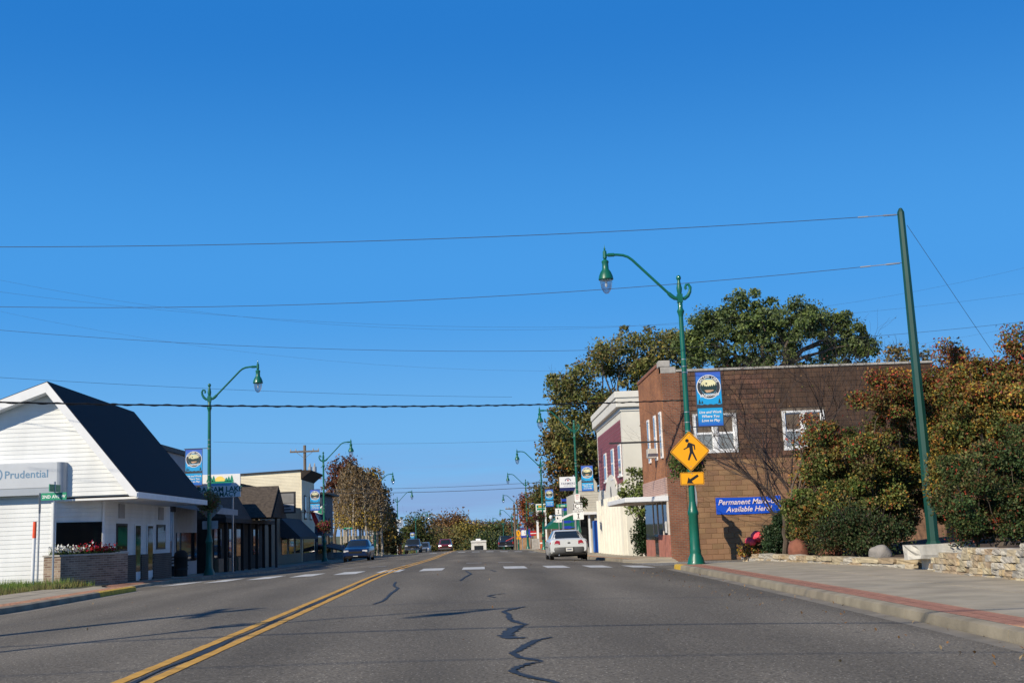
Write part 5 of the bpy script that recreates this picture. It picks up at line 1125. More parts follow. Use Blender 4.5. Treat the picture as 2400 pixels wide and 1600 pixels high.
def tree(name, label, cat, base, blobs, leaf, per, pal, wts, trunk_r, clump=.5, group=None, bark=None, trunk_top=None, shade_wts=None, nclump=40, colfn=None, multi=1, fill=.55, hollow=True, limb=True, twigs=0):
    """blobs: list of (centre, radii); clumps of leaves sit mostly near the blobs' surface"""
    bark = bark or BARK; base = Vector(base); t = thing(name, label, cat, base, group=group)
    vol = np.array([r[0]*r[1]*r[2] for _, r in blobs])**.67; vol /= vol.sum(); P = []; Cc = []; cl = []
    for (c, r), v in zip(blobs, vol):
        for k in range(max(5, int(nclump*v))):
            d = rng.normal(size=3); d /= np.linalg.norm(d); rad = rng.uniform(fill, 1.0)**.6 if hollow else rng.uniform(0, 1)**.4
            if k % 7 == 0: rad *= rng.uniform(1.05, 1.28)
            cl.append(np.array(c)+d*np.array(r)*rad)
    tops = cl
    for c in cl:
        n = int(per*rng.uniform(.5, 1.4)); q = np.clip(rng.normal(size=(n, 3)), -1.7, 1.7)*clump*np.array([.5, .5, .38])*rng.uniform(.5, 1.5)
        P.append(c+q); cw = np.array(wts, float)*rng.uniform(.15, 1.0, len(wts))**2.2; cc = pick(n, pal, cw, .18); cc = cc*.72+cc.mean(0)*.28
        if colfn is not None: cc = colfn(c+q, cc)
        Cc.append(cc*rng.uniform(.62, 1.25))
    P = np.concatenate(P); Cc = np.concatenate(Cc); keep = P[:, 2] > base.z+.05; P, Cc = P[keep], Cc[keep]
    leaves('crown', P, leaf*rng.uniform(.6, 1.35, len(P)), Cc, t, base)
    # trunk and limbs
    zc = trunk_top or min(c[2]-r[2]*.3 for c, r in blobs); m = MB(); mc = blobs[0][0]
    for k in range(multi):
        top = Vector((base.x+(mc[0]-base.x)*.35+random.uniform(-.2, .2)*multi, base.y+random.uniform(-.2, .2)*multi, zc)); st = base+Vector((random.uniform(-.1, .1)*(multi-1), random.uniform(-.1, .1)*(multi-1), -.2))
        pth = branch_path(st, top, 0, 6, .05); m.tube(pth, [trunk_r*(1-.35*i/6) for i in range(7)], 8)
        if limb:
            idx = rng.choice(len(cl), min(len(cl), max(6, int(26/multi))), replace=False)
            for i in idx:
                pp = branch_path(pth[random.choice((3, 4, 5, 6))], cl[i], .08, 5, .12); m.tube(pp, [trunk_r*.38*(1-.82*j/5) for j in range(6)], 5, cap=False)
    m.build('trunk', bark, t)
    if twigs:
        m = MB()
        for k in range(twigs):
            c = cl[rng.integers(len(cl))]; d = Vector(rng.normal(size=3)); d.z = abs(d.z)+.4; d.normalize(); L = clump*random.uniform(.8, 2.0)
            m.tube(branch_path(c, Vector(c)+d*L, 0, 3, .2), [.018, .012, .008, .004], 3, cap=False)
        m.build('twigs', TWIG, t)['kind'] = 'stuff'
    return t
# ---------------------------------------------------------------- planting bed, stone walls
STONEM = [pm('limestone_a', (.44, .37, .25), .9, .25, 5, bump=.5, bscale=18, detail=8), pm('limestone_b', (.36, .28, .18), .9, .3, 5, bump=.5, bscale=18, detail=8), pm('limestone_c', (.42, .39, .33), .9, .25, 5, bump=.5, bscale=18, detail=8)]
for q in STONEM: rand_obj(q, .14, .008)
def stone_mesh(mat, seed, sub=3):
    r = np.random.default_rng(seed); bm = bmesh.new(); bmesh.ops.create_cube(bm, size=1); bmesh.ops.subdivide_edges(bm, edges=bm.edges[:], cuts=2, use_grid_fill=True)
    for v in bm.verts:
        p = np.array(v.co); q = np.sign(p)*np.minimum(np.abs(p), .5); e = (np.abs(p) > .49).sum(); v.co = Vector(q*(1-.022*(e-1))+r.normal(size=3)*.026)
    me = bpy.data.meshes.new('stone'); bm.to_mesh(me); bm.free(); me.materials.append(mat); return me
STONES = [stone_mesh(STONEM[i % 3], i) for i in range(9)]
def wall_stones(root, path, z0f, courses, hh, depth=.3, lmin=.18, lmax=.5, setback=.03, hf=None):
    P = resample(path, .5); dist = [0]
    for a, b in zip(P, P[1:]): dist.append(dist[-1]+(b-a).length)
    def along(s):
        i = min(max(0, int(np.searchsorted(dist, s))-1), len(P)-2); t_ = (s-dist[i])/max(1e-6, dist[i+1]-dist[i]); return P[i].lerp(P[i+1], t_), (P[i+1]-P[i]).normalized()
    for c in range(courses):
        s = random.uniform(-.2, 0); h = hh*random.uniform(.9, 1.1)
        while s < dist[-1]:
            L = random.uniform(lmin, lmax); 
            if s+L > dist[-1]+.2: break
            q, d = along(min(max(0, s+L/2), dist[-1])); nn = Vector((d.y, -d.x, 0)); hj = hh*random.uniform(.9, 1.12)
            if hf and hh*(c+.6) > hf(q.y): s += L; continue
            ctr = q+nn*(depth/2+setback*c+random.uniform(-.045, .035)); o = mkobj('stone', random.choice(STONES), root)
            o.location = Vector((ctr.x, ctr.y, z0f(q.x, q.y)+hh*(c+.5)+random.uniform(-.006, .006)))-org(root); o.scale = (L*.975, depth*random.uniform(.9, 1.15), hj*.94)
            o.rotation_euler = (random.uniform(-.03, .03), random.uniform(-.025, .025), math.atan2(d.y, d.x)+random.uniform(-.06, .06)+(math.pi if random.random() < .5 else 0)); s += L
sw = lambda x, y: gz(x, y)+CH
w1 = thing('stone_wall', 'dry-stacked tan limestone retaining wall, tall part beside the stone bench', 'wall', (8.35, 22.6, sw(8.35, 22.6)))
wall_stones(w1, [(8.1, 12), (8.2, 17), (8.32, 20), (8.45, 22.7)], lambda x, y: sw(x, y)-.01, 6, .106, .3, .16, .42, setback=.02, hf=lambda y: float(np.interp(y, [18, 21, 22.7], [.62, .5, .36])))
w2 = thing('stone_wall', 'low single-course limestone edging along the bed of shrubs', 'wall', (8.3, 27, sw(8.3, 27)))
wall_stones(w2, [(8.95, 24.9), (8.4, 26.2), (8.1, 28), (7.75, 31), (7.5, 33.6)], lambda x, y: sw(x, y)-.01, 2, .115, .32, .25, .7)
w3 = thing('stone_wall', 'grey limestone edging at the corner of the bed by the pink blooms', 'wall', (7.6, 34.6, sw(7.6, 34.6)))
wall_stones(w3, [(7.5, 33.7), (7.55, 34.6), (8.2, 35.4), (9.6, 35.7)], lambda x, y: sw(x, y)-.06, 2, .1, .32, .3, .8)
def bedz(x, y):
    e = 8.3 if y < 24 else 8.1
    return gz(x, y)+CH+ (.42 if y < 22 else .42-.25*min(1, (y-22)/3)) + .05*math.sin(x*2.1)*math.sin(y*1.7)+min(.35, max(0, x-9)*.06)
def bed_sheet(ys, x0f):
    m = MB(); nx = 20; vs = []
    for y in ys:
        for i in range(nx+1): x = x0f(y)+(30-x0f(y))*(i/nx)**1.6; vs.append((x, y, bedz(x, y) if i else bedz(x, y)-.22))
    m.add(vs, [(j*(nx+1)+i, j*(nx+1)+i+1, (j+1)*(nx+1)+i+1, (j+1)*(nx+1)+i) for j in range(len(ys)-1) for i in range(nx)], 0, True); o = m.build('planting_bed', MULCH, None, angle=80); tag(o, kind='structure')
bed_sheet(fr(10, 35.5, 52), lambda y: float(np.interp(y, [10, 22.6, 23.2, 25.0, 26.2, 28, 31, 33.6, 34.6, 35.5], [8.45, 8.75, 9.3, 9.3, 8.75, 8.45, 8.1, 7.85, 7.95, 8.8])))
# limestone bench
Yb = 24.1; xa, xb_ = 8.75, 9.85; zz = sw(8.7, Yb)
bn_ = thing('stone_bench', 'thick pale limestone slab bench between the two stone walls', 'bench', (9.2, Yb, zz)); BST = pm('bench_limestone', (.6, .58, .52), .9, .3, 4, bump=.6, bscale=9, detail=9, stretch=(1, 1, .4)); bsm = stone_mesh(BST, 77)
o = mkobj('slab', bsm, bn_); z1_ = at(2160, 1276, Yb).z; z0_ = at(2120, 1312, Yb).z
o.location = Vector((9.25, Yb+.1, (z0_+z1_)/2))-org(bn_); o.scale = (1.3, .6, z1_-z0_); o.rotation_euler = (0, 0, .15)
for xx in (8.95, 9.3): 
    o = mkobj('leg', bsm, bn_); o.location = Vector((xx+.05, Yb+.1, (zz+z0_)/2))-org(bn_); o.scale = (.16, .4, z0_-zz+.06)
bx(bn_, 'footing', CONC, 8.7, 9.85, Yb-.5, Yb+.6, zz-.08, zz+.02)
# boulders
def boulder(label, px, py, Y, r, mat, seed, sq=(1, 1, .8)):
    p = at(px, py, Y); bm = bmesh.new(); bmesh.ops.create_icosphere(bm, subdivisions=3, radius=1); rr = np.random.default_rng(seed); k = rr.normal(size=(6, 3))
    for v in bm.verts:
        d = np.array(v.co); f = 1+sum(.05*math.sin(3*np.dot(d, q)+i) for i, q in enumerate(k)); v.co = Vector(d*f*np.array(sq)*r)
    for f in bm.faces: f.smooth = True
    me = bpy.data.meshes.new('boulder'); bm.to_mesh(me); bm.free(); me.materials.append(mat); o = mkobj('boulder', me); o.location = (p.x, Y, bedz(p.x, Y)+r*sq[2]*.45); return tag(o, label, 'boulder', 'boulders in the planting bed')
RDB = pm('red_boulder', (.2, .075, .048), .85, .3, 4, bump=.5, bscale=14); boulder('rounded red boulder beside the juniper', 1873, 1285, 31.5, .29, RDB, 3, (1, .9, 1.0)); boulder('smaller red boulder low among the shrubs', 1948, 1297, 30, .3, RDB, 4, (1.1, .9, .6)); boulder('grey boulder among grass tufts near the bench', 2062, 1285, 27, .24, pm('grey_boulder', (.25, .235, .22), .85, .25, 5, bump=.5), 5, (1, .9, .9))
# ---------------------------------------------------------------- crab-apple trees and shrubs
def autumn(topz, lowz):
    def f(P, c):
        t = np.clip((P[:, 2]-lowz)/(topz-lowz), 0, 1)+rng.normal(size=len(P))*.22; red = pick(len(P), [RED, DRED, ORG, BRN, YEL], [.7, 1.8, .7, 1.9, .25]); mask = (rng.uniform(size=len(P)) < np.clip(t*1.15-.3, 0, .8)); c = c.copy(); c[mask] = red[mask]; return c
    return f
PALC = [G1, G2, OLV, YEL, ORG, RED, BRN, LIME]
def W(px, py, Y): return tuple(at(px, py, Y))
def R_(px, Y): return px*Y/FPX
CG = 'autumn crab-apples above the stone wall'
def crab(label, bpx, Y, blobs, wts, topy, lowy, per=520, ncl=64, leaf=.069, **k):
    bx_ = xat(bpx, Y, 1270); B_ = [(W(px, py, Y+dy), (R_(rx, Y), R_(rx, Y)*.8, R_(ry, Y))) for px, py, rx, ry, dy in blobs]
    return tree('crab_apple', label, 'tree', (bx_, Y, bedz(bx_, Y)-.05), B_, leaf, per, PALC, wts, .09, .29, CG, nclump=int(ncl*1.25), colfn=autumn(at(0, topy, Y).z if False else at(2000, topy, Y).z, at(2000, lowy, Y).z), multi=3, fill=.35, twigs=60, **k)
crab('crab-apple with green and rust leaves behind the bench', 2010, 30, [(2010, 1080, 110, 110, 0), (1935, 1110, 70, 95, .4), (2075, 960, 80, 85, .5), (1990, 1190, 125, 80, 0), (1895, 1190, 45, 65, .2), (2090, 1190, 80, 80, .4)], [4, 4, 2.2, .5, .4, .25, 1.2, .9], 840, 1150, ncl=130)
crab('tall dark red-topped crab-apple right behind the green pole', 2190, 31.5, [(2190, 1010, 110, 120, 0), (2235, 905, 62, 75, 0), (2232, 838, 16, 58, -1), (2262, 868, 12, 40, -1), (2150, 1130, 120, 95, 0), (2140, 920, 50, 60, 0)], [3, 3, 2, .8, .8, .5, 1.5, .5], 800, 1120, ncl=150)
crab('broad orange and yellow crab-apple past the green pole', 2340, 27.5, [(2330, 1000, 130, 130, 0), (2300, 905, 85, 58, .3), (2430, 920, 75, 100, 0), (2378, 818, 12, 55, 0), (2345, 865, 12, 35, 0), (2450, 1050, 110, 130, 0), (2250, 1080, 80, 90, .5)], [2.4, 2.8, 2.2, 2.0, 1.3, .5, 1.2, 1], 760, 1040, ncl=210)
crab('orange-flecked leggy shrub left of the crab-apples', 1850, 33, [(1915, 1050, 38, 65, 0), (1895, 1130, 34, 50, 0), (1925, 1190, 40, 50, 0)], [2.6, 2, 2, 1, 1.0, .5, 1.5, .3], 960, 1130, per=220, ncl=40, leaf=.08)
SHG = 'low shrubs in the planting bed'
def shrub(label, bpx, Y, blobs, pal, wts, leaf=.06, per=380, ncl=50, clump=.28, cat='shrub', name='shrub', twigs=0, fz=bedz):
    bx_ = xat(bpx, Y, 1280); B_ = [(W(px, py, Y+dy), (R_(rx, Y), R_(rx, Y)*.85, R_(ry, Y))) for px, py, rx, ry, dy in blobs]
    return tree(name, label, cat, (bx_, Y, fz(bx_, Y)-.05), B_, leaf, per, pal, wts, .035, clump, SHG, nclump=ncl, multi=3, fill=.3, trunk_top=fz(bx_, Y)+.35, twigs=twigs)
shrub('dark green juniper mound beside the blue wall banner', 1825, 33.6, [(1838, 1248, 32, 36, 0), (1855, 1225, 28, 32, .2), (1822, 1275, 26, 16, 0)], [(.02, .042, .02), (.03, .06, .022), (.05, .07, .03)], [3, 3, 1], .07, 420, 60, .25)
shrub('dense dark cotoneaster with red berries overhanging the tall stone wall', 2290, 23.8, [(2295, 1175, 95, 100, 0), (2265, 1225, 45, 48, -.2), (2380, 1120, 60, 85, .3), (2390, 1215, 65, 60, 0), (2262, 1105, 45, 50, .4), (2330, 1075, 40, 40, .3), (2400, 1040, 35, 45, .4)], [(.03, .065, .022), (.05, .1, .03), (.085, .115, .035), (.4, .04, .025), (.17, .07, .035), OLV], [4, 4, 3, .5, 1.2, 1], .055, 420, 150, .24, twigs=80)
shrub('dark green shrub under the crab-apples behind the bench', 2000, 28.6, [(2010, 1240, 60, 42, 0), (1950, 1262, 42, 26, .2), (2085, 1250, 40, 30, 0), (2040, 1275, 50, 14, -.3), (1985, 1215, 30, 25, .3)], [(.03, .06, .022), (.05, .08, .027), (.08, .07, .03), (.12, .06, .03)], [4, 3, 1, 1], .06, 300, 70, .34, twigs=60)
shrub('rust and green low shrub behind the red boulder', 1905, 32, [(1905, 1250, 40, 45, 0), (1945, 1235, 40, 55, .3)], PALC, [3, 2, 2, .2, .4, .5, 2.2, 0], .06, 360, 40, .26)
shrub('small orange-leaved plant below the pink blooms', 1765, 34.2, [(1765, 1285, 28, 18, 0), (1752, 1294, 24, 12, 0)], [OLV, LIME, ORG, YEL, (.4, .12, .1)], [2, 2, 2, 1, 1], .07, 120, 22, .18)
# pink blooms
p = at(1772, 1259, 34); PINK = pm('pink_bloom', S(225, 70, 90), .6, .12, 12)
pk = thing('pink_blooms', 'two round pink flower heads on stems at the bed corner', 'flowers', (p.x, 34, bedz(p.x, 34)))
for px, py, r in ((1774, 1257, .17), (1756, 1268, .12), (1764, 1270, .1)):
    q = at(px, py, 34+random.uniform(-.1, .1)); bm = bmesh.new(); bmesh.ops.create_icosphere(bm, subdivisions=3, radius=r)
    for v in bm.verts: v.co *= 1+.07*math.sin(v.co.x*70)*math.sin(v.co.z*60)+.04*math.sin(v.co.y*90)
    me = bpy.data.meshes.new('bloom'); bm.to_mesh(me); bm.free(); me.materials.append(PINK); o = mkobj('bloom', me, pk); o.location = q-org(pk)
    MB().tube([(q.x, q.y, q.z-r*.9), (q.x-.03, q.y, bedz(q.x, q.y)-.05)], .012, 5).build('stem', pm('stem_green', (.06, .1, .03), .7, .1), pk)
# grass tufts in the bed
def tuft(label, px, py, Y, n, h, col):
    p = at(px, py, Y); z = bedz(p.x, Y)-.02; m = MB()
    for i in range(n):
        a = random.uniform(0, 6.28); l = h*random.uniform(.6, 1.1); o_ = random.uniform(.0, .12); b = Vector((p.x+o_*math.cos(a), Y+o_*math.sin(a), z)); w_ = .012; sd = Vector((-math.sin(a), math.cos(a), 0))*w_
        k = b+Vector((math.cos(a)*l*.3, math.sin(a)*l*.3, l*.75)); e = b+Vector((math.cos(a)*l*.75, math.sin(a)*l*.75, l*.85))
        m.add([b-sd, b+sd, k+sd*.8, k-sd*.8, e], [(0, 1, 2, 3), (3, 2, 4)])
    o = m.build('grass_tuft', pm('tuft_green_%d' % n, col, .6, .25, 20), None, loc=(p.x, Y, z)); o.data.transform(Matrix.Translation((-p.x, -Y, -z))); return tag(o, label, 'grass tuft', 'grass tufts in the planting bed')
tuft('bright green grass tuft above the tall stone wall', 2365, 1262, 21.5, 90, .55, (.11, .17, .04)); tuft('pale grass tuft beside the grey boulder', 2085, 1285, 26.6, 60, .34, (.15, .17, .07)); tuft('thin green tuft by the low stone edging', 1935, 1285, 29.6, 50, .3, (.1, .14, .05))
# bare tree against the brick wall
def bare(label, px, Y, spread, seed, top):
    random.seed(seed); x = xat(px, Y, 1290); z = gz(x, Y)+.1; b = Vector((x, Y, z)); t = thing('bare_tree', label, 'tree', b); m = MB(); tips = []
    def grow(p, d, L, r, lev):
        n = 4; pts = [p]; q = p.copy(); dd = d.copy()
        for i in range(n):
            dd = (dd+Vector((random.gauss(0, .16), random.gauss(0, .16), random.gauss(.02, .1)))).normalized(); q = q+dd*(L/n); pts.append(q.copy())
        m.tube(pts, [r*(1-.45*i/n) for i in range(n+1)], 5 if lev < 2 else 3, cap=False)
        if lev >= 5: tips.append(q); return
        for k in range(3):
            s = pts[random.choice((1, 2, 3, 4))] if k else pts[-1]; nd = (dd+Vector((random.gauss(0, .55), random.gauss(0, .45), random.gauss(.12, .35)))).normalized(); grow(s, nd, L*random.uniform(.6, .85), r*.58, lev+1)
    for k in range(5): grow(b+Vector((random.uniform(-.2, .2), random.uniform(-.2, .2), -.1)), Vector((random.uniform(-spread, spread), random.uniform(-.25, .25), 1)).normalized(), top*random.uniform(.36, .46), .048, 0)
    m.build('branches', TWIG, t); n = len(tips); P = np.array([tuple(q) for q in tips if random.random() < .12]); leaves('last_leaves', P, np.full(len(P), .075), pick(len(P), [DRED, BRN, OLV], [1, 2, 1]), t, b); random.seed(7); return t
bare('nearly bare dark-twigged tree in front of the brick wall windows', 1862, 40.5, .55, 5, 7.2)
bare('second bare twiggy tree close to the crab-apples', 1930, 38.0, .55, 9, 6.6)
# ---------------------------------------------------------------- big trees behind the right-hand buildings
def big(name, label, bpx, Y, blobs, pal, wts, leaf, per, ncl, clump, tr=.35, bark=None, group='trees behind the buildings', colfn=None, **k):
    bx_ = xat(bpx, Y, 1240); B_ = [(W(px, py, Y+dy), (R_(rx, Y), R_(rx, Y)*.8, R_(ry, Y))) for px, py, rx, ry, dy in blobs]
    return tree(name, label, 'tree', (bx_, Y, gz(bx_, Y)-.1), B_, leaf, per, pal, wts, tr, clump, group, nclump=ncl, bark=bark, colfn=colfn, **k)
big('oak_tree', 'large olive-brown oak rising behind the cream stucco building', 1445, 110, [(1430, 900, 135, 100, 0), (1350, 960, 85, 100, -1), (1480, 830, 110, 65, 1), (1400, 1040, 100, 100, 0), (1312, 910, 50, 50, 0), (1560, 850, 85, 75, 2), (1600, 820, 55, 50, 2)], [G2, OLV, LIME, BRN, YEL, (.2, .19, .08)], [3, 6, 3, 1.2, .5, 4], .28, 120, 290, .9, .45, fill=.25, twigs=200)
big('maple_tree', 'rust-brown tree below the oak, behind the grey shop', 1370, 113, [(1355, 1110, 60, 85, 0), (1312, 1160, 42, 50, 0), (1305, 1070, 36, 60, 0), (1395, 1080, 45, 80, 1)], [BRN, ORG, OLV, DRED, G1, (.11, .085, .05)], [2, .6, 4, .3, 2, 3], .32, 170, 100, 1.1, .3, fill=.2, twigs=60)
big('silver_maple', 'tall green tree with feathery top behind the brick building', 1830, 80, [(1780, 790, 130, 75, 0), (1740, 745, 50, 55, 0), (1680, 780, 70, 60, 0), (1860, 770, 90, 60, 0), (1970, 795, 80, 70, 1), (2020, 830, 50, 40, 1), (1900, 735, 32, 40, 0), (1640, 780, 45, 55, 0), (1770, 725, 22, 42, 0), (1620, 830, 55, 50, 0), (1735, 715, 16, 38, 0), (1695, 745, 16, 40, 0), (1810, 735, 15, 38, 0), (1870, 725, 14, 36, 0), (1975, 745, 16, 40, 1), (2035, 800, 14, 30, 1), (1655, 745, 14, 34, 0), (1690, 855, 60, 35, 0), (1800, 860, 70, 35, 0), (1910, 865, 70, 32, 0), (2010, 875, 40, 28, 1)], [G1, G2, LIME, (.15, .19, .085), (.1, .14, .06)], [1.5, 4, 3, 4, 3], .2, 150, 340, .55, .5, fill=.1, twigs=60)
big('pale_tree', 'small thin-leaved tree beyond the brick wall top', 2120, 85, [(2110, 835, 45, 30, 0), (2160, 850, 40, 25, 0)], [OLV, BRN, (.2, .15, .07)], [2, 2, 2], .25, 40, 26, .7, .2, fill=.1, twigs=70)
big('young_tree', 'slender light-green sapling between the brick and stucco buildings', 1500, 57, [(1497, 1120, 26, 42, 0), (1480, 1150, 28, 22, -.4), (1512, 1160, 28, 45, 0), (1495, 1200, 26, 20, -.4)], [LIME, G2, (.16, .2, .07)], [3, 3, 2], .15, 70, 34, .4, .06, group='garden between the buildings', fill=.2)
big('yew_bush', 'dark green bush between the storefront and the stucco building', 1512, 56, [(1512, 1270, 18, 34, 0), (1508, 1240, 14, 25, 0)], [(.02, .045, .018), (.03, .06, .02)], [1, 1], .1, 200, 26, .3, .05, group='garden between the buildings', fill=.2)
# ---------------------------------------------------------------- left grove and far trees
GG = 'birch grove past the dark blue building'
for i in range(14):
    px = 800+i*7.2+random.uniform(-3, 3); Y = 118+random.uniform(0, 14); top = 1078+random.uniform(0, 28)+(max(0, i-8)*7)
    xx = xat(px, Y, 1280); b = Vector((xx, Y, swz(xx, Y)-.1)); lab = 'slim pale-trunked tree with thinning brown and gold leaves in the grove' if i not in (0, 13) else ('slim birch nearest the dark blue building wall', '', '', '', '', '', '', '', '', '', '', '', '', 'slim birch beside the dense bronze tree')[i]
    t = thing('birch_tree', lab, 'tree', b, group=GG); zt = at(px, top, Y).z; m = MB(); lean = random.uniform(-.5, .5); pth = [b+Vector((lean*s*s, 0, (zt-b.z)*s)) for s in (0, .2, .4, .6, .8, 1)]; m.tube(pth, [.14, .12, .1, .075, .045, .015], 6)
    for k in range(26):
        s = random.uniform(.3, .97); p0 = b+Vector((lean*s*s, 0, (zt-b.z)*s)); a = random.uniform(0, 6.28); L = (1.15-s)*3.2*random.uniform(.5, 1); m.tube([p0, p0+Vector((math.cos(a)*L*.4, math.sin(a)*L*.4, L*.45)), p0+Vector((math.cos(a)*L*.6, math.sin(a)*L*.6, L))], [.035, .022, .008], 3, cap=False)
    m.build('trunk', BIRCH, t); n = 1500; s = rng.uniform(.33, 1.0, n); a = rng.uniform(0, 6.28, n); rr = (1.12-s)*2.1*np.sqrt(rng.uniform(0, 1, n)); P = np.stack([b.x+lean*s*s+rr*np.cos(a), b.y+rr*np.sin(a), b.z+(zt-b.z)*s], 1)
    low = np.clip(1.25-2*s, 0, .8); c = pick(n, [(.17, .125, .075), (.2, .155, .085), (.22, .15, .085), (.24, .15, .05)], [3, 2, 2, .8]); y_ = pick(n, [YEL, (.45, .32, .06), OLV], [2, 2, 1]); mk = rng.uniform(size=n) < low; c[mk] = y_[mk]; leaves('crown', P, .21*rng.uniform(.6, 1.3, n), c, t, b)
big('red_maple', 'red-leaved maple behind the second left lamp', 785, 132, [(790, 1105, 25, 30, 0), (822, 1090, 14, 18, 0), (775, 1140, 20, 30, 0)], [DRED, BRN, (.15, .06, .045)], [2, 3, 3], .27, 55, 40, .8, .2, group='trees past the left shops', fill=.2, twigs=60)
big('golden_tree', 'dense bronze and gold tree at the end of the birch grove', 880, 138, [(885, 1190, 30, 60, 0), (870, 1130, 25, 40, 0), (900, 1230, 20, 40, 0), (858, 1190, 25, 60, 0)], [BRN, OLV, (.2, .12, .04), YEL], [3, 3, 3, .8], .32, 110, 80, 1.0, .2, group='trees past the left shops', fill=.2, twigs=40)
big('dark_evergreen', 'very dark tall evergreen beside the fourth left lamp', 905, 150, [(905, 1240, 24, 55, 0), (900, 1180, 14, 40, 0), (918, 1265, 18, 30, 0)], [(.02, .03, .015), (.03, .03, .018), (.035, .045, .02)], [1, 1, 1], .3, 170, 70, .9, .2, group='trees past the left shops', fill=.15)
Y = 116
for k, (px, lab) in enumerate(((812, 'low clipped hedge mound at the foot of the birches, grass side'), (838, 'low clipped hedge mound under the birch grove, middle one'), (864, 'low clipped hedge mound next to the birch grove lamp'))):
    shrub(lab, px, Y+k, [(px, 1290, 17, 14, 0)], [(.03, .055, .02), (.05, .06, .025), BRN], [3, 2, 1], .14, 200, 26, .4, name='hedge', fz=lambda x, y: swz(x, y))
FG = 'trees on the far horizon'; FT = [
 ('orange-crowned spreading oak on the horizon above the road', 1052, 330, [(1050, 1230, 32, 22, 0), (1072, 1232, 22, 18, 0), (1030, 1240, 18, 16, 0)], [BRN, (.25, .12, .05), (.16, .11, .06)], [3, 1, 3]),
 ('grey-green bushy tree left of the horizon oak', 1020, 320, [(1025, 1262, 18, 22, 0), (1012, 1275, 15, 18, 0)], [OLV, BRN, (.12, .11, .08)], [2, 2, 3]),
 ('yellowing rounded tree right of the red vehicle', 1098, 300, [(1096, 1255, 20, 20, 0), (1080, 1268, 18, 16, 0)], [YEL, OLV, (.22, .17, .04)], [1, 2, 2.5]),
 ('olive tree directly behind the red vehicle', 1050, 290, [(1048, 1272, 26, 16, 0), (1030, 1275, 16, 14, 0)], [OLV, (.15, .12, .04), BRN], [3, 2, 1]),
 ('rust tree behind the camper', 1120, 340, [(1115, 1248, 24, 16, 0), (1135, 1252, 20, 14, 0)], [BRN, DRED, (.14, .08, .05)], [2, 1, 2]),
 ('dark green tree between camper and pickup', 1158, 300, [(1150, 1258, 22, 22, 0), (1172, 1262, 16, 18, 0)], [G1, OLV, (.05, .06, .03)], [3, 1, 2]),
 ('reddish bush behind the black pickup', 1162, 310, [(1160, 1265, 16, 14, 0), (1180, 1262, 14, 18, 0)], [DRED, BRN, OLV], [1, 2, 1]),
 ('brown round-topped tree past the far lamps', 1186, 330, [(1188, 1250, 14, 12, 0)], [BRN, (.12, .08, .05), OLV], [2, 2, 1]),
 ('dark oak above the parked dark cars', 985, 230, [(985, 1240, 26, 26, 0), (965, 1245, 20, 18, 0), (1000, 1262, 16, 18, 0), (975, 1265, 24, 20, 0)], [G1, OLV, (.05, .055, .025), BRN], [3, 2, 3, 1]),
 ('low thicket left of the horizon oak', 1005, 270, [(1000, 1276, 18, 14, 0), (1015, 1282, 14, 9, 0)], [OLV, BRN, G1], [2, 1, 1]),
 ('red-orange leaved street tree behind the white post sign', 1245, 140, [(1245, 1200, 14, 28, 0), (1262, 1215, 16, 22, 0), (1235, 1180, 10, 16, 0)], [ORG, RED, BRN, DRED], [2, 1, 2, 2]),
 ('dark green street tree between the third and fourth lamps', 1290, 125, [(1270, 1200, 22, 24, 0), (1295, 1180, 22, 22, 0), (1265, 1160, 18, 22, 0)], [G1, OLV, BRN], [3, 2, 1]),
 ('scrubby tree behind the camper roof', 1135, 270, [(1120, 1278, 18, 12, 0), (1145, 1275, 16, 14, 0)], [G1, (.06, .08, .05), OLV], [2, 2, 1])]
for lab, bpx, Y, bl, pal, wts in FT: big('roadside_tree', lab, bpx, Y, bl, pal, wts, .0017*Y, 130 if Y > 200 else 170, 46, .009*Y, .0012*Y, group=FG, fill=.2, twigs=20)
# far woodland that closes the horizon
n = 26000; X_ = rng.uniform(-420, 420, n); Yf = rng.uniform(420, 520, n); hz = np.array([hill(x, y) for x, y in zip(X_, Yf)]); Z_ = hz+rng.uniform(0, 1, n)**.6*(7+3.5*np.sin(X_*.13)+2.5*np.sin(X_*.041+1))
c = pick(n, [OLV, BRN, G1, G2, ORG, YEL], [3, 3, 3, 2, .6, .5]); o = leaves('far_woodland', np.stack([X_, Yf, Z_], 1), rng.uniform(1.2, 2.4, n), c, None, (0, 0, 0), 'stuff'); tag(o, 'far band of mixed autumn woodland along the horizon', 'woodland')
# ---------------------------------------------------------------- grass on the left corner
def lawnz(x, y): return gz(x, y)+.15
lw = sheet('lawn', fr(-40, -10.92, 24), fr(21.2, 36.0, 12), pm('lawn_earth', (.07, .075, .03), .95, .3, 3), zfun=lawnz); tag(lw, kind='structure')
n = 42000; gx = -10.95-rng.uniform(0, 1, n)**1.2*9; gy = rng.uniform(25.5, 36.85, n); ok = gx < -10.95-np.clip((gy-31)/5.5, 0, 1)*.65; gx, gy = gx[ok], gy[ok]; n = len(gx); m = np.zeros((n, 3, 3)); h = rng.uniform(.09, .24, n)*(1+.5*np.sin(gx*1.7)*np.sin(gy*2.3)); a = rng.uniform(0, 6.28, n)
z = np.array([lawnz(x, y) for x, y in zip(gx, gy)]); w_ = .009
V = np.stack([np.stack([gx-w_*np.cos(a), gy-w_*np.sin(a), z-.01], 1), np.stack([gx+w_*np.cos(a), gy+w_*np.sin(a), z-.01], 1), np.stack([gx+rng.normal(size=n)*.05, gy+rng.normal(size=n)*.05, z+h], 1)], 1).reshape(-1, 3)
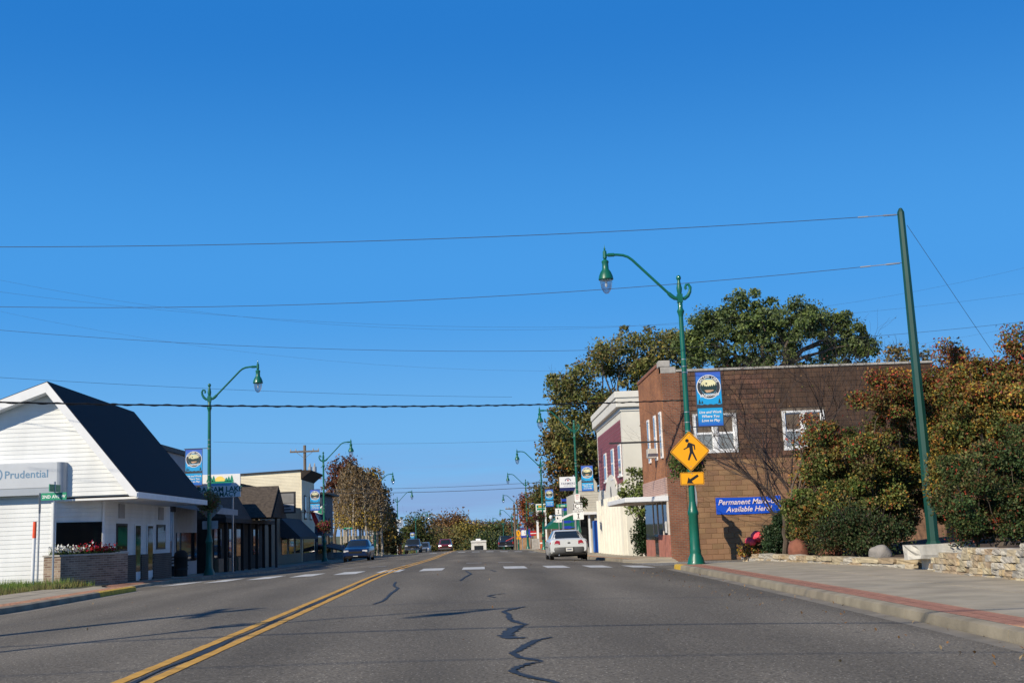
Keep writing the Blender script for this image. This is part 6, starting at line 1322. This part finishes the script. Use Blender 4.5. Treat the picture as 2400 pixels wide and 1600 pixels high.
me = bpy.data.meshes.new('grass'); me.vertices.add(3*n); me.vertices.foreach_set('co', V.astype(np.float32).ravel()); me.loops.add(3*n); me.loops.foreach_set('vertex_index', np.arange(3*n, dtype=np.int32)); me.polygons.add(n); me.polygons.foreach_set('loop_start', np.arange(0, 3*n, 3, dtype=np.int32)); me.update(calc_edges=True)
ca = me.color_attributes.new('leaf_colour', 'FLOAT_COLOR', 'POINT'); cc = np.ones((n, 3, 4), np.float32); dry = (gx > -11.6)[:, None]; cc[:, :, :3] = np.where(dry, pick(n, [OLV, (.2, .16, .07), LIME], [2, 2, 2]), pick(n, [(.18, .25, .05), (.12, .2, .035), G2], [3, 3, 1]))[:, None, :]; ca.data.foreach_set('color', cc.ravel()); me.materials.append(LEAF); me.validate()
o = mkobj('grass', me); tag(o, 'patch of unmown grass in front of the white gabled building', 'grass', kind='stuff')
# flowers in the brick planter
t = thing('planter_flowers', 'white and red petunias filling the brick planter', 'flowers', (-12.2, 36.6, zp1)); n = 1500; u = rng.uniform(0, 1, n); bp = np.array([(-12.75, 36.5)])+u[:, None]*np.array([(1.5, 1.3)])+rng.normal(size=(n, 2))*.09; P = np.stack([bp[:, 0], bp[:, 1], zp1+.06+np.abs(rng.normal(size=n))*.08], 1)
leaves('foliage', P, np.full(n, .06), pick(n, [G1, G2], [1, 1]), t, t.location); n = 700; u = rng.uniform(0, 1, n); bp = np.array([(-12.78, 36.45)])+u[:, None]*np.array([(1.5, 1.3)])+rng.normal(size=(n, 2))*.08; P = np.stack([bp[:, 0], bp[:, 1], zp1+.12+np.abs(rng.normal(size=n))*.09], 1)
wh = (rng.uniform(size=n) < np.where(u < .35, .95, np.where(u < .62, .55, .05)))[:, None]; _pt = leaves('petals', P, rng.uniform(.06, .1, n), np.where(wh, pick(n, [(.8, .8, .78)], [1], .05), pick(n, [(.6, .02, .03), (.45, .02, .08)], [2, 1])), t, t.location, up=1); _pt['kind'] = 'stuff'
# flower baskets round the lamp posts
BK = 'flower baskets hung round the lamp posts'
def basket(lamp, z, r, label, pal, wts, n=1500, leaf=.075, dx=0, dy=0, drop=.8):
    L_ = LAMPS[lamp].location; c = Vector((L_.x+dx, L_.y+dy, L_.z+z)); t = thing('flower_basket', label, 'flower basket', c, group=BK)
    MB().lathe([(.1, -.02), (r*.45, -.02), (r*.42, -.2), (r*.2, -.34), (.085, -.36)], 14, tuple(c)).build('pot', BROWNW, t); MB().tube([tuple(c+Vector((0, 0, -.1))), (L_.x, L_.y, c.z-.02)], .02, 5).build('bracket_arm', STEEL, t)
    d = rng.normal(size=(n, 3)); d /= np.linalg.norm(d, axis=1)[:, None]; rad = rng.uniform(.45, 1, n)**.6; P = np.array(c)+d*rad[:, None]*np.array([r, r, r*drop])+np.array([0, 0, -.02]); P[:, 2] -= (rng.uniform(size=n) < .25)*rng.uniform(0, r*.7, n)
    leaves('foliage', P, leaf*rng.uniform(.6, 1.4, n), pick(n, pal, wts), t, c)
basket('L1', 3.0, .5, 'full hanging basket of green and faded red plants by the gabled building', [LIME, OLV, BRN, (.3, .07, .06), (.24, .24, .09)], [3, 3, 2, 1.5, 2], dy=-.2)
basket('L2', 2.55, .55, 'basket of crimson flowers by the OPEN flag', [G1, OLV, (.25, .02, .06), (.3, .03, .04)], [2, 2, 2, 2], 1200, .1)
basket('R1', 2.75, .52, 'green and purple flower basket behind the yellow pedestrian sign', [G1, G2, G2, (.25, .04, .15), LIME], [3, 4, 2, .5, 1], 1900, .07, dy=.55)
basket('R2', 3.05, .42, 'dark flower basket behind the JCT sign', [G1, (.03, .05, .02), DRED], [3, 3, 1], 900, .09, dx=.25, dy=.5)
basket('L3', 2.9, .5, 'small dark red basket on the birch grove lamp', [DRED, G1, (.06, .05, .03)], [2, 2, 2], 600, .12, dx=.15)
basket('R3', 2.9, .6, 'dark plum basket on the bump-out lamp', [DRED, G1, (.08, .03, .04)], [2, 2, 2], 700, .12, dx=-.3)
basket('R4', 2.8, .55, 'small dark plum basket on the lamp before the white post sign', [DRED, G1, (.09, .03, .05)], [2, 1, 2], 500, .14, dx=.25)
# ================================================================ VEHICLES
CHROME = pm('chrome', (.6, .6, .6), .15, .05, 4, metal=1); BUMP = pm('grey_bumper_plastic', (.085, .088, .09), .55, .1, 4); TLR = pm('tail_light_red', (.36, .014, .018), .2, .15, 8, coat=.5); TLW = pm('reverse_lens', (.6, .6, .58), .2, .05); UNDER = pm('underbody_black', (.012, .012, .012), .9, .1)
CGLASS = glass_mat('car_glass', (.018, .025, .03), .04); PLATE = pm('licence_plate', (.62, .63, .6), .5, .08, 20); HLG = pm('headlight_lens', (.55, .56, .58), .1, .05, 4, coat=.5)
def lit_lamp():
    m = bpy.data.materials.new('lit_headlight'); m.use_nodes = True; p = m.node_tree.nodes['Principled BSDF']; p.inputs['Emission Color'].default_value = (1, .93, .8, 1); p.inputs['Emission Strength'].default_value = 6; return m
LIT = lit_lamp()
def cat_interp(xs, ys, x): return float(np.interp(x, xs, ys))
def car(name, label, cat, loc, rz, L, Wd, st, gh, paint, wheels, wr=.31, seg=26, bumper=None, lower=None, group=None):
    """st: stations (y, z_bottom, z_top, halfwidth); gh: greenhouse dict; local y is forward"""
    t = thing(name, label, cat, loc, rz, group); m = MB(); ys = [s[0] for s in st]; K = 11
    N = seg; yy = [ys[0]+(ys[-1]-ys[0])*(.5-.5*math.cos(math.pi*i/N)) for i in range(N+1)]; rings = []
    def sm(i, y):
        return np.mean([np.interp(y+d, ys, [s[i] for s in st]) for d in (-.06, 0, .06)])
    for y in yy:
        zb_, zt_, hw = sm(1, y), sm(2, y), sm(3, y); h = zt_-zb_
        half = [(0, zb_), (hw*.86, zb_), (hw*.955, zb_+.05*h), (hw*.985, zb_+.22*h), (hw, zb_+.5*h), (hw*.992, zb_+.68*h), (hw*.965, zb_+.85*h), (hw*.92, zb_+.94*h), (hw*.82, zb_+.985*h), (hw*.5, zt_+.005), (0, zt_+.012)]
        rings.append([(x, y, z) for x, z in half]+[(-x, y, z) for x, z in reversed(half[1:-1])])
    k = len(rings[0]); vs = [p for r_ in rings for p in r_]; fs = [(a*k+b, (a+1)*k+b, (a+1)*k+(b+1) % k, a*k+(b+1) % k) for a in range(N) for b in range(k)]
    m.add(vs, fs, 0, True); m.add(rings[0], [tuple(range(k))], 0, True); m.add(rings[-1], [tuple(range(k-1, -1, -1))], 0, True)
    body = m.build('body', paint, t, local=True, angle=50)
    # greenhouse as a tapered rounded shell; n = superellipse exponent
    n_ = gh.get('n', 5.0); lv = gh['lv']            # levels: (t, z, y_rear, y_front, halfwidth)
    def ring(zz, yr, yf, hw, M_=36):
        out = []; cy_, ly = (yr+yf)/2, (yf-yr)/2
        for i in range(M_):
            a = 2*math.pi*i/M_; c, s_ = math.cos(a), math.sin(a); out.append((hw*math.copysign(abs(c)**(2/n_), c), cy_+ly*math.copysign(abs(s_)**(2/n_), s_), zz))
        return out
    m = MB(); rg = [ring(*l[1:]) for l in lv]; M_ = 36; vs = [p for r_ in rg for p in r_]; fs = [(a*M_+b, a*M_+(b+1) % M_, (a+1)*M_+(b+1) % M_, (a+1)*M_+b) for a in range(len(rg)-1) for b in range(M_)]; m.add(vs, fs, 0, True); m.add(rg[-1], [tuple(range(M_))], 0, True)
    m.build('cabin', paint, t, local=True, angle=60)
    T = [l[0] for l in lv]
    def lev(tv): return [np.interp(tv, T, [l[i] for l in lv]) for i in (1, 2, 3, 4)]
    def patch(nm, kind, s0, s1, t0, t1, mat, off=.008):
        m = MB(); A_, B_ = 10, 6; vs = []
        for j in range(B_+1):
            zz, yr, yf, hw = lev(t0+(t1-t0)*j/B_); cy_, ly = (yr+yf)/2, (yf-yr)/2
            for i in range(A_+1):
                s_ = s0+(s1-s0)*i/A_
                if kind in 'rf':
                    q = ly*max(0, 1-abs(s_)**n_)**(1/n_)+off; vs.append((s_*hw, cy_+(q if kind == 'f' else -q), zz+off*.4))
                else:
                    q = hw*max(0, 1-abs(s_)**n_)**(1/n_)+off; vs.append((q if kind == 'R' else -q, cy_+s_*ly, zz+off*.2))
        m.add(vs, [(j*(A_+1)+i, j*(A_+1)+i+1, (j+1)*(A_+1)+i+1, (j+1)*(A_+1)+i) for j in range(B_) for i in range(A_)], 0, True); return m.build(nm, mat, t, local=True, angle=80)
    tw = gh.get('tw', (.08, .84))
    patch('rear_window', 'r', -.88, .88, tw[0], tw[1], CGLASS); patch('windscreen', 'f', -.9, .9, tw[0], tw[1], CGLASS)
    for sd in 'LR':
        for a, b in gh.get('side', ((-.8, -.05), (.0, .78))): patch('side_window', sd, a, b, tw[0]+.02, tw[1], CGLASS)
    # wheels
    for (x, y) in wheels:
        sx = 1 if x > 0 else -1
        MB().lathe([(.0, 0), (wr+.07, 0), (wr+.07, .02), (0, .02)], 20, (x+sx*.075 if False else sx*(abs(x)+.068), y, wr), axis='x').build('wheel_arch', UNDER, t, local=True) if gh.get('arch', True) else None
        wq = MB().lathe([(wr*.62, -.1), (wr*.9, -.105), (wr, -.085), (wr, .085), (wr*.9, .105), (wr*.62, .1)], 22, (x, y, wr), axis='x').build('wheel', RUBBER, t, local=True)
        MB().lathe([(0, .075*sx), (wr*.2, .085*sx), (wr*.55, .07*sx), (wr*.64, .095*sx), (wr*.64, -.09*sx), (0, -.09*sx)], 16, (x, y, wr), axis='x').build('rim', gh.get('rim', STEEL), wq, local=True)
    return t
def lbox(t, nm, mat, x0, x1, y0, y1, z0, z1, bev=.015):
    o = MB().box(x0, x1, y0, y1, z0, z1).build(nm, mat, t, local=True)
    if bev: b = o.modifiers.new('b', 'BEVEL'); b.width = bev; b.segments = 2
    return o
def mirrors(t, x, y, z, mat):
    for s_ in (-1, 1): lbox(t, 'mirror', mat, s_*(x+.02) if s_ > 0 else -(x+.2), s_*(x+.2) if s_ > 0 else -(x+.02), y-.06, y+.06, z-.06, z+.07, .025)
def wheels4(tr, yr, yf): return [(s_*tr, y) for y in (yr, yf) for s_ in (-1, 1)]
# --- white sedan parked with its back to us
WP = pm('white_car_paint', (.66, .69, .70), .3, .03, 2, coat=.6)
Y = 52.7; zc = gz(3.55, 55)
ws = car('parked_sedan', 'white four-door sedan with grey rear bumper parked past the crosswalk', 'car', (3.86, Y+2.29, zc), 0, 4.58, 1.71,
 [(-2.29, .42, .86, .74), (-2.24, .34, .91, .80), (-2.1, .27, .945, .83), (-1.6, .2, .955, .85), (-1.0, .18, .945, .855), (.6, .18, .93, .855), (1.2, .18, .93, .85), (1.9, .2, .84, .82), (2.15, .25, .74, .76), (2.29, .35, .62, .62)],
 dict(n=4.6, lv=[(0, .90, -1.66, 1.28, .76), (.15, .96, -1.56, 1.1, .745), (.5, 1.12, -1.24, .72, .66), (.85, 1.275, -.9, .36, .56), (.95, 1.315, -.75, .2, .5), (1.0, 1.33, -.5, .0, .36)], side=((-.62, -.02), (.04, .7)), tw=(.12, .82)), WP, wheels4(.735, -1.33, 1.28), .3)
# rear bumper wrapped round the corners
m = MB(); n = 20; vs = []
for i in range(n+1):
    a = -1+2*i/n; x = .845*math.copysign(min(1, abs(a)*1.06)**.9, a); yb_ = -2.345+.42*abs(a)**5
    for (o_, z) in ((0, .585), (-.015, .56), (-.03, .48), (-.02, .39), (.0, .32), (.08, .28)): vs.append((x*(1 if z > .4 else .98), yb_+o_, z))
m.add(vs, [(i*6+j, (i+1)*6+j, (i+1)*6+j+1, i*6+j+1) for i in range(n) for j in range(5)], 0, True); m.build('rear_bumper', BUMP, ws, local=True, angle=60)
for s_ in (-1, 1):
    m = MB(); n = 10; vs = []
    for i in range(n+1):
        u = i/n; x = .40+.43*u; yb_ = -2.285+.02*u+.26*max(0, u-.45)**2.2*2.2
        h0 = .705; h1 = .735+.1*math.sin(math.pi*min(1, .25+u*.72)); vs += [(s_*x, yb_-.012-.01, h0), (s_*x, yb_-.012, h1+.04)]
    m.add(vs, [(2*i, 2*i+2, 2*i+3, 2*i+1) for i in range(n)], 0, True); tl = m.build('tail_light', TLR, ws, local=True, angle=80)
    m = MB(); m.add([(s_*.46, -2.315, .712), (s_*.62, -2.312, .712), (s_*.62, -2.31, .738), (s_*.46, -2.312, .738)], [(0, 1, 2, 3)]); m.build('reverse_lens', TLW, tl, local=True)
pl_ = lbox(ws, 'licence_plate', PLATE, -.155, .155, -2.395, -2.38, .40, .56, .004); m = MB(); m.text('||||', .085, Matrix.Translation((0, -2.397, .48)) @ FACE_CAM, 0, bold=.002); m.build('lettering', NAVY, pl_, local=True)
lbox(ws, 'plate_recess', UNDER, -.2, .2, -2.383, -2.33, .38, .575, .0)
m = MB(); m.draw([[(-.075, -.018), (-.03, -.018), (-.03, -.035), (.03, -.035), (.03, -.018), (.075, -.018), (.065, .018), (.03, .018), (.03, .035), (-.03, .035), (-.03, .018), (-.065, .018)]], Matrix.Translation((0, -2.29, .76)) @ FACE_CAM); m.build('emblem', CHROME, ws, local=True)
MB().tube([(-.45, -2.2, .24), (-.45, -2.34, .25)], .03, 8).build('exhaust', STEEL, ws, local=True); lbox(ws, 'underbody', UNDER, -.7, .7, -2.0, 2.0, .17, .3, 0)
mirrors(ws, .83, .72, .98, BLACK)
m = MB(); m.box(-.868, -.855, -1.0, 1.6, .55, .6); m.box(.855, .868, -1.0, 1.6, .55, .6); m.build('side_moulding', BUMP, ws, local=True)
for s_ in (-1, 1):
    for yy in (-.55, .45): lbox(ws, 'door_handle', BUMP, s_*.86-.01, s_*.86+.01, yy-.09, yy+.09, .8, .83, 0)
# seats seen through the rear glass
# --- generic front-facing vehicles
def front_face(t, y, w2, zg0, zg1, zh, lit, grille_w=.42, plate=True, hw=.16, mat=None):
    lbox(t, 'grille', UNDER, -grille_w, grille_w, y-.02, y+.03, zg0, zg1, .01)
    for s_ in (-1, 1):
        lbox(t, 'headlight', LIT if lit else HLG, s_*w2-hw if s_ < 0 else s_*w2-hw, s_*w2+hw, y-.1, y+.01, zh-.06, zh+.07, .02)
    if plate: lbox(t, 'licence_plate', PLATE, -.15, .15, y+.03, y+.05, zg0-.18, zg0-.04, 0)
BLP_ = pm('blue_car_paint', S(14, 34, 70), .3, .08, 2, coat=.5); DKP = pm('dark_grey_car_paint', (.035, .04, .05), .3, .1, 2, coat=.5); REDP = pm('dark_red_car_paint', (.16, .018, .02), .3, .1, 2, coat=.5); BKP = pm('black_car_paint', (.012, .012, .014), .25, .1, 2, coat=.6); SLV = pm('silver_blue_paint', (.14, .18, .24), .3, .1, 2, coat=.5)
Y = 78; x = xat(833, Y, 1290)
SEDST = [(-2.4, .42, .82, .72), (-2.2, .28, .95, .84), (-1.5, .2, .98, .87), (.6, .18, .95, .87), (1.3, .2, .93, .86), (2.0, .22, .84, .84), (2.3, .3, .76, .76), (2.42, .38, .62, .64)]
bc = car('blue_sedan', 'blue sedan parked in the shade facing the camera', 'car', (x, Y+2.4, gz(x, Y)), math.pi, 4.84, 1.76, SEDST, dict(n=4.6, lv=[(0, .93, -1.5, 1.4, .79), (.15, .98, -1.4, 1.2, .785), (.5, 1.16, -1.1, .85, .71), (.85, 1.34, -.8, .45, .62), (.95, 1.39, -.65, .3, .55), (1, 1.405, -.4, .1, .4)], tw=(.12, .82)), BLP_, wheels4(.76, -1.4, 1.4), .31)
front_face(bc, 2.4, .6, .52, .66, .66, False); mirrors(bc, .86, .8, 1.0, BLP_)
m = MB(); m.box(-.74, .74, 2.36, 2.46, .38, .5); m.build('front_bumper', BLP_, bc, local=True)
SUVST = [(-2.4, .5, 1.0, .84), (-2.3, .35, 1.12, .9), (-1.5, .3, 1.15, .93), (.7, .28, 1.12, .93), (1.3, .3, 1.1, .92), (2.1, .32, 1.02, .9), (2.35, .4, .92, .84), (2.42, .45, .8, .76)]
def suv(label, px, Y, paint, lit, name, cat='car', rim=STEEL):
    x = xat(px, Y, 1285); t = car(name, label, cat, (x, Y+2.4, gz(x, Y)), math.pi, 4.84, 1.88, SUVST, dict(n=5.5, rim=rim, lv=[(0, 1.08, -2.35, 1.35, .86), (.15, 1.14, -2.33, 1.2, .86), (.5, 1.38, -2.25, .85, .8), (.85, 1.64, -2.12, .5, .73), (.95, 1.71, -2.0, .38, .68), (1, 1.735, -1.8, .2, .5)], side=((-.9, -.5), (-.45, .12), (.18, .72))), paint, wheels4(.82, -1.45, 1.45), .36)
    front_face(t, 2.4, .66, .62, .84, .86, lit, .45); mirrors(t, .92, .85, 1.2, paint); m = MB(); m.box(-.82, .82, 2.36, 2.48, .42, .58); m.build('front_bumper', BUMP, t, local=True); return t
def pickup(label, px, Y, paint, rz, py=1285):
    x = xat(px, Y, py); ST = [(-2.8, .55, 1.05, .9), (-2.7, .5, 1.12, .97), (-1.0, .45, 1.14, .98), (.8, .42, 1.14, .98), (1.6, .42, 1.13, .97), (2.4, .45, 1.06, .95), (2.75, .5, .98, .9), (2.85, .55, .85, .8)]
    t = car('pickup_truck', label, 'pickup', (x, Y+2.8, gz(x, Y)), rz, 5.7, 2.0, ST, dict(n=5.5, lv=[(0, 1.08, -.75, 1.55, .9), (.15, 1.14, -.73, 1.4, .9), (.5, 1.4, -.68, 1.05, .84), (.85, 1.68, -.6, .72, .77), (.95, 1.76, -.5, .6, .7), (1, 1.785, -.3, .4, .5)], side=((-.85, -.1), (0, .75))), paint, wheels4(.86, -1.75, 1.8), .39); mirrors(t, .97, 1.0, 1.25, paint); return t
t = pickup('dark grey pickup parked at the left curb facing the camera', 966, 146, DKP, math.pi); front_face(t, 2.83, .7, .68, .92, .95, False, .5); lbox(t, 'front_bumper', CHROME, -.9, .9, 2.8, 2.93, .45, .62, .02)
suv('silver-blue vehicle parked behind the dark grey pickup', 992, 166, SLV, False, 'parked_wagon')
suv('dark red sport utility vehicle approaching with headlights on', 1043, 160, REDP, True, 'red_vehicle')
t = pickup('black pickup seen from behind with ladders in its bed', 1186, 153, BKP, 0, 1280)
for s_ in (-1, 1): lbox(t, 'tail_light', TLR, s_*.9-.07, s_*.9+.07, -2.83, -2.76, .8, 1.05, .01)
lbox(t, 'rear_bumper', CHROME, -.95, .95, -2.95, -2.78, .48, .62, .02); lbox(t, 'licence_plate', PLATE, -.15, .15, -2.97, -2.95, .5, .61, 0); lbox(t, 'tailgate_badge', CHROME, -.1, .1, -2.82, -2.78, .85, .92, 0)
b = t.location; ld = thing('red_ladder', 'red and white ladder laid slanting in the pickup bed', 'ladder', (b.x+.35, b.y-1.6, b.z+1.1)); LR = pm('ladder_red', S(215, 70, 50), .5, .1)
for k, s_ in enumerate((0, .32)): MB().tube([(-.3+s_, .4, .05), (.7+s_, -.3, .5)], .04, 6).build('rail', LR if k == 0 else pm('ladder_pale', S(225, 150, 130), .5, .1), ld, local=True)
for k in range(5): u = k/4; MB().tube([(-.3+u, .4-.7*u, .05+.45*u), (.02+u, .4-.7*u, .05+.45*u)], .02, 5).build('rung', LR, ld, local=True)
# --- camper trailer
Y = 200; x = xat(1122, Y, 1275); z = gz(x, Y); zt = at(1122, 1266, Y).z; RVW = pm('camper_white', (.66, .65, .6), .45, .06, 2)
rv = thing('camper', 'cream camper seen from behind, half hidden past the crest', 'camper', (x, Y, z))
m = MB().prism([(x-1.22, Y, z+.5), (x+1.22, Y, z+.5), (x+1.25, Y, z+1.6), (x+1.22, Y, zt-.12), (x+1.12, Y, zt), (x-1.12, Y, zt), (x-1.22, Y, zt-.12), (x-1.25, Y, z+1.6)], (0, 6.5, 0)); m.build('shell', RVW, rv)
bx(rv, 'roof_cap', RVW, x-1.3, x+1.3, Y-.12, Y+.4, zt-.3, zt-.02, .05); bx(rv, 'air_conditioner', WHITE, x-.45, x+.35, Y+.8, Y+1.8, zt-.02, zt+.3, .06); bx(rv, 'rear_window', CGLASS, x-.75, x+.75, Y-.03, Y, zt-1.65, zt-.82, .02)
for xx in (-.2, .05, .3): bx(rv, 'clearance_light', TLR, x+xx, x+xx+.06, Y-.14, Y-.12, zt-.45, zt-.4)
for xx in (-1.05, 1.05):
    wq = MB().lathe([(0, -.1), (.3, -.1), (.35, -.07), (.35, .07), (.3, .1), (0, .1)], 16, (x+xx, Y+3.4, z+.35), axis='x').build('wheel', RUBBER, rv); MB().lathe([(0, -.115), (.18, -.11), (.18, .11), (0, .115)], 10, (x+xx, Y+3.4, z+.35), axis='x').build('rim', STEEL, wq)
bx(rv, 'rear_bumper', BUMP, x-1.1, x+1.1, Y-.15, Y, z+.42, z+.55); bx(rv, 'chassis', UNDER, x-.9, x+.9, Y+.2, Y+6.3, z+.3, z+.5)
# ================================================================ GREEN POLE AND OVERHEAD WIRES
WIRE = pm('overhead_wire', (.05, .053, .06), .6, .1, 5); WIREB = pm('black_cable', (.012, .012, .013), .6, .1, 5); GREYWIRE = pm('aluminium_wire', (.3, .32, .35), .5, .1, 5)
Yp = 28.3; xp = xat(2187, Yp, 1262); zpole = bedz(xp, Yp); zt = at(2110, 487, Yp).z; xt = xat(2110, Yp, 487)
gp = thing('green_pole', 'tall tapered green steel pole standing in the bed behind the bench', 'utility pole', (xp, Yp, zpole))
m = MB(); n = 8; bs = []; rb, rt = .145, .09
m.tube([(xp, Yp, zpole-.1), (xp+(xt-xp), Yp, zt-.18)], [rb, rt], 8, smooth=False, cap=False); m.build('pole', GREEN_D, gp)
MB().lathe([(rt, zt-.185), (rt*1.0, zt-.12), (rt*.45, zt-.02), (0, zt)], 8, (xt, Yp, 0), smooth=False).build('pole_cap', GREEN_D, gp); MB().lathe([(.21, zpole-.1), (.21, zpole+.1), (.14, zpole+.2), (.12, zpole+.2)], 8, (xp, Yp, 0), smooth=False).build('base_collar', GREEN_D, gp)
def wire(label, A_, B_, sag, r, mat=WIRE, n=24, mid=None, name='overhead_wire', grip=False, twist=0):
    A_, B_ = Vector(A_), Vector(B_); pts = []
    for i in range(n+1):
        u = i/n; p = A_.lerp(B_, u); p.z -= sag*4*u*(1-u); pts.append(p-A_)
    t = MB().tube(pts, r, 5, smooth=True); o = t.build(name, mat, None); o.location = A_; tag(o, label, 'cable', 'wires strung over the street')
    if grip:
        d = (pts[1]-pts[0]).normalized(); MB().tube([d*.05, d*.35, d*.4, d*.75], [.02, .025, .012, .012], 6).build('turnbuckle', STEEL, o, local=True); MB().tube([d*.75, d*1.0], [.018, .018], 6).build('wire_grip', GREYWIRE, o, local=True)
    return o
def ext(px0, py0, Y0, px1, py1, Y1): return at(px0, py0, Y0), at(px1, py1, Y1)
wire('steel span wire tied to the very top of the green pole', at(2106, 503, Yp), at(-700, 572, 30), .35, .008, grip=True)
wire('second span wire tied lower on the green pole', at(2114, 616, Yp), at(-700, 690, 34), .7, .007, grip=True)
wire('thin guy wire slanting from the green pole towards the shrubs', at(2126, 528, Yp+.05), at(2360, 875, 33), 0.0, .006, GREYWIRE)
c_ = wire('thick black twisted cable crossing in front of the roofs', at(-900, 915, 26), at(1612, 937, YB0-.03), .3, .022, WIREB)
m = MB(); L_ = (at(1612, 937, YB0)-at(-900, 915, 26)); pts = []
for i in range(700):
    u = i/699; p = L_*u; p.z -= .3*4*u*(1-u); pts.append(p+Vector((0, .028*math.cos(i*.4), .028*math.sin(i*.4))))
m.tube(pts, .012, 3, cap=False); m.build('messenger_strand', WIREB, c_, local=True)
for k, (lab, a, b, sg, r) in enumerate((
    ('long wire sagging from the left over to the right-hand pole line', (-300, 745, 55), (2700, 715, 62), 2.0, .009),
    ('faint upper wire dipping behind the near lamp head', (-300, 590, 58), (2700, 545, 62), 4.6, .004),
    ('faint wire crossing just under the near lamp arm', (-300, 640, 66), (2700, 640, 70), 3.2, .005),
    ('faint low wire above the oak crown', (-300, 660, 72), (2700, 695, 76), 5.2, .004),
    ('thin service wire running above the black cable', (-300, 865, 60), (1200, 930, 90), .3, .009),
    ('faint wire over the oak', (500, 1035, 130), (1500, 1020, 130), .5, .012),
    ('far upper wire crossing above the road crest', (742, 1146, 100), (1500, 1110, 104), .35, .016),
    ('far lower wire crossing above the road crest', (742, 1155, 100), (1500, 1122, 104), .35, .022))):
    wire(lab, at(*a), at(*b), sg, r)
# wires over the street behind the camera: their shadows lie on the road
for k, (lab, a, b, r, sg) in enumerate((('overhead cable whose shadow crosses the near lane', (-16, 5.2, 7.4), (16, 4.0, 7.6), .028, .3), ('thin overhead wire whose shadow crosses the lane ahead', (-16, 2.2, 7.2), (16, 1.2, 7.2), .012, .3), ('overhead wire whose shadow runs to the right-hand curb', (-16, 9.8, 7.3), (16, 10.2, 8.4), .016, .4))):
    wire(lab, a, b, sg, r, WIREB)
# fallen leaves on road and gutter
n = 260; lx_ = np.concatenate([rng.uniform(3.6, 5.0, 170), rng.uniform(-8.4, 4.4, 90)]); ly_ = np.concatenate([rng.uniform(8.5, 32, 170), rng.uniform(9, 60, 90)]); lz_ = np.array([gz(x, y)+.025 for x, y in zip(lx_, ly_)])
o = leaves('fallen_leaves', np.stack([lx_, ly_, lz_], 1), rng.uniform(.025, .05, n), pick(n, [BRN, (.3, .15, .06), (.3, .22, .12)], [3, 1, 2]), None, (0, 0, 0), 'stuff', up=40); tag(o, 'scattered dry leaves on the road and in the gutter', 'leaves')

# utility pole beside the side street; its long shadow falls across the lane
x, Y = -13.1, 8.2; z = gz(x, Y); t = thing('utility_pole', 'thick wooden utility pole by the side street, shadow falling across the road', 'utility pole', (x, Y, z))
MB().tube([(x, Y, z-.2), (x, Y, z+9.2)], [.2, .14], 12).build('pole', WOOD, t); bx(t, 'crossarm', WOOD, x-.06, x+.06, Y-1.0, Y+1.0, z+8.6, z+8.72)
for d in (-.9, .9): MB().lathe([(.04, z+8.7), (.05, z+8.78), (.03, z+8.85), (0, z+8.9)], 8, (x, Y+d, 0)).build('insulator', STONE_C, t)
